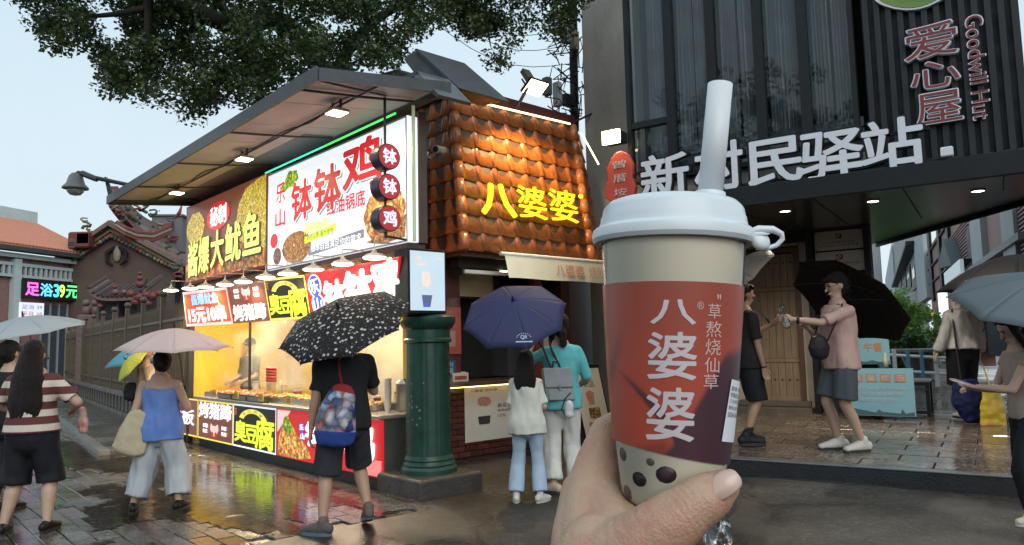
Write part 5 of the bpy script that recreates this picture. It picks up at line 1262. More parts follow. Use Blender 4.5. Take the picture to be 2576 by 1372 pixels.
# old shop row with orange roof, far left
LB = Frame((-20.2, 29.0), (.27, .963), (-.963, .27))
row = thing('shophouse', LB.w(3, 2, 0), 'old shophouse with an orange tiled roof and a glowing LED sign at far left', 'building')
def lz(px, py, v=0.0): return LB.on_v(px, py, v)
u_a, u_b = lz(-160, 600).x, lz(214, 600).x + .3
zl = lambda y, px=60: lz(px, y).z
ze = zl(640, 60)
MB().fbox(LB, u_a, u_b, .05, .3, 0, ze).build('wall', M_brickp, row)
MB().fbox(LB, u_a, u_b, -.25, .04, zl(652), ze - .02).build('eave_band', M_pale, row)
rb_ = lz(0, 622, -.45).z; rt = rb_ + 1.45
MB().slab([LB.w(u_a, -.55, rb_ - .05), LB.w(u_b, -.55, rb_ - .05), LB.w(u_b, -.55, rb_ + .12), LB.w(u_a, -.55, rb_ + .12)], Vector((LB.av.x, LB.av.y, 0)) * .5).build('gutter', mat('dark_gutter', (.05, .06, .06), .6, var=.3), row)
MB().slab([LB.w(u_a, -.5, rb_ + .1), LB.w(u_b, -.5, rb_ + .1), LB.w(u_b, 3.2, rt + .35), LB.w(u_a, 3.2, rt + .35)], (0, 0, .08)).build('roof', M_rtile, row)
rr_ = MB()
n = 46
for k in range(n):
    u = u_a + (u_b - u_a) * (k + .5) / n
    rr_.tube([LB.w(u, -.52, rb_ + .20), LB.w(u, 3.2, rt + .45)], .05, 5)
tag(rr_.build('roof_rolls', M_rtile, row), kind='stuff')
MB().slab([LB.w(u_a, 3.1, rt + .34), LB.w(u_b, 3.1, rt + .34), LB.w(u_b, 3.1, rt + .95), LB.w(u_a, 3.1, rt + .95)], Vector((LB.av.x, LB.av.y, 0)) * .3).build('ridge', M_pale, row)
MB().fbox(LB, u_a, u_b, -.12, .04, zl(700), zl(697) + .06).build('rail_bottom', M_pale, row); MB().fbox(LB, u_a, u_b, -.12, .04, zl(672), zl(664)).build('rail_top', M_pale, row)
bme = mesh_of(MB().box((0, 0, 0), (.10, .10, zl(672) - zl(697)), None, 0), 'baluster', M_pale)
for k in range(24): piece('baluster', bme, row, Matrix.Translation(LB.w(u_a + .2 + k * .24, -.04, (zl(672) + zl(697)) / 2)) @ LB.m.to_3x3().to_4x4())
for px in (-60, 36, 196): q = lz(px, 700); MB().fbox(LB, q.x - .16, q.x + .16, -.2, .04, 0, zl(655)).build('pillar', M_pale, row)
a, b = lz(100, 820), lz(186, 820)
for k in range(4):
    u0 = a.x + (b.x - a.x) * k / 4; f = MB().fbox(LB, u0, u0 + .06, -.05, .03, 0, zl(760)).build('door_frame', M_grey, row); MB().fbox(LB, u0 + .08, u0 + (b.x - a.x) / 4 - .02, .0, .03, .1, zl(765)).build('door_pane', M_shopg, row)
q0, q1 = lz(43, 730), lz(189, 730)
P = Panel(LB.w(q0.x, -.28, zl(704, 43)), LB.w(q1.x, -.28, zl(704, 43)), LB.w(q1.x, -.28, zl(750, 43)), LB.w(q0.x, -.28, zl(750, 43)))
t = thing('led_sign', P.p(.5, 0), 'black LED sign with rainbow coloured characters over the shophouse door', 'sign'); board(P, 'case', mat('led_black', (.012, .013, .016), .4, var=0), t, .12)
ledc = [(.9, .10, .55), (.10, .45, .95), (.06, .75, .60), (.60, .80, .08), (.08, .75, .20), (.9, .3, .1)]
for k, (ch, x0, x1) in enumerate((('足', .05, .27), ('浴', .29, .50), ('3', .52, .61), ('9', .62, .71), ('元', .74, .95))):
    f = MB(); P.text(f, ch, x0, .16, x1, .86, .01, .03); o = f.build('lettering', glow('led_%d' % k, ledc[k], 1.5), t)
q0, q1 = lz(38, 780), lz(99, 780)
P = Panel(LB.w(q0.x, -.24, zl(762)), LB.w(q1.x, -.24, zl(762)), LB.w(q1.x, -.24, zl(815)), LB.w(q0.x, -.24, zl(815)))
t = thing('price_board', P.p(.5, 0), 'white price board under the LED sign of the shophouse', 'sign'); board(P, 'board', lit('board_white', (.66, .70, .78), .6), t, .04)
print_(t, 'lettering', lit('board_red', (.45, .10, .12), .4), lambda m: (P.text(m, '采耳 38', .08, .38, .92, .58, .006, .01), P.text(m, '修脚 28', .08, .08, .92, .28, .006, .01)))
print_(t, 'blue_lettering', lit('board_blue', (.10, .12, .35), .4), lambda m: P.text(m, '足浴 39', .08, .68, .92, .90, .006, .01))
t = thing('awning_arm', LB.w(q1.x + 2.0, -.4, zl(690)), 'pale bracket arm with a dark camera at the shophouse corner', 'bracket')
q = lz(214, 694); MB().fbox(LB, lz(190, 694).x, q.x + .6, -.5, -.3, q.z - .05, q.z + .12).build('arm', M_pale, t); MB().ball(LB.w(lz(205, 715).x, -.4, lz(205, 715).z), .22, 12, 8).build('camera_head', M_black, t, smooth=True)

# temple hall behind the fence: gable wall, pitched roof, curved ornate ridge
TY = 32.0
TP = Frame((at_y(171, 700, TY).x, TY), (.993, .12), (-.12, .993))
temple = thing('temple_hall', TP.w(2.3, 3, 0), 'brown temple hall with a pitched gable and colourful carved ridge', 'temple')
tz = lambda px, py, v=0.0: TP.on_v(px, py, v)
L0, A0, R0 = tz(156, 664), tz(283, 572), tz(446, 664)
MB().slab([TP.w(tz(171, 690).x, 0, 0), TP.w(tz(436, 690).x, 0, 0), TP.w(tz(436, 690).x, 0, R0.z + .05), TP.w(A0.x, 0, A0.z - .15), TP.w(tz(171, 690).x, 0, L0.z + .1)], Vector((TP.av.x, TP.av.y, 0)) * .3).build('gable_wall', M_tred, temple)
for s_, (E_, ) in enumerate(((L0,), (R0,))):
    ex = E_.x + (-.25 if s_ == 0 else .25)
    MB().slab([TP.w(ex, -.5, E_.z - .1), TP.w(A0.x, -.5, A0.z), TP.w(A0.x, 9, A0.z), TP.w(ex, 9, E_.z - .1)], (0, 0, .16)).build('roof', M_trf, temple)
    for k in range(3):
        tr = MB(); tr.slab([TP.w(ex, -.30 + .08 * k, E_.z - .14 - .17 * k), TP.w(A0.x, -.30 + .08 * k, A0.z - .05 - .17 * k), TP.w(A0.x, -.30 + .08 * k, A0.z + .09 - .17 * k), TP.w(ex, -.30 + .08 * k, E_.z + .0 - .17 * k)], Vector((TP.av.x, TP.av.y, 0)) * .25)
        tr.build('gable_trim', (M_brown, M_trim, ORN[0])[k], temple)
    for k in range(20):                            # carved lumps along the barge board
        q = random.Random(k + 40 * s_); t_ = (k + .5) / 20; x = ex + (A0.x - ex) * t_; z = E_.z - .28 + (A0.z - E_.z + .0) * t_
        MB().ball(TP.w(x, -.2, z - .12), (.10, .08, .08), 7, 5, Euler((0, q.random() * 3, 0)).to_matrix()).build('carving', ORN[q.randrange(6)], temple)
    for k in range(7):
        v = -.3 + k * 1.1; rl_ = MB(); rl_.tube([TP.w(ex, v, E_.z + .10), TP.w(A0.x, v, A0.z + .2)], .09, 6); rl_.build('roof_roll', M_trf, temple)
medal = TP.w(tz(297, 640).x, -.1, tz(297, 640).z)
mm_ = MB(); mm_.ball(medal, (.17, .1, .36), 10, 7); mm_.build('gable_medallion', ORN[3], temple)
for s_ in (-1, 1): MB().tube([medal + Vector((s_ * .1, -.05, .3)), medal + Vector((s_ * .42, -.05, .05)), medal + Vector((s_ * .40, -.05, -.32)), medal + Vector((s_ * .18, -.05, -.5))], [.06, .10, .09, .05], 7).build('medallion_scroll', M_black, temple)
# curved main ridge, running away to the right
def rpt(t, dz=0.0, side=0.0): return TP.w(A0.x + .15 + side, -.4 + 8.5 * t, A0.z + .35 + .85 * (1 - 2 * min(t, 1 - t)) ** 2.2 + dz)
n = 16
for j, (z0, z1, m_) in enumerate(((-.35, -.1, ORN[0]), (-.1, .12, ORN[3]), (.12, .42, ORN[5]), (.42, .56, ORN[0]))):
    mb = MB()
    for k in range(n):
        a, b = k / n, (k + 1) / n
        mb.slab([rpt(a, z0, -.18), rpt(b, z0, -.18), rpt(b, z0, .18), rpt(a, z0, .18)], (0, 0, z1 - z0))
    mb.build('ridge', m_, temple)
q = random.Random(77)
for k in range(34):
    p = rpt(q.random(), q.uniform(-.05, .4), .2); MB().ball(p, q.uniform(.07, .14), 7, 5).build('ridge_carving', ORN[q.randrange(6)], temple)
def curl(p, s, m_, seed, nm='ridge_figure'):
    q = random.Random(seed); mb = MB(); mb.smooth = True
    pts = [p + Vector((s * .9 * math.cos(.9 * k + seed), s * .3 * math.sin(k), s * (.18 * k + .25 * math.sin(1.3 * k)))) for k in range(9)]
    mb.tube(pts, [s * .22 * (1 - k / 12) + .02 for k in range(9)], 7)
    for k in range(8): mb.ball(pts[k] + Vector((q.uniform(-1, 1), q.uniform(-1, 1), q.uniform(-.2, 1))) * s * .35, s * .14, 6, 4)
    return mb.build(nm, m_, temple)
pp = lambda px, py, y: at_y(px, py, y)
for px, py, y, s, c, sd in ((362, 535, 33.5, .42, 2, 1), (385, 545, 33.8, .38, 1, 2), (345, 530, 33.2, .3, 4, 3), (400, 570, 34, .3, 3, 4), (430, 560, 34, .25, 2, 5), (300, 545, 31.6, .32, 0, 6), (290, 530, 31.6, .3, 3, 7), (310, 560, 31.8, .28, 1, 8), (218, 575, 31.8, .36, 1, 9), (226, 590, 31.8, .28, 4, 10), (212, 560, 31.8, .24, 3, 11), (330, 590, 32.5, .3, 5, 12), (415, 600, 33, .34, 3, 13), (440, 610, 33, .3, 0, 14), (425, 625, 33, .26, 1, 15), (455, 640, 32.5, .3, 2, 16), (438, 680, 31.7, .32, 1, 17), (446, 700, 31.6, .3, 0, 18), (250, 585, 31.8, .2, 0, 19)): curl(pp(px, py, y), s * .62, ORN[c], sd)
MB().tube([pp(440, 550, 34), pp(452, 535, 34), pp(458, 515, 34)], [.05, .09, .02], 7).build('ridge_flame', ORN[0], temple)
for px, py, w_, h_, m_ in ((206, 605, .9, .7, ORN[0]), (216, 602, .5, .55, ORN[3]), (188, 612, .3, .55, M_trf)):
    c = pp(px, py, 31.7); MB().box(c, (w_, .5, h_), None, .06).build('corner_block', m_, temple)
MB().tube([pp(184, 630, 31.7), pp(181, 610, 31.7), pp(186, 600, 31.7)], [.2, .12, .02], 6).build('corner_finial', ORN[0], temple)
# spiral lower ridge that swings from the gable foot
for j, dz in enumerate((0, .16, .3)):
    MB().tube([pp(290 + 1 * j, 575, 31.5) + Vector((0, 0, dz)), pp(315, 590, 31.6) + Vector((0, 0, dz)), pp(345, 602, 31.9) + Vector((0, 0, dz)), pp(385, 605, 32.3) + Vector((0, 0, dz)), pp(430, 585, 33) + Vector((0, 0, dz))], .08, 6).build('swept_ridge', (ORN[0], ORN[3], ORN[0])[j], temple)
t = thing('roof_block', pp(262, 560, 40), 'plain grey building block showing behind the temple roof', 'building')
MB().fbox(TP, tz(246, 560).x - .2, tz(292, 560).x + .6, 7, 12, 0, tz(262, 545, 7).z).build('wall', mat('far_grey_wall', (.16, .15, .16), .8, var=.1), t)
MB().fbox(TP, tz(246, 560).x - .3, tz(292, 560).x + .7, 6.9, 12.1, tz(262, 545, 7).z, tz(262, 545, 7).z + .1).build('roof', mat('far_grey_roof', (.12, .115, .12), .8, var=.1), t)

# small gate pavilion between fence and hall
gy = 24.0; gpv = thing('gate_pavilion', at_y(322, 900, gy), 'small dark shrine gate with upturned red roof just behind the fence', 'shrine')
c0_, c1_ = at_y(270, 800, gy), at_y(376, 800, gy); x0, x1 = c0_.x, c1_.x; zc_ = lambda y: at_y(322, y, gy).z
MB().box(((x0 * .72 + x1 * .28), gy, zc_(765) / 2 + .2), ((x1 - x0) * .5, 1.4, zc_(765)), None).build('body', mat('shrine_grey', (.10, .085, .085), .7, var=.3), gpv)
MB().box(((x0 * .72 + x1 * .28), gy - .72, zc_(785)), ((x1 - x0) * .36, .05, .5), None).build('name_board', M_dark, gpv)
MB().box((x1 - .28, gy, zc_(765) / 2 + .2), (.38, 1.3, zc_(765)), None).build('side_pier', M_dark, gpv)
for k, (za, zb_) in enumerate(((762, 728), )):
    mb = MB()
    for s_ in range(12):
        a, b = s_ / 12, (s_ + 1) / 12; cv = lambda t: .35 * (2 * t - 1) ** 4
        xa, xb = x0 - .1 + (x1 - x0 + .5) * a, x0 - .1 + (x1 - x0 + .5) * b
        mb.slab([(xa, gy - 1.0, zc_(za) + cv(a)), (xb, gy - 1.0, zc_(za) + cv(b)), (xb, gy, zc_(zb_) + cv(b)), (xa, gy, zc_(zb_) + cv(a))], (0, 0, .1))
    mb.build('roof', M_trf, gpv)
    for s_ in range(13):
        a = s_ / 12.5 + .02; xa = x0 - .1 + (x1 - x0 + .5) * a; M_trd = mat('shrine_roof', (.085, .042, .038), .6, var=.4, vs=9, bump=.4); MB().tube([(xa, gy - 1.02, zc_(za) + .12 + .35 * (2 * a - 1) ** 4), (xa, gy, zc_(zb_) + .12 + .35 * (2 * a - 1) ** 4)], .055, 5).build('roof_roll', M_trd, gpv)
MB().tube([(x0, gy, zc_(728)), (x0 + .5, gy, zc_(732)), (x1 - .5, gy, zc_(722)), (x1 - .2, gy, zc_(712)), (x1 - .12, gy, zc_(700))], [.12, .11, .12, .12, .05], 8).build('ridge', M_trd, gpv)
for px, py, s in ((352, 688, .09), (352, 700, .13), (352, 716, .18), (288, 722, .10), (290, 735, .14), (330, 740, .2), (350, 748, .24), (368, 742, .22), (385, 745, .2), (398, 738, .14), (248, 752, .16), (252, 770, .12), (312, 735, .12), (340, 760, .2), (372, 764, .16)):
    MB().ball(at_y(px, py, gy - .9), (s * .8, s * .6, s * .65), 8, 6).build('roof_figure', ORN[(px + py) % 2 * 5], gpv)
for k, px in enumerate((220, 242)):
    c = at_y(px, 800, 25); t = thing('stone_finial', c, ('small stone lion-like finial on the wall left of the shrine gate', 'dark stone finial on the wall beside the shrine gate')[k], 'finial')
    MB().box(c + Vector((0, 0, -1.2)), (.45, .45, 2.6), None, .04).build('post', M_trf, t); mb = MB(); mb.smooth = True; mb.ball(c + Vector((0, 0, .25)), (.16, .18, .22), 9, 7); mb.ball(c + Vector((0, -.1, .5)), .12, 9, 7); mb.build('finial', M_trf if k else ORN[5], t)

# iron fence on a low balustrade wall
F0, F1 = Vector((at_y(165, 900, 29).x, 29.0)), Vector((at_y(470, 900, 12.6).x, 12.6))
FN = Frame(F0, F1 - F0, Vector((.8, .594)))
FL = (F1 - F0).length
fence = thing('iron_fence', V3(F0.lerp(F1, .5), 0), 'bronze iron picket fence on a low stone balustrade beside the street', 'fence')
MB().fbox(FN, 0, FL, -.14, .14, 0, .14).build('plinth', M_fbase, fence); MB().fbox(FN, 0, FL, -.15, .15, .48, .58, .01).build('coping', M_fbase, fence)
bl_me = mesh_of(MB().box((0, 0, 0), (.22, .2, .335), None, .015), 'baluster', M_fbase)
nb_ = int(FL / .5)
for k in range(nb_): piece('baluster', bl_me, fence, Matrix.Translation(FN.w((k + .5) * FL / nb_, 0, .31)) @ FN.m.to_3x3().to_4x4())
MB().fbox(FN, 0, FL, .10, .12, .14, .48).build('backing', M_dark, fence)
for z in (.78, 2.05): MB().fbox(FN, 0, FL, -.022, .022, z, z + .05).build('rail', M_bronze, fence)
sp_ = 2.05; npn = int(FL / sp_) + 1
pk = MB().box((0, 0, -.03), (.028, .028, 1.70), None); pk.tube([(0, 0, .82), (0, 0, .93)], [.02, .002], 4); pk_me = mesh_of(pk, 'picket', M_bronze)
po_me = mesh_of(MB().box((0, 0, 0), (.09, .09, 1.98), None, .01), 'post', M_bronze); ba_me = mesh_of(MB().ball((0, 0, 0), .075, 10, 7), 'ball_cap', M_bronze, True)
tot = 0
for k in range(npn):
    u = FL - k * sp_
    if u < 0: break
    po = piece('post', po_me, fence, Matrix.Translation(FN.w(u, 0, 1.57)) @ FN.m.to_3x3().to_4x4()); ORG[po.name] = FN.w(u, 0, 1.57)
    piece('ball_cap', ba_me, fence, Matrix.Translation(FN.w(u, 0, 2.62)))
    for j in range(1, 16):
        uu = u - j * sp_ / 16
        if uu > 0 and tot < 240: tot += 1; piece('picket', pk_me, fence, Matrix.Translation(FN.w(uu, 0, 1.46)) @ FN.m.to_3x3().to_4x4())
step = MB().slab([FN.w(0, -.16, -.02), FN.w(FL + 1, -.16, -.02), FN.w(FL + 1, -1.25, -.02), FN.w(0, -1.25, -.02)], (0, 0, .07)); struct(step.build('footpath', mat('footpath_stone', (.11, .095, .08), .25, c2=(.07, .06, .055), vs=2, bump=.2, bs=30, rv=.15)))
MB().slab([FN.w(0, -1.252, -.02), FN.w(FL + 1, -1.252, -.02), FN.w(FL + 1, -1.40, -.02), FN.w(0, -1.40, -.02)], (0, 0, .085)).build('kerb_stone', mat('kerb_pale', (.20, .185, .165), .3, var=.3, vs=3), bpy.data.objects['footpath'])

# pan-tilt street camera on an arm
c = at_y(190, 466, 11.5); t = thing('street_camera', c, 'grey bell-shaped street camera hanging from a long arm left of the awning', 'camera')
MB().lathe([(.03, .20), (.06, .19), (.10, .14), (.135, .02), (.19, -.04), (.19, -.06), (.12, -.065)], c, 24).build('housing', mat('camera_grey', (.24, .23, .22), .5, var=.2), t, smooth=True)
MB().lathe([(.125, -.066), (.12, -.11), (.08, -.155), (.02, -.17)], c, 24).build('dome', mat('camera_dome', (.22, .24, .25), .12, var=.1, coat=.5), t, smooth=True)
MB().tube([c + Vector((0, 0, .19)), at_y(196, 434, 11.5), at_y(240, 448, 11.5), at_y(345, 470, 11.6), ST.w(6.05, .6, 4.0)], [.02, .03, .035, .03, .03], 8).build('arm', M_awnf, t)
MB().tube([at_y(205, 436, 11.5), at_y(245, 452, 11.5)], [.05, .045], 6).build('arm_sleeve', M_awnf, t)
MB().slab([at_y(262, 445, 11.6), at_y(268, 446, 11.6), at_y(290, 505, 11.6), at_y(272, 495, 11.6)], (0, .03, 0)).build('fin', M_awnf, t)

# ================================================================== right background: alley, greenery, bench, table
al0 = Vector((8.1, 11.5)); AL = Frame(al0, (.49, 1), (1, -.49))
def alz(px, py, v=0.0): return AL.on_v(px, py, v)
M_wood2 = mat('red_brown_cladding', (.34, .14, .10), .55, c2=(.22, .09, .07), vs=3, stretch=(1, 1, .3))
M_louv = mat('louver_rose', (.36, .19, .17), .6, var=.2); M_gpale = mat('pale_column', (.46, .50, .50), .6, var=.2, vs=2)
def facade(x0, x1, y0, y1, nm, m_, root, v0=0.0, d=.3):
    a, b = alz(x0, 700), alz(x1, 700); xm = (x0 + x1) / 2; z0 = alz(xm, y1).z; z1 = alz(xm, y0).z
    return MB().fbox(AL, min(a.x, b.x), max(a.x, b.x), v0, v0 + d, z0, z1).build(nm, m_, root)
nb1 = thing('alley_house', AL.w(1, 2, .4), 'near alley house with rose louvers and pale columns at the right edge', 'building')
facade(2560, 2900, 380, 900, 'wall', M_wood2, nb1, .05)
facade(2546, 2580, 400, 690, 'column', M_gpale, nb1, -.1); facade(2492, 2545, 440, 720, 'screen', M_wood2, nb1, 0)
facade(2462, 2491, 530, 660, 'column', M_gpale, nb1, -.1); facade(2445, 2461, 560, 700, 'dark_pillar', M_black, nb1, -.05)
facade(2400, 2600, 660, 900, 'shop_front', M_dark, nb1, .2)
facade(2392, 2600, 645, 660, 'lintel', M_grey, nb1, -.15)
for k in range(16):
    y = 470 + k * 12; facade(2556, 2640, y, y + 6, 'slat', M_louv, nb1, -.04, .04)
nb2 = thing('alley_house', AL.w(6, 2, .4), 'middle alley house with red brown panels and black beams', 'building')
facade(2335, 2444, 530, 900, 'wall', M_wood2, nb2, .06)
for k in range(13): facade(2392, 2444, 560 + k * 9, 564 + k * 9, 'slat', M_louv, nb2, -.0, .05)
for x in (2341, 2366, 2390): facade(x, x + 5, 540, 760, 'beam', M_black, nb2, -.03, .1)
for y in (590, 642, 690): facade(2336, 2392, y, y + 4, 'beam', M_black, nb2, -.02, .08)
a = AL.w(alz(2385, 650).x, -.1, 0); facade(2310, 2335, 560, 760, 'column', M_gpale, nb2, -.1)
mb = MB().slab([AL.w(alz(2382, 600).x, -.3, alz(2382, 680).z), AL.w(alz(2402, 600).x, -.3, alz(2402, 600).z), AL.w(alz(2420, 600).x, -.3, alz(2420, 670).z)], Vector((AL.av.x, AL.av.y, 0)) * .3); mb.build('gable', mat('slate_green', (.08, .10, .10), .6, var=.2), nb2)
nb3 = thing('alley_house', AL.w(14, 2, .4), 'far alley house with grey cladding and small dark windows', 'building')
facade(2205, 2310, 560, 900, 'wall', M_grey, nb3, .05); facade(2228, 2252, 640, 790, 'column', M_gpale, nb3, -.1); facade(2255, 2310, 585, 660, 'upper_cladding', mat('pale_cladding', (.40, .38, .36), .6, var=.3, vs=4), nb3, -.03)
for x in (2258, 2270, 2282, 2296): 
    w_ = facade(x, x + 9, 668, 730, 'window', M_black, nb3, -.02, .1); facade(x + 2, x + 8, 672, 700, 'pane', M_shopg, w_, -.05, .02)
facade(2255, 2312, 655, 664, 'canopy', M_black, nb3, -.5, .6)
for k, (x0, x1, y0, y1, lb, m_) in enumerate(((2405, 2455, 666, 700, 'pale blue blank shop sign beside the black umbrella', lit('far_sky', (.50, .60, .62), .3)), (2346, 2378, 782, 800, 'small red shop sign with yellow marks down the alley', mat('far_red', (.30, .03, .03), .5, var=.3)), (2300, 2318, 772, 790, 'small orange shop sign down the alley', mat('far_orange', (.55, .20, .05), .5, var=.3)), (2382, 2402, 730, 800, 'white lit shop window down the alley behind the umbrella', lit('far_window', (.75, .80, .82), .9)))):
    a, b = alz(x0, 700), alz(x1, 700); xm = (x0 + x1) / 2; z0, z1 = alz(xm, y1).z, alz(xm, y0).z
    t = thing('shop_sign', AL.w((a.x + b.x) / 2, -.3, z0), lb, 'sign'); MB().fbox(AL, b.x, a.x, -.3, -.22, z0, z1).build('board', m_, t); MB().fbox(AL, b.x, a.x, -.219, .0, z1 - .05, z1).build('bracket', M_black, t)
    if k == 1:
        for j in range(5): MB().fbox(AL, b.x + (a.x - b.x) * (j + .2) / 5, b.x + (a.x - b.x) * (j + .8) / 5, -.31, -.301, z0 + .05, z0 + .16).build('yellow_mark', P_yel, t)
t = thing('lantern', alz(2263, 795, -1.0), 'red orange paper lantern hanging among the alley greenery', 'lantern'); c = AL.w(alz(2263, 795, -1).x, -1, alz(2263, 795, -1).z)
t.location = c; ORG[t.name] = c
MB().ball(c, (.16, .16, .18), 12, 8).build('shade', lit('lantern_red', (.75, .12, .04), .9), t, smooth=True); MB().tube([c + Vector((0, 0, .17)), c + Vector((0, 0, .7))], .01, 5).build('cord', M_black, t)
t = thing('end_building', (18, 62, .4), 'pale tower block closing the far end of the alley', 'building')
MB().box((19.6, 44, 3.5), (3.2, 4, 7), None).build('wall', mat('far_pale', (.5, .52, .53), .8, var=.15), t)
for k in range(6): MB().box((18.6 + (k % 2) * 1.4, 41.98, 1.6 + (k // 2) * 2), (.7, .05, 1.0), None).build('window', M_shopg, t)

# leaves: many small bent faces, scattered round sprig centres
def leaf_mesh(cents, per, spread, ln, wd, seed, droop=.4):
    g = np.random.default_rng(seed); n = len(cents) * per
    c = np.repeat(np.array([q[:] for q in cents]), per, 0)
    d = g.normal(size=(n, 3)); d /= np.linalg.norm(d, axis=1)[:, None]; c = c + d * (spread * g.random((n, 1)) ** .5) * np.array([1, 1, .75])
    ax = g.normal(size=(n, 3)); ax[:, 2] = ax[:, 2] * .5 - droop; ax /= np.linalg.norm(ax, axis=1)[:, None]
    up = g.normal(size=(n, 3)); up[:, 2] += .8; sd = np.cross(ax, up); sd /= np.linalg.norm(sd, axis=1)[:, None] + 1e-9
    s = (.65 + .7 * g.random((n, 1))); L = ax * ln * s; Wd = sd * wd * s * .5
    V = np.stack([c - L * .5, c - L * .05 + Wd, c + L * .5, c - L * .05 - Wd], 1).reshape(-1, 3)
    return V, n
def leaf_obj(name, V, n, m_, parent):
    me = bpy.data.meshes.new(name); me.vertices.add(n * 4); me.loops.add(n * 4); me.polygons.add(n)
    V = V - np.array(orig(parent)[:]); me.vertices.foreach_set('co', V.astype('f').ravel())
    me.loops.foreach_set('vertex_index', np.arange(n * 4, dtype='i')); me.polygons.foreach_set('loop_start', np.arange(0, n * 4, 4, dtype='i')); me.polygons.foreach_set('loop_total', np.full(n, 4, 'i'))
    me.materials.append(m_); me.update(calc_edges=True)
    o = bpy.data.objects.new(name, me); COL.objects.link(o); o.parent = parent; ORG[o.name] = orig(parent); return o
def leaf_mat(name, c, c2, tr=.25, vs=3):
    m = bpy.data.materials.new(name); m.use_nodes = True; t = m.node_tree; p = t.nodes['Principled BSDF']; o = t.nodes['Material Output']
    gi = t.nodes.new('ShaderNodeNewGeometry'); f = _ramp(t, gi.outputs['Random Per Island'], ((0, 0.0), (1, 1.0)))
    col = _mixrgb(t, c, c2, f); t.links.new(col, p.inputs['Base Color']); p.inputs['Roughness'].default_value = .38
    tl = t.nodes.new('ShaderNodeBsdfTranslucent'); t.links.new(col, tl.inputs[0]); mx = t.nodes.new('ShaderNodeMixShader'); mx.inputs[0].default_value = tr
    t.links.new(p.outputs[0], mx.inputs[1]); t.links.new(tl.outputs[0], mx.inputs[2]); t.links.new(mx.outputs[0], o.inputs[0]); return m
M_leaf = leaf_mat('banyan_leaf', (.022, .050, .016), (.085, .115, .030), .3); M_leafl = leaf_mat('shrub_leaf', (.13, .30, .05), (.32, .48, .12), .4); M_leafd = leaf_mat('hedge_leaf', (.03, .08, .02), (.07, .14, .035), .3)
M_bark = mat('dark_bark', (.030, .025, .020), .85, var=.4, vs=6, bump=.6, bs=30)

# banyan whose crown hangs over the stall
base = ST.w(4.2, 3.4, 0); tree = thing('banyan_tree', base, 'large dark banyan behind the stall, its crown hanging across the sky', 'tree')
B1 = at_y(830, 215, 12.0)
def br(pts, r0, r1, nm='branch'):
    P_ = [Vector(p) for p in pts]; Q = []
    for i in range(len(P_) - 1):
        for k in range(4):
            t = k / 4; a = P_[max(i - 1, 0)]; b = P_[i]; c = P_[i + 1]; d = P_[min(i + 2, len(P_) - 1)]
            Q.append(.5 * ((2 * b) + (c - a) * t + (2 * a - 5 * b + 4 * c - d) * t * t + (3 * b - a - 3 * c + d) * t ** 3))
    Q.append(P_[-1]); m_ = len(Q); mb = MB(); mb.smooth = True
    mb.tube(Q, [r0 + (r1 - r0) * i / (m_ - 1) * (1 + .0 * i) + .012 * noise.noise(Q[i] * 2) for i in range(m_)], 9); return mb.build(nm, M_bark, tree)
br([base + Vector((0, 0, -.1)), base + Vector((.1, -.1, 2.2)), base.lerp(B1, .75) + Vector((0, 0, .6)), B1], .34, .17, 'trunk')
br([B1, at_y(760, 100, 11), at_y(690, 50, 10), at_y(600, 68, 9.3), at_y(525, 42, 8.8), at_y(435, -10, 8.4), at_y(330, -90, 8.2)], .16, .085)
br([at_y(600, 68, 9.3), at_y(560, 20, 9.2), at_y(500, -70, 9)], .08, .05)
br([at_y(372, -60, 8.5), at_y(374, 20, 8.6), at_y(372, 100, 8.7), at_y(395, 160, 8.9)], .07, .02)
br([at_y(690, 50, 10), at_y(720, 130, 10.2), at_y(740, 215, 10.3)], .06, .02); br([B1, at_y(880, 120, 11.6), at_y(960, 40, 11.2), at_y(1080, -20, 11)], .12, .05)
br([at_y(525, 42, 8.8), at_y(430, 120, 9.0), at_y(340, 200, 9.3), at_y(300, 260, 9.4)], .05, .012); br([at_y(760, 100, 11), at_y(640, 180, 10.8), at_y(560, 250, 10.7)], .05, .015)
br([at_y(372, 20, 8.6), at_y(250, 40, 8.9), at_y(110, 30, 9.3)], .045, .015); br([at_y(1080, -20, 11), at_y(1220, -20, 10.8), at_y(1360, -40, 10.6)], .06, .03); br([at_y(1220, -20, 10.8), at_y(1225, 60, 10.7), at_y(1235, 120, 10.7)], .03, .008)
ox = [0, 20, 40, 62, 110, 137, 195, 250, 262, 275, 341, 400, 440, 489, 529, 545, 591, 612, 631, 728, 790, 830, 880, 935, 985, 1035, 1115, 1143, 1150, 1160, 1190, 1212, 1265, 1296, 1356, 1372, 1386, 1432, 1462]
oy = [-40, -20, 15, 88, 80, 122, 118, 122, 200, 225, 298, 280, 270, 308, 300, 240, 255, 290, 304, 293, 262, 190, 205, 205, 170, 125, 112, 60, 15, 110, 150, 168, 172, 112, 40, 60, 105, 98, 30]
cents = []; q = random.Random(21)
while len(cents) < 600:
    x, y = q.uniform(-30, 1465), q.uniform(-190, 305)
    ym = float(np.interp(x, ox, oy)) - 13
    if y > ym: continue
    gap = noise.noise((x * .012, y * .014, 3.3))
    if gap < -.27 and y > -20: continue
    if 905 < x < 1010 and 20 < y < 120 and q.random() < .45: continue
    d = 8.3 + 2.6 * q.random() + (1.0 if x > 800 else 0)
    if x > 1150: d = 10.2 + q.random()
    cents.append(at_y(x, y, d))
V_, n_ = leaf_mesh(cents, 150, .25, .066, .036, 5)
o = leaf_obj('crown', V_, n_, M_leaf, tree); 
tw = MB()
for c in cents[::2]: tw.tube([c, c + Vector((q.uniform(-.25, .25), q.uniform(-.2, .2), q.uniform(.05, .35)))], .006, 4)
tag(tw.build('twigs', M_bark, tree), kind='stuff')

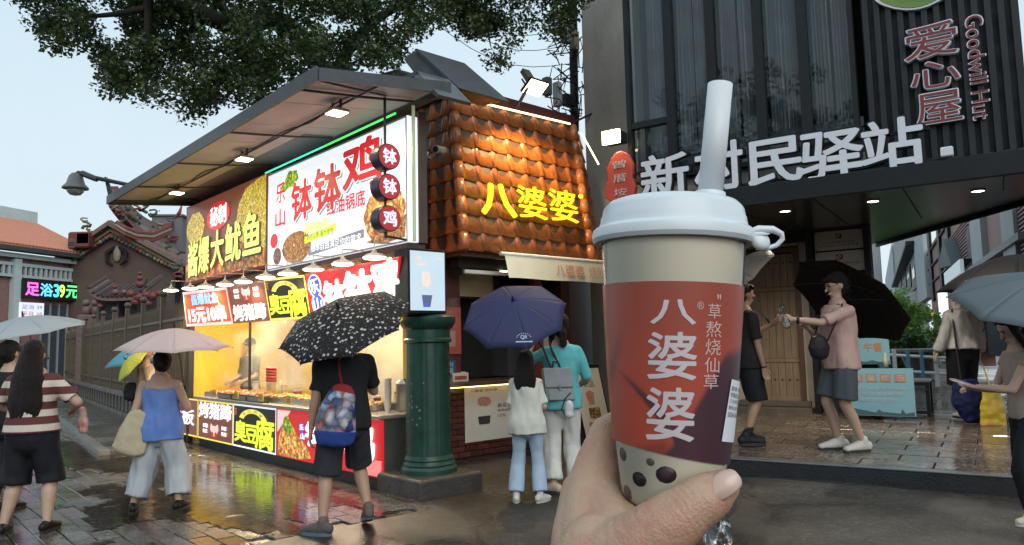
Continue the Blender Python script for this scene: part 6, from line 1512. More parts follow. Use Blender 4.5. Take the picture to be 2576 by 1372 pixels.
# fallen leaves and scraps on the wet ground
q = random.Random(15); lt = MB()
for k in range(260):
    x, y = q.uniform(-4.5, 5), q.uniform(5.2, 9.5); l_ = ST.loc(Vector((x, y, 0)))
    if l_.x > -.2 and l_.y > -.1: continue
    kk = KB.loc(Vector((x, y, 0)))
    if kk.y > -.15 and kk.x > -1.6: continue
    a = q.uniform(0, 6.28); s_ = q.uniform(.008, .028); z = gz(x, y) + .006; d = Vector((math.cos(a), math.sin(a), 0)) * s_; e_ = Vector((-math.sin(a), math.cos(a), 0)) * s_ * .45
    c = Vector((x, y, z)); lt.quad(c - d, c - e_ + Vector((0, 0, .003)), c + d, c + e_ + Vector((0, 0, .002)))
o = lt.build('leaf_litter', mat('fallen_leaf', (.16, .11, .05), .5, c2=(.22, .2, .15), vs=3)); tag(o, kind='stuff')
# street tree on the other side of the way, seen mirrored in the upper windows
q = random.Random(4); tb_ = Vector((-12.5, -5.5, 0)); rtree = thing('street_tree', tb_, 'leafy street tree across the way, mirrored in the curtained upper windows', 'tree')
mb = MB(); mb.smooth = True; mb.tube([tb_, tb_ + Vector((.1, .1, 2.5)), tb_ + Vector((.3, .2, 5)), tb_ + Vector((.2, .6, 8))], [.32, .26, .2, .08], 10); mb.build('trunk', M_bark, rtree)
cs = []
while len(cs) < 330:
    p = Vector((q.uniform(-1, 1), q.uniform(-1, 1), q.uniform(-1, 1)))
    if .25 < p.length < 1 and noise.noise(p * 2.6) > -.18: cs.append(tb_ + Vector((p.x * 5.2, p.y * 5.0, 7.2 + p.z * 4.2)))
for k in range(7):
    mb = MB(); mb.smooth = True; mb.tube([tb_ + Vector((.25, .2, 4.2 + k * .4)), tb_.lerp(cs[k * 9], .55) + Vector((0, 0, 2.8)), cs[k * 9]], [.11, .07, .02], 7); mb.build('branch', M_bark, rtree)
V_, n_ = leaf_mesh(cs, 75, .55, .16, .09, 8); leaf_obj('crown', V_, n_, M_leaf, rtree)
# shrubs by the alley
def shrub(name, label, px, py0, py1, pxw, y, m_, n, per, seed, spread=.22, ln=.09, cat='shrub'):
    b = at_y(px, py1, y); z0 = gz(b.x, b.y); t = thing(name, Vector((b.x, b.y, .3)), label, cat); q = random.Random(seed); cs = []
    for k in range(n):
        a = q.uniform(0, 6.28); h = q.random(); r = math.sqrt(q.random()) * (pxw / FPX * y) * (math.sin(math.pi * (.15 + .8 * h)) ** .6)
        top_z = at_y(px, py0, y).z; bot_z = at_y(px, py1, y).z
        cs.append(Vector((b.x + r * math.cos(a), b.y + r * math.sin(a) * .7, bot_z + (top_z - bot_z) * h)))
    V, n2 = leaf_mesh(cs, per, spread, ln, ln * .5, seed, .1); tag(leaf_obj('foliage', V, n2, m_, t), kind='stuff')
    for k in range(5):
        s_ = MB(); s_.tube([Vector((b.x + q.uniform(-.15, .15), b.y, .25)), cs[k].lerp(Vector((b.x, b.y, cs[k].z)), .5), cs[k]], [.025, .018, .008], 6); s_.build('stem', M_bark, t)
shrub('shrub', 'pale green feathery shrub beside the pillar at the alley mouth', 2262, 735, 870, 75, 17.5, M_leafl, 80, 70, 31)
shrub('shrub', 'lower bright green shrub behind the stone table', 2330, 790, 905, 70, 18.5, M_leafl, 60, 60, 32)
shrub('hedge', 'dark green hedge at the foot of the alley shrubs', 2285, 850, 950, 75, 16.8, M_leafd, 60, 70, 33, cat='hedge')
# stone table on a turned pedestal
c = at_y(2318, 975, 15.2); c.z = .42; t = thing('stone_table', c, 'round grey stone table on a turned pedestal before the greenery', 'table')
zt2 = at_y(2325, 878, 15.2).z; M_stone = mat('grey_stone', (.17, .165, .155), .35, var=.3, vs=5, bump=.3, bs=40)
MB().lathe([(.62, zt2 - .07 - c.z), (.66, zt2 - .05 - c.z), (.66, zt2 - c.z), (.62, zt2 + .005 - c.z)], c, 32).build('table_top', M_stone, t, smooth=False)
hh = zt2 - c.z - .075; MB().lathe([(.34, 0), (.34, .14), (.27, .16), (.25, hh * .4), (.30, hh * .45), (.30, hh * .5), (.24, hh * .55), (.36, hh * .98), (.36, hh)], c, 24).build('pedestal', M_stone, t)
# pipe railing with blue and white posts
p0, p1 = at_y(2208, 930, 14.6), at_y(2440, 945, 14.0); t = thing('pipe_railing', (p0 + p1) / 2, 'low white pipe railing with blue posts behind the bench', 'railing')
for dz in (0, .30): MB().tube([p0 + Vector((0, 0, dz)), p1 + Vector((0, 0, dz))], .03, 8).build('rail', M_white, t)
for k in range(7):
    p = p0.lerp(p1, (k + .3) / 6.6); MB().tube([p + Vector((0, 0, -.25)), p + Vector((0, 0, .42))], .04, 8).build('post', M_white if k % 3 == 1 else mat('rail_blue', (.10, .30, .40), .5, var=.2), t)
# bench
c = on_z(2290, 1045, .42); BF = Frame((c.x, c.y), (.838, -.546), (.546, .838)); bn = thing('slatted_bench', c, 'black framed slatted bench beside the blue notice boards', 'bench')
zb1 = at_y(2330, 955, c.y).z; uL, uR = BF.on_v(2180, 1000, .0).x, BF.on_v(2340, 1000, .0).x
for k in range(6): MB().fbox(BF, uL, uR, .0 + k * .085, .065 + k * .085, zb1 - .03, zb1, .004).build('slat', mat('bench_slat', (.22, .22, .21), .3, var=.25, vs=5), bn)
for u in (uL, uR - .05):
    for v in (.0, .43): MB().fbox(BF, u, u + .05, v, v + .05, .36, zb1 - .075).build('leg', M_black, bn)
for v in (.0, .43): MB().fbox(BF, uL, uR, v, v + .05, zb1 - .075, zb1 - .031).build('seat_rail', M_black, bn)
MB().fbox(BF, uL + .051, uR - .051, .0, .05, .44, .48).build('foot_rail', M_black, bn)
# notice boards
def notice(x0, x1, y0, y1, yy, label, fn):
    a, b = at_y(x0, y1, yy), at_y(x1, y1, yy); z1 = at_y((x0 + x1) / 2, y0, yy).z; z0 = max(at_y((x0 + x1) / 2, y1, yy).z, .40)
    k = Vector((KB.au.x, KB.au.y, 0)); w_ = (b.x - a.x) / k.x; A_ = Vector((a.x, a.y, 0)); B_ = A_ + k * w_
    P = Panel(V3(A_.xy, z1), V3(B_.xy, z1), V3(B_.xy, z0), V3(A_.xy, z0)); t = thing('notice_board', P.p(.5, 0), label, 'notice board', 'blue notice boards by the pillar')
    board(P, 'board', mat('notice_blue', (.17, .38, .50), .4, c2=(.24, .46, .55), vs=1.2), t, .05); fn(P, t); return P, t
M_no = mat('notice_orange', (.55, .24, .12), .5, var=.2); M_np = mat('notice_pale', (.45, .55, .60), .5, var=.1); M_nd = mat('notice_skyline', (.08, .14, .16), .5, var=.3)
def n1(P, t): print_(t, 'lettering', M_no, lambda m: P.text(m, '午餐', .28, .42, .8, .72, .006, .02)); print_(t, 'skyline_picture', M_nd, lambda m: P.poly(m, [(.02, .02), (.98, .02), (.98, .10), (.7, .07), (.5, .14), (.3, .08), (.02, .12)], .006))
def n2(P, t):
    print_(t, 'orange_square', M_no, lambda m: [P.rect(m, .06 + k * .22, .72, .22 + k * .22, .88, .006) for k in range(4)])
    print_(t, 'square_lettering', M_np, lambda m: [P.text(m, ch, .08 + k * .22, .74, .20 + k * .22, .86, .010, .01) for k, ch in enumerate('温馨提示')])
    print_(t, 'lettering', M_np, lambda m: (P.text(m, '请勿在此停放车辆', .1, .54, .9, .62, .006, .0), P.text(m, '保持通道畅通', .2, .42, .8, .50, .006, .0), P.text(m, '谢谢您的配合', .15, .30, .7, .38, .006, .0)))
    print_(t, 'skyline_picture', M_nd, lambda m: P.poly(m, [(.02, .02), (.98, .02), (.98, .10), (.85, .06), (.8, .16), (.78, .06), (.5, .09), (.45, .14), (.4, .07), (.2, .12), (.02, .16)], .006))
notice(2152, 2218, 842, 916, 10.25, 'upper blue notice board with two orange characters, behind the man in pink', n1)
notice(2140, 2262, 926, 1043, 9.95, 'lower blue notice board with four orange squares, standing on the deck', n2)
c = on_z(2227, 1030, .42); t = thing('water_bottle', at_y(2229, 926, 9.93), 'small pale bottle standing on the lower notice board', 'bottle'); MB().lathe([(.035, 0), (.035, .12), (.014, .17), (.014, .2)], at_y(2229, 926, 9.93), 12).build('bottle', mat('bottle_pale', (.5, .52, .42), .3, var=.1), t, smooth=True)
# ================================================================== milk tea cup held up in front
CD = .43
cT, cB = at_y(1692, 500, CD), at_y(1689, 1275, CD)
CA = (cT - cB).normalized(); KP = (cT - cB).length / 775.0
CX = ray(1790, 700); CX = (at_y(1790, 888, CD) - at_y(1590, 888, CD)); CX = (CX - CA * CX.dot(CA)).normalized(); CYv = CA.cross(CX).normalized()   # CYv points away from the viewer
if CYv.y < 0: CYv = -CYv
def cz(y): return (1275 - y) * KP
def cpt(dx, dy_, h): return cB + CX * dx + CYv * dy_ + CA * h
CUPR = [(1275, 104), (1271, 114), (1262, 121), (1240, 127), (1200, 133), (1100, 146), (950, 161), (800, 171), (640, 179), (592, 181)]
def crad(y):
    ys = [q[0] for q in CUPR][::-1]; rs = [q[1] for q in CUPR][::-1]
    return float(np.interp(y, ys, rs)) * KP
def clathe(prof, n=72, closed=False):
    """profile of (pixel row, pixel radius) turned about the cup axis"""
    mb = MB(); mb.smooth = True
    for y, r in prof:
        for k in range(n):
            a = 2 * math.pi * k / n; mb.v.append(cpt(r * KP * math.cos(a), r * KP * math.sin(a), cz(y)))
    m_ = len(prof)
    for i in range(m_ - 1):
        for k in range(n): mb.f.append([i * n + k, i * n + (k + 1) % n, (i + 1) * n + (k + 1) % n, (i + 1) * n + k]); mb.mi.append(0); mb.sm.append(True)
    if closed:
        for f in (list(range(n))[::-1], list(range((m_ - 1) * n, m_ * n))): mb.f.append(f); mb.mi.append(0); mb.sm.append(False)
    return mb
cup = thing('milk_tea_cup', cB, 'large sealed cup of pearl milk tea with a red printed sleeve, white lid and straw', 'cup')
M_tea = mat('milk_tea', (.86, .75, .57), .4, c2=(.88, .79, .63), vs=28, sss=.2)
M_lid = mat('lid_plastic', (.66, .70, .73), .28, var=.05, vs=20, sss=.15)
clathe([(1272, 100), (1264, 112), (1240, 122), (1200, 128), (1100, 141), (950, 156), (800, 166), (690, 172), (640, 175), (600, 176)], closed=True).build('milk_tea', M_tea, cup)
# clear wall of the cup: a thin shell, glossy where it turns away
clathe([(1275, 104), (1271, 114), (1262, 121), (1240, 127), (1200, 133), (1100, 146), (950, 161), (800, 171), (640, 179), (594, 181)]).build('cup_wall', glass('clear_plastic', (1, 1, 1), .10, 1.0, 1.30), cup)
clathe([(1279, 92), (1279, 104), (1273, 110), (1271, 100)]).build('base_ring', glass('clear_plastic', (1, 1, 1), .10, 1.0, 1.30), cup)
# tapioca pearls and jelly against the wall
M_pearl = mat('dark_pearl', (.050, .022, .030), .3, var=.3, vs=60); M_pearl2 = mat('soaked_pearl', (.24, .155, .11), .4, var=.25, vs=60)
PEARLS = [(1593, 1193, 27, 0), (1650, 1174, 31, 0), (1560, 1142, 22, 1), (1748, 1178, 15, 1), (1752, 1186, 18, 1), (1572, 1232, 24, 1), (1662, 1248, 26, 1), (1690, 1200, 14, 1), (1615, 1150, 13, 1), (1612, 1250, 12, 1), (1700, 1240, 22, 1), (1790, 1225, 18, 0), (1800, 1150, 12, 1)]
for x, y, r, k in PEARLS:
    dx = (x - 1690) * KP; R = crad(y) - .0008; dx = max(-R * .95, min(R * .95, dx)); a = math.asin(dx / R); d = R - r * KP * .52
    c = cpt(d * math.sin(a), -d * math.cos(a), cz(y)); q = random.Random(x)
    MB().ball(c, (r * KP, r * KP * .66, r * KP * q.uniform(.8, 1.05)), 16, 10, Euler((0, q.uniform(-.5, .5), a)).to_matrix()).build('pearl', M_pearl if k == 0 else M_pearl2, cup, smooth=True)
# printed sleeve, its lower edge running slantwise
m = bpy.data.materials.new('sleeve_print'); m.use_nodes = True; t_ = m.node_tree; p_ = t_.nodes['Principled BSDF']
tc_ = t_.nodes.new('ShaderNodeTexCoord')
def lin(ax, az_, off, lo, hi):
    d_ = t_.nodes.new('ShaderNodeVectorMath'); d_.operation = 'DOT_PRODUCT'; d_.inputs[1].default_value = (ax, 0, az_); t_.links.new(tc_.outputs['Object'], d_.inputs[0])
    a_ = t_.nodes.new('ShaderNodeMath'); a_.operation = 'ADD'; a_.inputs[1].default_value = off; t_.links.new(d_.outputs['Value'], a_.inputs[0])
    r_ = t_.nodes.new('ShaderNodeMapRange'); r_.interpolation_type = 'SMOOTHSTEP'; r_.inputs['From Min'].default_value = lo; r_.inputs['From Max'].default_value = hi; t_.links.new(a_.outputs[0], r_.inputs[0]); return r_.outputs[0]
def mul(a, b):
    n_ = t_.nodes.new('ShaderNodeMath'); n_.operation = 'MULTIPLY'; t_.links.new(a, n_.inputs[0]); t_.links.new(b, n_.inputs[1]); return n_.outputs[0]
def addc(a, b):
    n_ = t_.nodes.new('ShaderNodeMath'); n_.operation = 'ADD'; n_.use_clamp = True; t_.links.new(a, n_.inputs[0]); t_.links.new(b, n_.inputs[1]); return n_.outputs[0]
def pxl(x, y): return (x - 1690) * KP, cz(y)
def halfplane(p, q, soft):
    """1 on the right-hand side of the line p->q (picture print coordinates)"""
    (x0, z0), (x1, z1) = pxl(*p), pxl(*q); dx, dz = x1 - x0, z1 - z0; L = math.hypot(dx, dz); nx, nz = dz / L, -dx / L
    return lin(nx, nz, -(nx * x0 + nz * z0), -soft, soft)
grass_ = mul(halfplane((1668, 1108), (1800, 905), .0020), halfplane((1785, 905), (1900, 880), .004))
leafl = mul(mul(halfplane((1536, 905), (1606, 985), .0012) if False else halfplane((1606, 1000), (1540, 905), .0012), halfplane((1528, 900), (1612, 985), .0016)), halfplane((1580, 900), (1700, 900), .004))
streak = mul(mul(halfplane((1548, 900), (1568, 800), .0016), halfplane((1580, 800), (1560, 910), .0016)), halfplane((1500, 860), (1700, 850), .010))
lowspot = mul(mul(halfplane((1590, 1120), (1640, 1095), .003), halfplane((1655, 1080), (1665, 1140), .003)), halfplane((1590, 1098), (1690, 1092), .003))
def scl(a, k):
    n_ = t_.nodes.new('ShaderNodeMath'); n_.operation = 'MULTIPLY'; n_.inputs[1].default_value = k; t_.links.new(a, n_.inputs[0]); return n_.outputs[0]
mask = addc(addc(grass_, scl(streak, .55)), addc(scl(leafl, .9), scl(lowspot, .5)))
base_ = _mixrgb(t_, (.40, .062, .032), (.29, .048, .025), lin(0, 1, -cz(900), -.03, .045))
col_ = _mixrgb(t_, base_, (.058, .020, .030), mask)
t_.links.new(col_, p_.inputs['Base Color']); p_.inputs['Roughness'].default_value = .42; p_.inputs['Coat Weight'].default_value = .15; p_.inputs['Coat Roughness'].default_value = .25
sl = MB(); sl.smooth = True; n = 96; rows = 14
for r in range(rows + 1):
    for k in range(n):
        a = 2 * math.pi * k / n; y0 = 729; y1 = 1137 + 24 * math.cos(a)
        y = y0 + (y1 - y0) * r / rows; R = crad(y) + .00035; sl.v.append(cpt(R * math.cos(a), R * math.sin(a), cz(y)))
for r in range(rows):
    for k in range(n): sl.f.append([r * n + k, (r + 1) * n + k, (r + 1) * n + (k + 1) % n, r * n + (k + 1) % n]); sl.mi.append(0); sl.sm.append(True)
sl.build('sleeve', m, cup)
def wrap(body, x0, y0, x1, y1, off, bold, shear=0.0, rot=None):
    """lettering bent round the cup so that it sits flat on the sleeve"""
    vs, fs = text(body, bold, 0, shear); mb = MB(); out = []
    bm = bmesh.new(); bv = [bm.verts.new(v) for v in vs]
    for f in fs:
        try: bm.faces.new([bv[i] for i in f])
        except ValueError: pass
    for _ in range(4):
        long_ = [e for e in bm.edges if abs(e.verts[0].co.x - e.verts[1].co.x) > .07]
        if long_: bmesh.ops.subdivide_edges(bm, edges=long_, cuts=1); bmesh.ops.triangulate(bm, faces=bm.faces[:])
    bm.verts.index_update(); vs = [v.co[:] for v in bm.verts]; fs = [[v.index for v in f.verts] for f in bm.faces]; bm.free()
    for v in vs:
        u, w_ = v[0], v[1]
        if rot: u, w_ = rot(u, w_)
        x = x0 + (x1 - x0) * u; y = y1 + (y0 - y1) * w_; R = crad(y) + off + v[2] * .05
        D_ = CD * .93; dx = max(-R * .995, min(R * .995, (x - 1690) * KP * .955)); a = math.asin(dx / R)
        out.append(cpt(R * math.sin(a), -R * math.cos(a), cz(y)))
    mb.add(out, fs); return mb
M_ck = mat('sleeve_white', (.60, .52, .54), .5, var=.06); M_cp = mat('sleeve_pink', (.62, .42, .40), .5, var=.06)
for ch, b in (('八', (1604, 772, 1708, 828)), ('婆', (1600, 848, 1712, 955)), ('婆', (1600, 976, 1710, 1096))): wrap(ch, *b, .0006, .018).build('character', M_ck, cup)
for ch, b in zip('草熬烧仙草', ((1740, 779, 1775, 813), (1735, 819, 1777, 856), (1734, 860, 1776, 898), (1733, 903, 1773, 938), (1731, 942, 1771, 976))): wrap(ch, *b, .0006, .008).build('small_character', M_cp, cup)
wrap('®', 1712, 775, 1729, 793, .0006, 0).build('registered_mark', M_cp, cup)
wrap('"', 1764, 757, 1774, 768, .0006, .015).build('quote_mark', M_cp, cup)
# order sticker near the right edge
def stick(u, v, off):
    x = (1812 * (1 - u) + 1853 * u) * v + (1786 * (1 - u) + 1836 * u) * (1 - v); y = (953 * (1 - u) + 962 * u) * v + (1098 * (1 - u) + 1107 * u) * (1 - v)
    R = crad(y) + off; dx = max(-R * .997, min(R * .997, (x - 1690) * KP * .955)); a = math.asin(dx / R); return cpt(R * math.sin(a), -R * math.cos(a), cz(y))
sk = MB(); sk.smooth = True; n = 10
for i in range(n + 1):
    for j in range(n + 1): sk.v.append(stick(i / n, j / n, .0009))
for i in range(n):
    for j in range(n): sk.f.append([i * (n + 1) + j, (i + 1) * (n + 1) + j, (i + 1) * (n + 1) + j + 1, i * (n + 1) + j + 1]); sk.mi.append(0); sk.sm.append(True)
so_ = sk.build('sticker', mat('sticker_white', (.74, .76, .80), .45, var=.04), cup)
ink = MB()
for i, (s_, w_) in enumerate((('堂食 05', .86), ('芋圆烧仙草', .9), ('三分(常温', .82), ('黄桃(加珍', .84), ('2024-06', .8))):
    vs, fs = text(s_, .0); v0 = .90 - .105 * i
    ink.add([stick(.10 + w_ * v[0], v0 - .075 + .075 * v[1], .0013) for v in vs], fs)
ink.build('sticker_lettering', mat('sticker_ink', (.06, .06, .07), .6, var=0), so_)
# lid: rim, stepped flank, top and straw collar
clathe([(622, 184), (622, 199), (612, 205), (600, 205.5), (590, 203), (584, 196), (580, 188), (566, 184), (556, 183), (551, 180), (534, 177), (526, 172), (516, 162), (511, 148), (509, 100), (510, 0.5)], 96).build('lid', M_lid, cup)
clathe([(622, 199), (622, 182), (606, 180)], 96).build('lid_skirt', M_lid, cup)
sc = (1778 - 1690) * KP
def rod(dx0, y0, dx1, y1, r0, r1, dyy, n=28, cap=False):
    a, b = cpt(dx0 * KP, dyy, cz(y0)), cpt(dx1 * KP, dyy, cz(y1)); mb = MB(); mb.smooth = True; mb.tube([a, b], [r0 * KP, r1 * KP], n, caps=cap); return mb
rod(88, 512, 90, 487, 42, 38, -.006, 32, True).build('straw_collar', M_lid, cup)
st1 = rod(90, 492, 116, 203, 31.5, 31.5, -.006); o = st1.build('straw', mat('straw_white', (.72, .70, .70), .4, var=.04, vs=20, sss=.2), cup)
sm_ = o.modifiers.new('wall', 'SOLIDIFY'); sm_.thickness = .0007; sm_.offset = -1
# hinged plug tab at the right of the rim
tb_ = MB(); tb_.smooth = True
lp = [(1846, 603), (1880, 590), (1915, 590), (1936, 600), (1939, 612), (1925, 628), (1900, 637), (1876, 635)]
tb_.tube([cpt((x - 1690) * KP, -.022 + .00025 * i, cz(y)) for i, (x, y) in enumerate(lp)], [.0016, .0022, .0022, .0017, .0014, .0014, .0014, .0014], 8); tb_.build('plug_tab', M_lid, cup)
pg = MB(); pg.smooth = True; pg.lathe([(.0, 0), (.0055, .0002), (.006, .002), (.0045, .004), (0.0005, .005)], cpt((1882 - 1690) * KP, -.020, cz(622)), 18, axis=-CYv + CA * .5 + CX * .3); pg.build('plug', M_lid, cup)
tn = MB(); tn.slab([cpt((x - 1690) * KP, -.024, cz(y)) for x, y in ((1828, 604), (1884, 597), (1908, 602), (1890, 607), (1842, 612))], CYv * .003); bevel(tn.build('hinge_tongue', M_lid, cup), .0008)

# clear bag tail under the cup
bg = thing('plastic_bag', at_y(1820, 1340, .44), 'crumpled clear plastic bag end hanging below the milk tea cup', 'plastic bag')
mb = MB(); mb.smooth = True; q = random.Random(4); rows_, cols_ = 14, 8
for r in range(rows_ + 1):
    for c in range(cols_ + 1):
        a, b = r / rows_, c / cols_; x = 1735 + 100 * b + 8 * math.sin(a * 9 + b * 5); y = 1275 + 260 * a
        mb.v.append(at_y(x, y, .445 + .012 * noise.noise((a * 5, b * 6, 1)) + .008 * math.sin(b * 9 + a * 3)))
for r in range(rows_):
    for c in range(cols_): k = r * (cols_ + 1) + c; mb.f.append([k, k + 1, k + cols_ + 2, k + cols_ + 1]); mb.mi.append(0); mb.sm.append(True)
mb.build('bag_film', glass('bag_film', (.9, .92, .92), .12, .82, 1.6), bg)
mb = MB(); mb.slab([at_y(x, y, .437) for x, y in ((1815, 1285), (1842, 1253), (1864, 1272), (1832, 1306))], (0, .0004, 0)); mb.build('bag_corner', glass('bag_film', (.9, .92, .92), .12, .82, 1.6), bg)

# ------------------------------------------------------------------ the hand round the cup
M_skin = bpy.data.materials.new('hand_skin'); M_skin.use_nodes = True; t_ = M_skin.node_tree; p_ = t_.nodes['Principled BSDF']
c1 = _mixrgb(t_, (.47, .31, .205), (.43, .215, .145), _ramp(t_, _noise(t_, 34, 5), ((.38, 0.0), (.62, 1.0))))
c2 = _mixrgb(t_, c1, (.48, .33, .23), _ramp(t_, _noise(t_, 320, 2), ((.45, 0.0), (.75, .5))))
t_.links.new(c2, p_.inputs['Base Color']); p_.inputs['Roughness'].default_value = .46; p_.inputs['Subsurface Weight'].default_value = .3; p_.inputs['Subsurface Radius'].default_value = (.008, .003, .0015); p_.inputs['Subsurface Scale'].default_value = 1
b_ = t_.nodes.new('ShaderNodeBump'); b_.inputs['Strength'].default_value = .2; b_.inputs['Distance'].default_value = .002
n_ = t_.nodes.new('ShaderNodeTexVoronoi'); n_.inputs['Scale'].default_value = 620; tc_ = t_.nodes.new('ShaderNodeTexCoord'); t_.links.new(tc_.outputs['Object'], n_.inputs['Vector']); t_.links.new(n_.outputs['Distance'], b_.inputs['Height']); t_.links.new(b_.outputs[0], p_.inputs['Normal'])
hand = thing('hand', at_y(1540, 1400, .42), 'bare hand gripping the milk tea cup with the thumb across its front', 'hand')
hb = MB()
def hl(*pts, n=20):
    hb.limb([at_y(x, y, d) for x, y, d, r in pts], [r * d / FPX for x, y, d, r in pts], n)
hl((1480, 1900, .375, 125), (1490, 1640, .385, 118), (1500, 1500, .40, 112), (1512, 1400, .415, 108))                      # wrist and heel of the palm
hl((1505, 1440, .425, 104), (1496, 1330, .44, 90), (1492, 1245, .452, 72), (1505, 1150, .462, 50), (1524, 1085, .468, 38))       # index side of the palm up to the knuckle
hl((1524, 1085, .468, 38), (1562, 1062, .490, 33), (1640, 1066, .500, 31), (1720, 1085, .492, 28), (1772, 1100, .474, 24))        # index finger behind the cup
hl((1480, 1300, .455, 62), (1500, 1180, .475, 45), (1560, 1140, .498, 34), (1650, 1142, .508, 32), (1740, 1160, .50, 29), (1795, 1172, .480, 24))
hl((1482, 1350, .455, 62), (1515, 1240, .480, 43), (1570, 1212, .497, 33), (1655, 1215, .505, 31), (1735, 1228, .495, 28), (1780, 1235, .478, 23))
hl((1500, 1400, .45, 58), (1540, 1310, .478, 40), (1600, 1285, .490, 30), (1670, 1285, .495, 27), (1725, 1290, .485, 24))
hl((1530, 1460, .41, 108), (1570, 1400, .40, 98), (1632, 1362, .392, 86), (1690, 1318, .388, 76), (1738, 1281, .386, 66), (1772, 1257, .386, 62), (1800, 1236, .387, 54), (1815, 1225, .388, 44))  # thenar and thumb
hl((1500, 1250, .450, 60), (1530, 1290, .435, 62), (1580, 1345, .412, 66), (1640, 1362, .396, 62))                              # web between thumb and index
hl((1470, 1420, .43, 88), (1462, 1330, .445, 70), (1462, 1240, .455, 52))
IPJ = at_y(1742, 1278, .372); TAX = (at_y(1815, 1225, .388) - at_y(1690, 1318, .388)).normalized(); WB = at_y(1588, 1300, .41); WAX = Vector((.75, -.2, .62)).normalized()
def skin_relief(c, n):
    d = .0007 * noise.noise(c * 45) + .00008 * noise.noise(c * 190)
    q = c - IPJ
    if q.length < .03:
        a = q.dot(TAX) + .0012 * noise.noise(c * 90); f = max(0, 1 - (q.length / .026) ** 2)
        for o_, w_ in ((-.0052, .5), (-.0022, .9), (.0008, 1), (.0036, .8), (.0068, .4)): d -= .0008 * w_ * f * math.exp(-((a - o_) / .00075) ** 2)
    q = c - WB
    if q.length < .05:
        a = q.dot(WAX) + .003 * noise.noise(c * 35); f = max(0, 1 - (q.length / .045) ** 2)
        for o_ in (-.012, -.005, .001, .008, .015): d -= .0004 * f * math.exp(-((a - o_) / .0010) ** 2)
    return d
hb2 = remesh(hb, .00125, 14, disp=skin_relief)
ho = hb2.build('skin', M_skin, hand)
# thumb nail set into the tip, facing up and to the viewer
nc = at_y(1822, 1214, .3765); nx_ = (at_y(1838, 1198, .3765) - at_y(1800, 1228, .3765)).normalized()      # towards the tip
view = (EYE - nc).normalized(); nz_ = (view * .86 + (at_y(1822, 1180, .376) - nc).normalized() * .50 + CX * .16); nz_ = (nz_ - nx_ * nz_.dot(nx_)).normalized(); ny_ = nz_.cross(nx_)
nb_ = MB(); nb_.smooth = True; g = 16
def nailpt(i, j):
    u, v = (i / g) * 2 - 1, (j / g) * 2 - 1; s_ = math.sqrt(max(0, 1 - .38 * abs(v) ** 3)); lx = .0082 * u * s_; ly = .0066 * v * (1 - .12 * max(0, -u) ** 2 - .22 * max(0, u) ** 3)
    return nc + nx_ * lx + ny_ * ly + nz_ * (.0012 - .0032 * v * v - .0016 * max(0, u) ** 2 - .0009 * u * u)
for i in range(g + 1):
    for j in range(g + 1): nb_.v.append(nailpt(i, j))
for i in range(g):
    for j in range(g): nb_.f.append([i * (g + 1) + j, (i + 1) * (g + 1) + j, (i + 1) * (g + 1) + j + 1, i * (g + 1) + j + 1]); nb_.mi.append(0); nb_.sm.append(True)
no = nb_.build('thumb_nail', mat('nail', (.56, .37, .295), .25, c2=(.60, .42, .35), vs=90, coat=.5), hand)
sm_ = no.modifiers.new('thick', 'SOLIDIFY'); sm_.thickness = .0012; sm_.offset = -1
# ================================================================== people
def skin_mat(name, c):
    return mat(name, c, .5, var=.12, vs=10, sss=.12, bump=.05, bs=80)
SK1 = skin_mat('skin_light', (.50, .32, .235)); SK2 = skin_mat('skin_tan', (.40, .235, .155)); SK3 = skin_mat('skin_fair', (.55, .37, .28))
M_hair = mat('black_hair', (.007, .006, .006), .55, c2=(.016, .012, .010), vs=14, stretch=(14, 14, .8), bump=.8, bs=45, spec=.3)
M_eye = mat('eye_dark', (.02, .015, .012), .2, var=0); M_lip = mat('lips', (.36, .13, .11), .4, var=.1); M_sole = mat('shoe_sole', (.025, .025, .025), .6, var=.3)
def cloth(name, c, c2=None, r=.8, bump=.25, bs=9):
    return mat('cloth_' + name, c, r, c2=c2, var=.18, vs=5, bump=bump * 1.4, bs=bs, spec=.25)
def ik(a, c, l1, l2, pole):
    d = c - a; L = min(d.length, (l1 + l2) * .999); u = d.normalized(); c2 = a + u * L
    x = (l1 * l1 - l2 * l2 + L * L) / (2 * L); hh = math.sqrt(max(0, l1 * l1 - x * x))
    p = Vector(pole) - u * u.dot(Vector(pole)); p = p.normalized() if p.length > 1e-6 else u.orthogonal().normalized()
    return a + u * x + p * hh, c2
def lerp_path(a, b, c, f):
    """point at fraction f along a-b-c"""
    l1, l2 = (b - a).length, (c - b).length; d = f * (l1 + l2)
    return a.lerp(b, d / l1) if d < l1 else b.lerp(c, min(1, (d - l1) / l2))
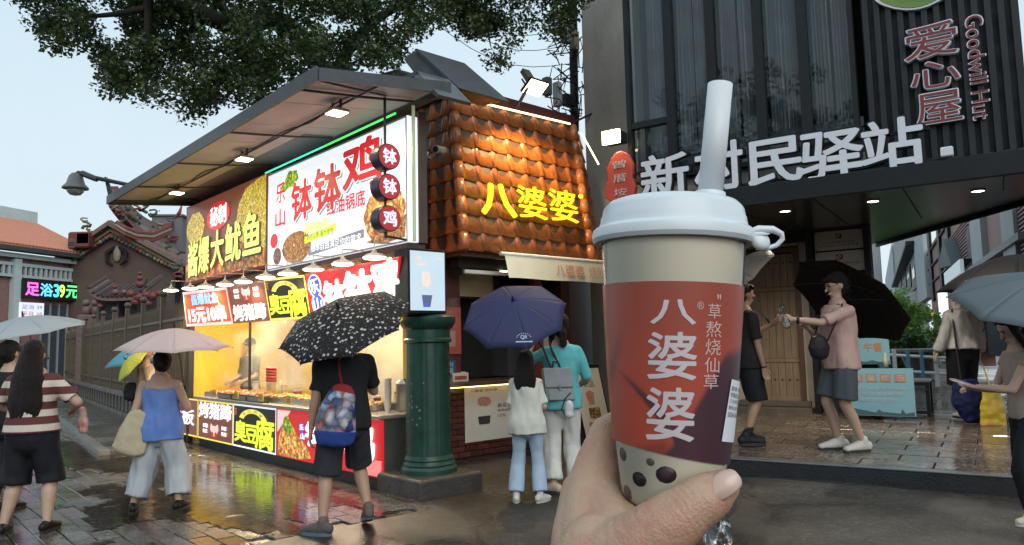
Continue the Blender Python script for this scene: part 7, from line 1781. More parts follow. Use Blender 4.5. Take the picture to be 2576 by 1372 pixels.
class Person:
    def __init__(s, label, loc, yaw, h, group=None, fem=False, wide=1.0, lean=0.0, feet=None, hands=None, turn=0.0, nod=0.0, skin=SK1, pole=None, elbow=None, name='person'):
        k = s.k = h / 1.70; s.M = Matrix.Translation(Vector(loc)) @ Matrix.Rotation(yaw, 4, 'Z'); s.skin = skin; s.wide = wide; s.fem = fem
        s.root = thing(name, Vector(loc), label, 'person', group); s.root.rotation_euler = (0, 0, 0)
        sw = (.155 if fem else .178) * k * (1 + (wide - 1) * .5); hw = .088 * k * (1 + (wide - 1) * .6)
        feet = feet or ((-.10, .0, 0, .1), (.10, .02, 0, -.1))
        fl, fr = feet
        up = Vector((0, math.sin(lean), math.cos(lean)))
        s.P = Vector(((fl[0] + fr[0]) / 2 * k, (fl[1] + fr[1]) / 2 * k, .91 * k - .5 * abs(fl[1] - fr[1]) * .12 * k))
        s.N = s.P + up * .535 * k; s.up = up
        s.hd = s.N + Vector((0, math.sin(lean * 1.3) * .13 * k + .012 * k, .165 * k))
        s.hipL, s.hipR = s.P + Vector((-hw, 0, -.03 * k)), s.P + Vector((hw, 0, -.03 * k))
        s.shL, s.shR = s.N + Vector((-sw, 0, -.085 * k)), s.N + Vector((sw, 0, -.085 * k))
        s.legs = []
        for hip, f in ((s.hipL, fl), (s.hipR, fr)):
            a = Vector((f[0] * k, f[1] * k - .045 * k, .085 * k + f[2] * k)); kn, an = ik(hip, a, .415 * k, .405 * k, (pole or (0, 1, 0))); s.legs.append((hip, kn, an, f))
        hands = hands or ((-.24, .05, .76), (.24, .05, .76)); s.arms = []
        elbow = elbow or ((-.35, -1, -.2), (.35, -1, -.2))
        for sh, hh, ep in ((s.shL, hands[0], elbow[0]), (s.shR, hands[1], elbow[1])):
            el, ha = ik(sh, Vector(hh) * k, .285 * k, .25 * k, ep); s.arms.append((sh, el, ha))
        s.turn, s.nod = turn, nod
        s.hm = Matrix.Translation(s.hd) @ Matrix.Rotation(turn, 4, 'Z') @ Matrix.Rotation(-nod, 4, 'X') @ Matrix.Scale(1.07, 4)
    def w(s, p): return s.M @ Vector(p)
    def emit(s, mb, name, m, parent=None, smooth=True, **kw):
        mb.v = [s.M @ q for q in mb.v]; return mb.build(name, m, parent or s.root, smooth=smooth)
    def torso_rings(s, t0, t1, grow=0.0, flare=0.0, n=9):
        k = s.k; W = s.wide; f = s.fem
        prof = ((-.20, .150, .105), (0, .160 if f else .152, .115), (.25, .128 if f else .138, .098), (.5, .138 if f else .150, .110), (.75, .150 if f else .168, .112), (.90, .132 if f else .150, .090), (1.0, .072, .068))
        P_, E_ = [], []
        for i in range(n):
            t = t0 + (t1 - t0) * i / (n - 1); ts = [q[0] for q in prof]
            rx = float(np.interp(t, ts, [q[1] for q in prof])) * k * W + grow + flare * (1 - (t - t0) / max(.01, t1 - t0)); ry = float(np.interp(t, ts, [q[2] for q in prof])) * k * (W * .9 + .1) + grow + flare * (1 - (t - t0) / max(.01, t1 - t0))
            P_.append(s.P + s.up * (t * .535 * k)); E_.append((rx, ry))
        return P_, E_
    def body(s, bare_feet=False, hide_feet=True, face=False, finger_curl=.5):
        k = s.k; b = MB(); W = s.wide
        P_, E_ = s.torso_rings(-.16, .97); b.limb(P_, 1, 14, E_, (0, 1, 0))
        b.limb([s.shL, s.N + Vector((0, 0, -.06 * k)), s.shR], [.052 * k * W, .062 * k, .052 * k * W], 10)
        b.limb([s.N + Vector((0, 0, -.05 * k)), s.hd + Vector((0, -.005 * k, -.05 * k))], [.056 * k, .050 * k], 12)
        H = s.hm
        b.ball(H @ Vector((0, -.006 * k, .022 * k)), (.076 * k, .094 * k, .098 * k), 18, 14, H.to_3x3())
        b.limb([H @ Vector((0, .018 * k, -.02 * k)), H @ Vector((0, .044 * k, -.078 * k))], 1, 12, [(.064 * k, .062 * k), (.034 * k, .028 * k)], H.to_3x3() @ Vector((0, 1, 0)))
        b.limb([H @ Vector((0, .082 * k, .015 * k)), H @ Vector((0, .104 * k, -.022 * k))], [.009 * k, .0145 * k], 8)
        b.limb([H @ Vector((-.014 * k, .085 * k, -.056 * k)), H @ Vector((.014 * k, .085 * k, -.056 * k))], [.010 * k, .010 * k], 8)
        for sx in (-1, 1): b.ball(H @ Vector((sx * .077 * k, -.012 * k, .0)), (.012 * k, .022 * k, .033 * k), 8, 6, H.to_3x3())
        for sh, el, ha in s.arms:
            b.limb([sh, sh.lerp(el, .4), el], [.048 * k * W, .043 * k * W, .036 * k * W], 10); b.limb([el, el.lerp(ha, .3), ha], [.036 * k * W, .037 * k * W, .024 * k], 10)
        for hip, kn, an, f in s.legs:
            b.limb([hip, hip.lerp(kn, .5), kn], [.082 * k * W, .069 * k * W, .051 * k * W], 12); b.limb([kn, kn.lerp(an, .32) + Vector((0, -.012 * k, 0)), an], [.050 * k * W, .052 * k * W, .034 * k], 12)
            d = Vector((math.sin(-f[3]), math.cos(f[3]), 0)); b.limb([an + Vector((0, 0, -.035 * k)) - d * .02 * k, an + d * .09 * k + Vector((0, 0, -.055 * k - f[2] * .6 * k))], [.036 * k, .026 * k], 8)
        sk = remesh(b, .0105 * max(.85, k), 3)
        for i, (sh, el, ha) in enumerate(s.arms):
            d = (ha - el).normalized(); side = Vector((-1 if i == 0 else 1, 0, 0)); pn = (d.cross(Vector((0, 1, 0))) if abs(d.y) < .9 else d.cross(Vector((0, 0, 1)))).normalized(); up = pn.cross(d).normalized()
            hb_ = MB(); hb_.limb([ha - d * .01 * k, ha + d * .04 * k, ha + d * .085 * k], 1, 10, [(.022 * k, .018 * k), (.034 * k, .015 * k), (.036 * k, .013 * k)], pn)
            for j in range(4):
                o = up * ((j - 1.5) * .0185 * k); L = (.068, .078, .073, .056)[j] * k; c1 = ha + d * .085 * k + o; a1 = finger_curl * .9
                c2 = c1 + (d * math.cos(a1 * .6) + pn * math.sin(a1 * .6)) * L * .45; c3 = c2 + (d * math.cos(a1 * 1.6) + pn * math.sin(a1 * 1.6)) * L * .32; c4 = c3 + (d * math.cos(a1 * 2.4) + pn * math.sin(a1 * 2.4)) * L * .25
                hb_.limb([c1 - d * .02 * k, c1, c2, c3, c4], [.0095 * k, .0095 * k, .009 * k, .008 * k, .0068 * k], 7)
            t0 = ha + d * .025 * k + up * .026 * k; hb_.limb([t0 - up * .012 * k, t0 + up * .012 * k + d * .03 * k + pn * .012 * k, t0 + up * .014 * k + d * .06 * k + pn * .022 * k], [.013 * k, .0105 * k, .008 * k], 7)
            hr = remesh(hb_, .0042, 2); sk.put((hr.v, hr.f), lambda q: q)
            sk.sm = [True] * len(sk.f); sk.mi = [0] * len(sk.f)
        s.bo = s.emit(sk, 'body', s.skin)
        if face:
            for sx in (-1, 1):
                e_ = MB(); e_.ball(H @ Vector((sx * .030 * k, .079 * k, .016 * k)), (.012 * k, .007 * k, .0065 * k), 8, 6, H.to_3x3()); s.emit(e_, 'eye', M_eye)
                e_ = MB(); e_.limb([H @ Vector((sx * .016 * k, .088 * k, .033 * k)), H @ Vector((sx * .048 * k, .076 * k, .034 * k))], [.0042 * k, .003 * k], 6); s.emit(e_, 'eyebrow', M_hair)
            e_ = MB(); e_.limb([H @ Vector((-.018 * k, .090 * k, -.057 * k)), H @ Vector((0, .0965 * k, -.055 * k)), H @ Vector((.018 * k, .090 * k, -.057 * k))], [.004 * k, .006 * k, .004 * k], 6); s.emit(e_, 'lips', M_lip)
        return s
    def fold(s, amp, sx=7.0, sz=3.0, seed=0.0):
        return lambda c, n: 1.5 * amp * (noise.noise((c.x * sx + seed, c.y * sx, c.z * sz)) + .6 * noise.noise((c.x * sx * 2.1, c.y * sx * 2.1 + seed, c.z * sz * 2.6 + c.x * 6)))
    def shirt(s, name, m, sleeve=.42, hem=-.16, loose=.018, flare=.012, neck=.965, amp=.010, sl_r=.058, shoulders=True, parent=None, hemw=None):
        k = s.k; b = MB(); P_, E_ = s.torso_rings(hem, neck, loose, flare, 12); hx, hy = (hemw or (.196 if hem < -.1 else .183)) * k * s.wide, .140 * k * (s.wide * .9 + .1); E2 = []
        for i, (rx, ry) in enumerate(E_):
            t = hem + (neck - hem) * i / 11; f = max(0, 1 - (t - hem) / (.42 - hem)) ** .8; E2.append((max(rx, rx + (hx - rx) * f), max(ry, ry + (hy - ry) * f)))
        b.tube(P_, 1, 22, True, E2, (0, 1, 0))
        if shoulders: b.limb([s.shL + Vector((0, 0, .004)), s.N + Vector((0, 0, -.055 * k)), s.shR + Vector((0, 0, .004))], [.058 * k * s.wide, .068 * k, .058 * k * s.wide], 12)
        if sleeve > 0:
            for sh, el, ha in s.arms:
                pts = [sh] + [lerp_path(sh, el, ha, sleeve * q) for q in (.35, .7, 1.0)]
                b.tube(pts, [sl_r * k * s.wide, sl_r * .97 * k * s.wide, sl_r * .95 * k * s.wide, sl_r * (1.06 if sleeve < .6 else .72) * k * s.wide], 12)
        r = remesh(b, .0115, 4, disp=s.fold(amp)); return s.emit(r, name, m)
    def legs_cloth(s, name, m, length=.5, top=.14, r0=.094, r1=.085, loose=.012, amp=.010, r_end=None):
        k = s.k; b = MB(); W = s.wide; P_, E_ = s.torso_rings(-.14, top, loose, 0, 5); b.limb(P_, 1, 18, E_, (0, 1, 0))
        for hip, kn, an, f in s.legs:
            n = 6; pts = [lerp_path(hip, kn, an, length * q / (n - 1)) for q in range(n)]; re = r_end if r_end else r1
            rr = [(r0 + (r1 - r0) * min(1, q / 2.5)) * k * W if q < 3 else (r1 + (re - r1) * (q - 2) / 3) * k * W for q in range(n)]; b.tube([hip + Vector((0, 0, .03 * k))] + pts[1:], rr, 16)
        r = remesh(b, .0115, 4, disp=s.fold(amp, 9, 2.2)); return s.emit(r, name, m)
    def shoes(s, m, kind='shoe', sole=M_sole, size=1.0, sock=None):
        k = s.k * size
        for hip, kn, an, f in s.legs:
            d = Vector((-math.sin(f[3]), math.cos(f[3]), 0)); lift = f[2] * s.k; pitch = Vector((0, 0, -min(.9, lift * 5)))
            g0 = an - Vector((0, 0, .085 * s.k)); toe = (d + pitch).normalized()
            b = MB(); b.limb([g0 - toe * .055 * k + Vector((0, 0, .052 * k)), g0 + Vector((0, 0, .062 * k)), g0 + toe * .08 * k + Vector((0, 0, .046 * k)), g0 + toe * .165 * k + Vector((0, 0, .034 * k))], 1, 12, [(.036 * k, .044 * k), (.039 * k, .058 * k), (.045 * k, .040 * k), (.036 * k, .026 * k)], (0, 0, 1))
            if kind != 'flat': b.limb([g0 + Vector((0, 0, .05 * k)), g0 + Vector((0, 0, .105 * k)) - d * .008 * k], [.044 * k, .041 * k], 12)
            r = remesh(b, .006, 2); so = s.emit(r, 'shoe', m)
            sl = MB(); U = Vector((0, 0, 1)); sd = toe.cross(U).normalized(); nn = sd.cross(toe).normalized(); ring = []
            for q in range(20):
                a = 2 * math.pi * q / 20; x = math.cos(a); y = math.sin(a); ring.append(g0 + toe * (.056 * k + .135 * k * x) + sd * (.046 + .004 * x) * k * y + nn * .001)
            sl.slab(ring, nn * .026 * k); s.emit(sl, 'sole', sole, so, smooth=False)
            if sock: c = MB(); c.limb([an - Vector((0, 0, .02 * s.k)), an.lerp(kn, .26)], [.040 * s.k, .044 * s.k], 12); s.emit(c, 'sock', sock)
    def hair(s, style='short', m=M_hair, length=.34, face_clear=.0):
        k = s.k; H = s.hm; b = MB(); R3 = H.to_3x3()
        b.ball(H @ Vector((0, (-.022 - face_clear) * k, .040 * k)), (.090 * k, .102 * k, .098 * k), 18, 14, R3)
        b.ball(H @ Vector((0, (-.045 - face_clear) * k, .0 * k)), (.084 * k, .068 * k, .095 * k), 16, 12, R3)
        if style == 'long':
            top = H @ Vector((0, -.05 * k, .02 * k)); dn = Vector((0, -.045 * k, -1)).normalized(); W_ = s.wide
            pts = [top, top + dn * length * .35 * k + Vector((0, -.05 * k, 0)), top + dn * length * .7 * k + Vector((0, -.065 * k, 0)), top + dn * length * k + Vector((0, -.05 * k, 0))]
            b.limb(pts, 1, 16, [(.098 * k, .07 * k), (.125 * k * W_ ** .5, .065 * k), (.140 * k * W_ ** .5, .052 * k), (.11 * k, .035 * k)], (0, 1, 0))
        if style == 'tied':
            top = H @ Vector((0, -.09 * k, .0)); b.limb([top, top + Vector((0, -.05 * k, -.06 * k)), top + Vector((.01, -.045 * k, -.18 * k)), top + Vector((.0, -.02 * k, -length * k))], [.032 * k, .040 * k, .036 * k, .012 * k], 10)
        if style == 'bun': b.ball(H @ Vector((.0, -.125 * k, -.01 * k)), (.048 * k, .042 * k, .046 * k), 12, 9, R3)
        if style == 'fringe': b.limb([H @ Vector((-.055 * k, .05 * k, .075 * k)), H @ Vector((0, .078 * k, .07 * k)), H @ Vector((.055 * k, .05 * k, .075 * k))], [.028 * k] * 3, 10)
        if style == 'side':
            for sx in (-1, 1): b.limb([H @ Vector((sx * .07 * k, .01 * k, .05 * k)), H @ Vector((sx * .082 * k, .02 * k, -.05 * k)), H @ Vector((sx * .085 * k, .02 * k, -.16 * k)), H @ Vector((sx * .08 * k, .03 * k, -length * k))], [.034 * k, .030 * k, .030 * k, .018 * k], 10)
            b.limb([H @ Vector((-.05 * k, .045 * k, .09 * k)), H @ Vector((.05 * k, .045 * k, .09 * k))], [.025 * k] * 2, 8); top = H @ Vector((0, -.06 * k, .0)); b.limb([top, top + Vector((0, -.04 * k, -length * .6 * k)), top + Vector((0, -.02 * k, -length * k))], 1, 12, [(.085 * k, .05 * k), (.09 * k, .045 * k), (.06 * k, .03 * k)], (0, 1, 0))
        r = remesh(b, .0085, 3, disp=lambda c, n: (.005 * noise.noise((c.x * 55, c.y * 55, c.z * 7)) + .003 * noise.noise(c * 30)) if style in ('long', 'side', 'tied', 'bun') else .010 * noise.noise((c.x * 48, c.y * 48, c.z * 30)) + .004 * noise.noise(c * 90)); return s.emit(r, 'hair', m)

# ------------------------------------------------------------------ umbrellas
M_shaft = mat('umbrella_shaft', (.10, .10, .105), .35, metal=.6, var=.2)
def umbrella(label, apex, axis, R, depth, m, shaft=.75, ribs=8, spin=.2, inner=None, grip=None, group='umbrellas held up in the rain', scallop=.035):
    apex = Vector(apex); ax = Vector(axis).normalized(); x = Vector((1, 0, 0)) - ax * ax.x; x.normalize(); y = ax.cross(x)
    hold = apex - ax * shaft if grip is None else Vector(grip)
    t = thing('umbrella', hold, label, 'umbrella', group)
    def pt(r, a, inset=0.0): return apex + x * (r * R * math.cos(a)) + y * (r * R * math.sin(a)) - ax * (depth * (r ** 1.75) + inset)
    for i in range(ribs):
        a0 = spin + 2 * math.pi * i / ribs; a1 = a0 + 2 * math.pi / ribs; mb = MB(); mb.smooth = True; nr, na = 8, 8
        for r in range(nr + 1):
            for j in range(na + 1):
                f = j / na; rr = r / nr; sag = 4 * f * (1 - f); q = max(.012, rr * (1 - scallop * sag * rr)); a = a0 + (a1 - a0) * f
                c_ = pt(q, a); chord = pt(q, a0).lerp(pt(q, a1), f); mb.v.append(c_.lerp(chord, .75))
        for r in range(nr):
            for j in range(na): k = r * (na + 1) + j; mb.f.append([k, k + na + 1, k + na + 2, k + 1]); mb.mi.append(0); mb.sm.append(True)
        o = mb.build('canopy_panel', [m, inner or m], t)
        s_ = o.modifiers.new('cloth', 'SOLIDIFY'); s_.thickness = .0016; s_.offset = -1
        if inner: s_.material_offset = 1
        rb = MB(); rb.tube([pt(q / 6, a0, .004) for q in range(7)], .0028, 5); rb.tube([apex - ax * (depth * .9), pt(.5, a0, .004)], .0022, 4); rb.build('rib', M_shaft, t)
        tip = MB(); tip.ball(pt(1.005, a0, .0), .006, 6, 5); tip.build('rib_tip', M_black, t)
    MB().tube([apex + ax * .035, hold], .0055, 8).build('shaft', M_shaft, t)
    MB().tube([hold + (apex - hold).normalized() * .09, hold - (apex - hold).normalized() * .03], [.012, .014], 10).build('handle', M_black, t)
    MB().lathe([(.012, .0), (.012, .02), (.006, .055), (.004, .06)], apex, 10, axis=ax).build('ferrule', M_black, t)
    return t
def ub_cloth(name, c, tr=.0, r=.5, pattern=None):
    key = 'umbrella_' + name
    if key in MATS: return MATS[key]
    m = mat(key, c, max(r, .6), var=.10, vs=3, bump=.05, bs=20, spec=.12)
    t = m.node_tree; p = t.nodes['Principled BSDF']
    if pattern:
        tc = t.nodes.new('ShaderNodeTexCoord'); vo = t.nodes.new('ShaderNodeTexVoronoi'); vo.inputs['Scale'].default_value = 24; vo.inputs['Randomness'].default_value = .75
        nz = t.nodes.new('ShaderNodeTexNoise'); nz.inputs['Scale'].default_value = 60; ad = t.nodes.new('ShaderNodeMix'); ad.data_type = 'RGBA'; ad.inputs['Factor'].default_value = .018
        t.links.new(tc.outputs['Object'], nz.inputs[0]); t.links.new(tc.outputs['Object'], ad.inputs['A']); t.links.new(nz.outputs['Color'], ad.inputs['B']); t.links.new(ad.outputs['Result'], vo.inputs['Vector'])
        dots = _ramp(t, vo.outputs['Distance'], ((.24, 1.0), (.30, 0.0))); core = _ramp(t, vo.outputs['Distance'], ((.05, 1.0), (.09, 0.0)))
        v2 = t.nodes.new('ShaderNodeTexVoronoi'); v2.inputs['Scale'].default_value = 55; t.links.new(ad.outputs['Result'], v2.inputs['Vector']); d2 = _ramp(t, v2.outputs['Distance'], ((.12, 1.0), (.16, 0.0)))
        c1 = _mixrgb(t, c, pattern, d2); c2 = _mixrgb(t, c1, pattern, dots); c3 = _mixrgb(t, c2, (.35, .2, .18), core); t.links.new(c3, p.inputs['Base Color'])
    if tr:
        o = t.nodes['Material Output']; tl = t.nodes.new('ShaderNodeBsdfTranslucent'); tl.inputs[0].default_value = (*c, 1); mx = t.nodes.new('ShaderNodeMixShader'); mx.inputs[0].default_value = tr
        t.links.new(p.outputs[0], mx.inputs[1]); t.links.new(tl.outputs[0], mx.inputs[2]); t.links.new(mx.outputs[0], o.inputs[0])
    return m
def bag_mesh(pts, ell, up, amp=.008, vox=.009):
    b = MB(); b.limb(pts, 1, 16, ell, up); return remesh(b, vox, 3, disp=lambda c, n: amp * noise.noise(c * 14))
def G(px, py, z=0.0): p = on_z(px, py, z); return p
R_ = math.radians

# 1  woman with long hair, striped top (near left)
m = cloth('striped_knit', (.58, .50, .42)); t_ = m.node_tree; p_ = t_.nodes['Principled BSDF']
gi = t_.nodes.new('ShaderNodeNewGeometry'); sp = t_.nodes.new('ShaderNodeSeparateXYZ'); t_.links.new(gi.outputs['Position'], sp.inputs[0])
wv = t_.nodes.new('ShaderNodeMath'); wv.operation = 'MULTIPLY'; wv.inputs[1].default_value = 1 / .122; t_.links.new(sp.outputs['Z'], wv.inputs[0]); fr_ = t_.nodes.new('ShaderNodeMath'); fr_.operation = 'FRACT'; t_.links.new(wv.outputs[0], fr_.inputs[0])
t_.links.new(_mixrgb(t_, (.60, .52, .44), (.115, .035, .035), _ramp(t_, fr_.outputs[0], ((.44, 0.0), (.48, 1.0)))), p_.inputs['Base Color'])
p1 = Person('woman with long dark hair in a maroon and cream striped top and black shorts', (-4.17, 6.42, 0), R_(4), 1.58, 'people walking in the rain', True, 1.30, feet=((-.17, -.02, 0, .25), (.18, .03, 0, -.1)), hands=((-.20, .28, 1.06), (.24, .26, 1.08)), elbow=((-1, -.5, -.2), (1, -.6, -.2)))
p1.body(); p1.shirt('top', m, .42, -.02, .022, .012, amp=.006); p1.legs_cloth('shorts', cloth('black', (.012, .013, .017), r=.7), .56, .12, .098, .094, .014, .008); p1.shoes(cloth('black_leather', (.012, .012, .012), r=.4), 'flat'); p1.hair('long', mat('brown_black_hair', (.010, .007, .006), .52, c2=(.024, .015, .012), vs=14, stretch=(14, 14, .8), bump=.8, bs=45, spec=.3), .66)
hp = p1.w((.23, .30, 1.02)); t = thing('red_drink_bag', hp, 'small red and white bag glimpsed beside the striped woman', 'bag')
b = bag_mesh([hp + Vector((.02, .05, -.02)), hp + Vector((.02, .06, -.14)), hp + Vector((.02, .06, -.22))], [(.03, .02), (.045, .03), (.04, .03)], (0, 1, 0)); b.build('bag', mat('bag_red', (.55, .08, .06), .4, c2=(.6, .5, .45), vs=20), t)
# 2  person at the very left edge under the white umbrella
p2 = Person('person with tied dark hair at the left edge, half cut by the picture', (-5.02, 7.35, 0), R_(-12), 1.60, 'people walking in the rain', True, 1.0, hands=((-.2, .2, 1.0), (.17, .24, 1.18)))
p2.body(); p2.shirt('top', cloth('black_tee', (.016, .016, .018)), .42, -.1); p2.legs_cloth('trousers', cloth('charcoal', (.03, .03, .035)), .93, .12, .095, .075, r_end=.06); p2.shoes(cloth('black_leather', (.012, .012, .012))); p2.hair('bun')
umbrella('white translucent umbrella at the left edge above the long haired woman', at_y(58, 797, 7.75), (-.10, -.18, .97), .60, .17, ub_cloth('white', (.60, .66, .68), .45), .62, grip=p2.w((.17, .28, 1.22)), spin=.1)
ub2 = umbrella('black umbrella showing a dark corner behind the long haired woman', at_y(28, 868, 8.6), (.1, -.1, .98), .42, .16, ub_cloth('black', (.012, .012, .014)), .6, spin=.5)
p2b = Person('person in dark clothes under the black umbrella at far left', ub2.location + Vector((-.12, -.05, -ub2.location.z)), R_(20), 1.48, 'people walking in the rain', True, 1.0, hands=((-.2, .1, .9), (.14, .12, ub2.location.z / (1.48 / 1.7))))
p2b.body(); p2b.shirt('top', cloth('charcoal', (.03, .03, .035)), .42, -.1); p2b.legs_cloth('trousers', cloth('charcoal', (.03, .03, .035)), .93, .12, .095, .075); p2b.shoes(M_sole); p2b.hair('short')
# 3  woman in blue with tote bag under the pink umbrella
p3 = Person('woman in a blue camisole and pale wide trousers carrying a beige tote bag', (-3.40, 7.14, 0), R_(4), 1.47, 'people walking in the rain', True, 1.24, feet=((-.24, -.02, 0, .3), (.22, .04, 0, -.15)), hands=((-.235, .02, .86), (.16, .26, 1.22)), turn=R_(35), skin=SK1)
p3.body(); p3.shirt('camisole', cloth('blue_satin', (.10, .19, .50), (.14, .25, .58), r=.5, bump=.3), 0, -.27, .016, .030, .80, amp=.012, shoulders=False, hemw=.205)
for sx in (-1, 1):
    a, b = p3.N + Vector((sx * .095, -.075, -.13)) * p3.k, p3.N + Vector((sx * .10, -.01, -.03)) * p3.k; mb = MB(); mb.tube([a, a.lerp(b, .6) + Vector((0, -.02, .0)), b, b + Vector((0, .06, -.05))], .006, 6); p3.emit(mb, 'strap', cloth('blue_satin', (.10, .19, .50)))
p3.legs_cloth('trousers', cloth('pale_grey', (.42, .45, .47), (.36, .40, .43)), .90, .12, .100, .112, .014, .014, r_end=.104); p3.shoes(cloth('black_rubber', (.012, .012, .012), r=.5), 'flat', size=1.1); p3.hair('bun')
umbrella('pale pink umbrella held by the woman in blue', at_y(438, 826, 7.0) + Vector((0, .0, .0)), (.02, -.07, .99), .52, .20, ub_cloth('pink', (.62, .48, .46), .15), .5, grip=p3.w(Vector((.16, .30, 1.25)) * p3.k), spin=.42)
tq = p3.w(Vector((-.25, .0, .80)) * p3.k); t = thing('tote_bag', tq, 'beige slouchy tote bag hanging from the shoulder of the woman in blue', 'bag')
b = bag_mesh([tq + Vector((.06, -.08, .22)), tq + Vector((.02, -.09, .06)), tq + Vector((-.02, -.10, -.10))], [(.10, .045), (.145, .06), (.165, .06)], (0, 1, 0)); b.build('bag', cloth('beige_canvas', (.50, .44, .30), (.44, .38, .25)), t)
sb = MB(); sb.smooth = True; shp = p3.w(p3.shL + Vector((.02, -.03, .055)) * p3.k); sb.tube([tq + Vector((.10, -.10, .20)), shp + Vector((.0, -.05, -.12)), shp, shp + Vector((.02, .10, -.1))], 1, 8, True, [(.012, .004)] * 4); sb.build('strap', cloth('brown_strap', (.22, .15, .10)), t)
# 4  woman in beige turned to the stall
p4 = Person('woman in a beige top and black trousers standing beyond the woman in blue', (-5.78, 11.6, 0), R_(-62), 1.56, 'people walking in the rain', True, 1.05, hands=((-.12, .22, 1.0), (.20, .12, .82)))
p4.body(face=True); p4.shirt('top', cloth('beige', (.42, .33, .24)), .40, -.06); p4.legs_cloth('trousers', cloth('black', (.012, .013, .017), r=.7), .93, .1, .10, .08, r_end=.075); p4.shoes(M_sole); p4.hair('short', face_clear=.02)
tq = p4.w(Vector((-.08, -.20, .98)) * p4.k); t = thing('shoulder_bag', tq, 'small black shoulder bag behind the woman in beige', 'bag'); bag_mesh([tq + Vector((0, 0, .09)), tq, tq + Vector((0, 0, -.10))], [(.10, .05), (.13, .06), (.11, .06)], (0, 1, 0)).build('bag', cloth('black', (.012, .013, .017), r=.7), t)
yu = umbrella('yellow umbrella slung low beside the woman in beige', at_y(318, 905, 11.3), (-.62, -.45, .64), .34, .14, ub_cloth('yellow', (.62, .60, .10), .2), .55, grip=p4.w(Vector((-.12, .24, 1.02)) * p4.k), spin=.3)
umbrella('blue umbrella peeping out behind the pink one', at_y(338, 872, 11.9), (-.12, -.12, .98), .50, .26, ub_cloth('sky_blue', (.10, .30, .42), .1), .55, grip=p4.w(Vector((.20, .16, 1.0)) * p4.k), spin=.1)
# 5  stall vendor
vq = ST.on_v(632, 870, 1.0); p5 = Person('stall vendor in a grey shirt and dark cap behind the steaming trays', ST.w(vq.x, 1.0, 0), R_(150), 1.66, None, False, 1.0, hands=((-.16, .3, 1.0), (.16, .28, 1.0)), nod=R_(15))
p5.body(face=True); p5.shirt('shirt', cloth('grey_work', (.11, .11, .11)), .45, -.1); p5.legs_cloth('trousers', cloth('charcoal', (.03, .03, .035)), .93); p5.shoes(M_sole)
c_ = MB(); H = p5.hm; c_.ball(H @ Vector((0, -.008, .045)), (.088, .105, .085), 16, 10, H.to_3x3()); c_.limb([H @ Vector((-.04, .09, .055)), H @ Vector((.04, .09, .055))], 1, 10, [(.04, .008)] * 2, (0, 0, 1)); p5.emit(remesh(c_, .007, 2), 'cap', cloth('black', (.012, .013, .017), r=.7))
# 6  man in black with the cartoon-free patterned bag and floral umbrella
p6 = Person('man in a black tee and dark shorts with a patterned bag on his shoulder', (-1.42, 6.30, 0), R_(22), 1.72, 'people walking in the rain', False, 1.14, lean=R_(4), feet=((-.22, -.10, 0, .85), (.16, -.02, .06, -.05)), hands=((-.30, -.02, .78), (.14, .28, 1.22)), skin=SK2)
p6.body(); p6.shirt('tee', cloth('black_tee', (.014, .014, .016)), .42, -.18, .022, .010); p6.legs_cloth('shorts', cloth('charcoal_short', (.034, .036, .044)), .52, .1, .098, .102, .014, .010); p6.hair('short')
p6.shoes(cloth('grey_trainer', (.06, .07, .085), (.16, .11, .08)), sole=mat('trainer_sole', (.10, .15, .18), .6, var=.3), size=1.08)
umbrella('black umbrella with white flowers held by the man in the black tee', at_y(852, 776, 6.15), (-.20, -.52, .83), .57, .17, ub_cloth('floral', (.018, .016, .016), 0, .6, (.48, .44, .42)), .6, grip=p6.w(Vector((.14, .32, 1.25)) * p6.k), spin=.30, inner=ub_cloth('black', (.012, .012, .014)))
tq = at_y(846, 1050, 6.02); t = thing('patterned_bag', tq, 'red white and blue patterned shoulder bag hanging at the back of the man in black', 'bag')
m = food_print('bag_print', ((.06, .12, .40), (.62, .62, .64), (.50, .04, .05), (.30, .42, .60), (.55, .50, .48), (.03, .05, .2)), 17, 0)
bm0 = bag_mesh([tq + Vector((.045, .02, .20)), tq + Vector((.02, .0, .08)), tq + Vector((-.005, .0, -.05)), tq + Vector((-.01, .01, -.12))], [(.105, .04), (.145, .055), (.168, .065), (.170, .06)], (0, 1, 0)); bm0.build('bag', m, t)
bag_mesh([tq + Vector((-.012, .01, -.115)), tq + Vector((-.015, .015, -.19))], [(.176, .066), (.16, .055)], (0, 1, 0)).build('blue_base', cloth('royal_blue', (.025, .06, .26)), t)
bag_mesh([tq + Vector((.05, .02, .235)), tq + Vector((.04, .02, .17))], [(.085, .035), (.118, .045)], (0, 1, 0)).build('red_top', cloth('red_canvas', (.30, .025, .03)), t)
sb = MB(); sb.smooth = True; sh_ = at_y(852, 905, 6.12); sb.tube([tq + Vector((.045, .015, .25)), tq.lerp(sh_, .6) + Vector((.02, -.02, .06)), sh_, sh_ + Vector((.03, .12, .03))], 1, 8, True, [(.02, .005)] * 4); sb.build('strap', cloth('red_canvas', (.30, .025, .03)), t)
# 7  girl
p7 = Person('girl with long black hair in a loose white shirt and flared pale jeans', (.12, 7.19, gz(.1, 7.2)), R_(-6), 1.40, 'people waiting at the tea shop', True, .96, feet=((-.15, 0, 0, .1), (.13, -.01, 0, -.55)), hands=((-.14, .22, .98), (.15, .22, .98)))
p7.body(); p7.shirt('shirt', cloth('white_cotton', (.62, .62, .55)), .46, -.26, .03, .035, amp=.012); p7.legs_cloth('jeans', cloth('pale_denim', (.36, .46, .56), (.30, .40, .50)), .96, .1, .098, .078, .012, .008, r_end=.100); p7.shoes(cloth('white_trainer', (.60, .58, .54)), sole=mat('white_sole', (.5, .48, .45), .6, var=.2)); p7.hair('long', M_hair, .34)
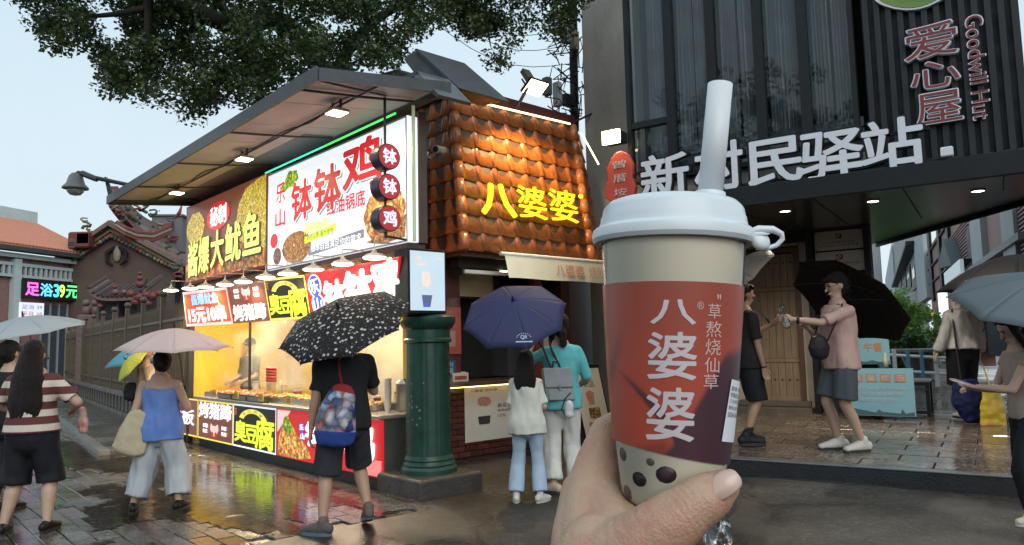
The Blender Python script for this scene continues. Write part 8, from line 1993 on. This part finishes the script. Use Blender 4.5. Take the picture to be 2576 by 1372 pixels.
# 8  adult in teal with grey backpack
p8 = Person('adult in a teal shirt and white trousers with a small grey backpack', (.50, 7.62, gz(.5, 7.6)), R_(8), 1.75, 'people waiting at the tea shop', True, 1.06, feet=((-.14, -.04, 0, .75), (.10, .03, 0, .2)), hands=((-.26, .22, 1.44), (.20, .22, 1.0)), elbow=((-.6, -.2, -1), (.5, -1, -.2)))
p8.body(); p8.shirt('shirt', cloth('teal', (.12, .42, .44), (.08, .34, .37)), .55, -.20, .024, .015, amp=.010); p8.legs_cloth('trousers', cloth('white_linen', (.62, .61, .58)), .95, .1, .098, .085, .012, .010, r_end=.085); p8.shoes(cloth('cream_flat', (.48, .40, .30)), 'flat'); p8.hair('tied', M_hair, .2)
umbrella('large navy umbrella over the girl and the adult in teal', at_y(1290, 757, 7.05), (-.10, -.66, .76), .52, .19, ub_cloth('navy', (.040, .045, .105), 0, .5), .62, grip=p8.w(Vector((-.26, .25, 1.45)) * p8.k), spin=.23)
um = umbrella_last = [o for o in S.objects if o.name.startswith('umbrella')][-1]
ax = Vector((-.10, -.66, .76)).normalized(); ap = at_y(1290, 757, 7.05); tgt = at_y(1318, 850, 6.72); R = Vector((1, 0.05, 0)).normalized(); U = Vector((-.03, .55, .80)).normalized()
Pq = Panel(tgt - R * .055 + U * .05, tgt + R * .055 + U * .05, tgt + R * .055 - U * .05, tgt - R * .055 - U * .05)
f = MB(); Pq.text(f, 'QR', .22, .30, .78, .78, .0, .03)
for k, ch in enumerate('BAPOPOHUT'[:0]): pass
for k in range(9): a = R_(160 - 17 * k); Pq.rect(f, .5 + .62 * math.cos(a) - .04, .36 + .62 * math.sin(a) - .04, .5 + .62 * math.cos(a) + .04, .36 + .62 * math.sin(a) + .05, .0005)
Pq.rect(f, -.2, .0, 1.2, .12, .0005); f.build('printed_mark', mat('umbrella_print', (.42, .46, .58), .5, var=.2), um)
bq = at_y(1406, 968, 7.44); t = thing('backpack', bq, 'small grey flap backpack worn by the adult in teal', 'backpack'); Rk = Vector((.99, .14, 0)).normalized(); Uk = Vector((-.12, .02, 1)).normalized(); Dk = Rk.cross(Uk)
Mk = Matrix(((Rk.x, Dk.x, Uk.x, bq.x), (Rk.y, Dk.y, Uk.y, bq.y), (Rk.z, Dk.z, Uk.z, bq.z), (0, 0, 0, 1)))
M_bp = cloth('grey_leather', (.26, .28, .29), (.20, .22, .23), r=.5, bump=.1); sg = -1 if (Mk.to_3x3() @ Vector((0, 1, 0))).y > 0 else 1
bevel(MB().box((0, .05 * -sg, 0), (.29, .10, .33), Mk, .012).build('body', M_bp, t), .02, 3)
bevel(MB().box((0, sg * .008, .07), (.285, .03, .20), Mk, .008).build('flap', M_bp, t), .01, 2); MB().box((0, sg * .026, -.03), (.016, .012, .05), Mk, .003).build('clasp', M_zinc, t)
bevel(MB().box((0, sg * .006, -.10), (.24, .02, .11), Mk, .006).build('pocket', M_bp, t), .008, 2)
for sx in (-1, 1): MB().tube([Mk @ Vector((sx * .05, -sg * .02, .16)), Mk @ Vector((sx * .04 - .06, -sg * .02, .36)), Mk @ Vector((sx * .06 - .08, -sg * .06, .46))], .011, 6).build('strap', M_black, t)
MB().tube([Mk @ Vector((-.04, 0, .165)), Mk @ Vector((-.025, 0, .23)), Mk @ Vector((.025, 0, .23)), Mk @ Vector((.04, 0, .165))], .009, 6).build('handle', M_black, t)
tq = at_y(1432, 1030, 7.3); t = thing('drink_bag', tq, 'small clear drink bag on black handles hanging from the adult in teal', 'bag'); bag_mesh([tq + Vector((0, 0, .06)), tq + Vector((0, 0, -.05))], [(.04, .03), (.05, .04)], (0, 1, 0)).build('bag', mat('milky_film', (.55, .55, .55), .25, var=.2), t); MB().tube([tq + Vector((-.04, 0, -.06)), tq + Vector((-.075, 0, .0)), tq + Vector((-.04, 0, .10)), tq + Vector((.02, 0, .16))], .007, 6).build('handle', M_black, t)
# 9  man in black beside the door
zf = pz(1.0)
g9 = G(1893, 1118, zf); p9 = Person('man in a black tee and black shorts facing right beside the timber door', (g9.x - .02, g9.y, zf), R_(-82), 1.76, 'men talking on the raised deck', False, 1.0, feet=((-.09, .06, 0, .1), (.09, -.04, 0, -.1)), hands=((-.14, .36, 1.27), (.20, .10, .80)), skin=SK2, elbow=((-.5, -.6, -.6), (.4, -1, -.1)))
p9.body(face=True); p9.shirt('tee', cloth('black_tee', (.014, .014, .016)), .44, -.18, .020, .010); p9.legs_cloth('shorts', cloth('black', (.012, .013, .017), r=.7), .50, .1, .096, .102, .014, .008); p9.shoes(cloth('black_trainer', (.016, .016, .017), r=.6), sock=cloth('black', (.012, .013, .017), r=.7), size=1.08); p9.hair('fringe', face_clear=.008)
mb = MB(); mb.lathe([(.031, -.006), (.033, 0), (.031, .006)], p9.arms[1][2], 14, axis=p9.arms[1][2] - p9.arms[1][1], closed=False); p9.emit(mb, 'bracelet', M_black)
umbrella('black umbrella tilted back by the man in black, half behind the cup', at_y(1822, 676, g9.y - .1), (-.60, -.10, .76), .56, .16, ub_cloth('taupe', (.16, .145, .13)), .62, grip=p9.w(Vector((-.14, .38, 1.28)) * p9.k), spin=.1, inner=ub_cloth('black', (.012, .012, .014)))
# 10  man in pink
g10 = G(2128, 1136, pz(.5)); z10 = pz(.6)
p10 = Person('man with glasses in a pale pink tee and grey shorts facing left on the deck', (g10.x + .02, g10.y, z10), R_(98), 1.81, 'men talking on the raised deck', False, 1.08, feet=((-.10, -.05, 0, .1), (.10, .07, 0, -.1)), hands=((-.05, .50, 1.28), (.10, .28, 1.20)), skin=SK1, nod=R_(14), elbow=((-.5, -.5, -1), (.5, -.5, -1)))
p10.body(face=True); p10.shirt('tee', cloth('pale_pink', (.56, .37, .32), (.50, .32, .28)), .46, -.20, .028, .012, amp=.011); p10.legs_cloth('shorts', cloth('slate', (.085, .095, .105)), .46, .1, .098, .106, .014, .009); p10.shoes(cloth('white_trainer', (.60, .58, .54)), size=1.1); p10.hair('fringe', face_clear=.008)
H = p10.hm; k = p10.k; gl = MB()
for sx in (-1, 1):
    c_ = H @ Vector((sx * .031 * k, .098 * k, .012 * k)); ring = [c_ + H.to_3x3() @ Vector((.022 * k * math.cos(a), 0, .017 * k * math.sin(a))) for a in [2 * math.pi * j / 12 for j in range(13)]]; gl.tube(ring, .0022, 5)
    gl.tube([H @ Vector((sx * .053 * k, .096 * k, .016 * k)), H @ Vector((sx * .078 * k, .0, .016 * k))], .0022, 5)
gl.tube([H @ Vector((-.009 * k, .1 * k, .014 * k)), H @ Vector((.009 * k, .1 * k, .014 * k))], .0022, 5); p10.emit(gl, 'glasses', M_black)
mb = MB(); wp = p10.arms[0][2].lerp(p10.arms[0][1], .12); mb.lathe([(.032, -.014), (.035, -.012), (.035, .012), (.032, .014)], wp, 16, axis=p10.arms[0][2] - p10.arms[0][1], closed=False); p10.emit(mb, 'watch', M_black)
umbrella('large black umbrella slanting behind the man in pink', at_y(2160, 722, g10.y + .42), (.66, .22, .72), .68, .22, ub_cloth('dark_green_grey', (.028, .032, .032), 0, .3), .8, grip=p10.w(Vector((.10, .32, 1.22)) * p10.k), spin=.15, inner=ub_cloth('black', (.012, .012, .014)))
tq = at_y(2060, 874, g10.y - .22); t = thing('crossbody_bag', tq, 'black crossbody bag at the chest of the man in pink', 'bag'); bag_mesh([tq + Vector((0, 0, .075)), tq, tq + Vector((0, 0, -.075))], [(.085, .05), (.115, .06), (.095, .055)], (0, 1, 0), .004).build('bag', cloth('black_nylon', (.012, .012, .014), r=.5), t)
sb = MB(); sb.smooth = True; sb.tube([tq + Vector((-.05, -.02, .08)), p10.w(p10.N + Vector((.10, .13, -.10)) * p10.k), p10.w(p10.N + Vector((-.11, .06, -.015)) * p10.k), p10.w(p10.N + Vector((-.12, -.09, -.06)) * p10.k)], 1, 8, True, [(.013, .004)] * 4, (0, 0, 1)); sb.tube([tq + Vector((.08, -.02, .06)), p10.w(p10.shL + Vector((-.02, .11, -.03)) * p10.k), p10.w(p10.shL + Vector((.02, .05, .07)) * p10.k)], .008, 6); sb.build('strap', M_black, t)
tq = p10.w(Vector((-.05, .60, 1.30)) * p10.k); t = thing('clear_wrapper', tq, 'crumpled clear plastic wrapper held out by the man in pink', 'wrapper'); bag_mesh([tq + Vector((-.02, 0, .10)), tq + Vector((.0, 0, .02)), tq + Vector((.03, 0, -.08))], [(.04, .03), (.03, .02), (.05, .03)], (0, 1, 0), .016).build('film', glass('bag_film', (.9, .92, .92), .12, .82, 1.6), t)
# 11  person in white jacket under the big black umbrella
zd = pz(5); g11 = on_z(2440, 1052, zd); p11 = Person('person in a white hooded rain jacket seen from behind near the alley', (g11.x, g11.y, zd), R_(5), 1.66, None, True, 1.12, feet=((-.12, -.02, 0, .1), (.12, .05, 0, -.1)), hands=((-.34, .06, .86), (.27, .10, .86)))
p11.body(); p11.shirt('jacket', cloth('white_nylon', (.55, .54, .53), (.46, .44, .45), r=.4), .96, .0, .04, .02, .98, amp=.016, sl_r=.072); hd_ = MB(); hd_.limb([p11.N + Vector((-.10, -.07, .0)) * p11.k, p11.N + Vector((0, -.11, -.03)) * p11.k, p11.N + Vector((.10, -.07, .0)) * p11.k], [.045, .06, .045], 10); p11.emit(remesh(hd_, .01, 3), 'hood', cloth('white_nylon', (.55, .54, .53)))
p11.legs_cloth('trousers', cloth('black', (.012, .013, .017), r=.7), .55, .12, .105, .095); p11.shoes(cloth('white_trainer', (.60, .58, .54))); p11.hair('short')
tq = at_y(2442, 1008, g11.y - .25); t = thing('navy_bag', tq, 'large soft navy bag hanging behind the person in the white jacket', 'bag'); bag_mesh([tq + Vector((-.05, 0, .20)), tq + Vector((-.03, 0, .02)), tq + Vector((.06, 0, -.18))], [(.17, .07), (.22, .10), (.17, .09)], (0, 1, 0), .02).build('bag', cloth('navy_canvas', (.02, .028, .105)), t); MB().tube([tq + Vector((-.1, 0, .22)), p11.w(p11.shL + Vector((0, -.06, .06)))], .014, 6).build('strap', M_black, t)
tq = at_y(2497, 1030, g11.y - .5); t = thing('yellow_bag', tq, 'bright yellow printed carrier bag with a red lower edge near the right side', 'bag')
bag_mesh([tq + Vector((0, 0, .24)), tq + Vector((0, 0, .0)), tq + Vector((-.01, 0, -.22))], [(.10, .04), (.15, .06), (.16, .05)], (0, 1, 0), .014).build('bag', mat('yellow_film', (.70, .52, .03), .35, c2=(.62, .40, .03), vs=6), t); bag_mesh([tq + Vector((-.01, 0, -.19)), tq + Vector((-.012, 0, -.25))], [(.164, .054), (.15, .05)], (0, 1, 0), .01).build('red_edge', mat('red_film', (.50, .07, .02), .35, var=.3), t); MB().tube([tq + Vector((0, 0, .24)), p11.w(Vector((.28, .10, .80)) * p11.k)], .008, 5).build('handle', mat('yellow_film', (.70, .52, .03), .35), t)
umbrella('very large black umbrella at the right edge over the person in the white jacket', at_y(2560, 640, 8.6), (.05, -.02, .99), .86, .46, ub_cloth('dark_grey', (.016, .016, .018), 0, .6), .85, grip=p11.w(Vector((.27, .13, .92)) * p11.k), spin=.2)
# 12  woman at the right edge with phone and grey umbrella
g12 = on_z(2560, 1330, gz(3.5, 5.3)); gx = 3.70; p12 = Person('woman with long dark hair at the right edge looking down at a pink phone', (gx, 5.35, gz(gx, 5.3)), R_(82), 1.46, None, True, 1.0, lean=R_(5), feet=((-.08, .10, 0, .1), (.10, -.06, 0, 0)), hands=((-.02, .42, 1.12), (.12, .38, 1.10)), nod=R_(32), skin=SK1, elbow=((-.6, -.4, -1), (.6, -.4, -1)))
p12.body(face=True); p12.shirt('top', cloth('taupe_knit', (.36, .29, .24)), .14, -.08, .014, .006); p12.legs_cloth('trousers', cloth('black', (.012, .013, .017), r=.7), .94, .14, .100, .082, .012, .008, r_end=.09); p12.shoes(cloth('cream_trainer', (.56, .50, .42)), sole=mat('white_sole', (.5, .48, .45), .6)); p12.hair('side', M_hair, .36, face_clear=.02)
tq = p12.w(Vector((.03, .50, 1.155)) * p12.k); d = (p12.w(Vector((.03, .62, 1.20)) * p12.k) - tq).normalized(); t = thing('phone', tq, 'pink cased phone held by the woman at the right edge', 'phone'); sd = Vector((0, 1, 0)); nn = d.cross(sd).normalized()
Mp = Matrix(((d.x, sd.x, nn.x, tq.x), (d.y, sd.y, nn.y, tq.y), (d.z, sd.z, nn.z, tq.z), (0, 0, 0, 1))); bevel(MB().box((0, 0, 0), (.155, .078, .010), Mp).build('case', mat('phone_pink', (.60, .36, .38), .4, var=.1), t), .003); MB().box((0, 0, .0056), (.146, .070, .001), Mp).build('screen', glow('phone_screen', (.4, .45, .5), .5), t)
umbrella('slate grey umbrella tilted over the woman at the right edge', at_y(2625, 700, 5.05), (-.08, -.42, .90), .56, .18, ub_cloth('slate', (.13, .155, .17), 0, .35), .62, grip=p12.w(Vector((.26, .1, 1.15)) * p12.k), spin=.35)
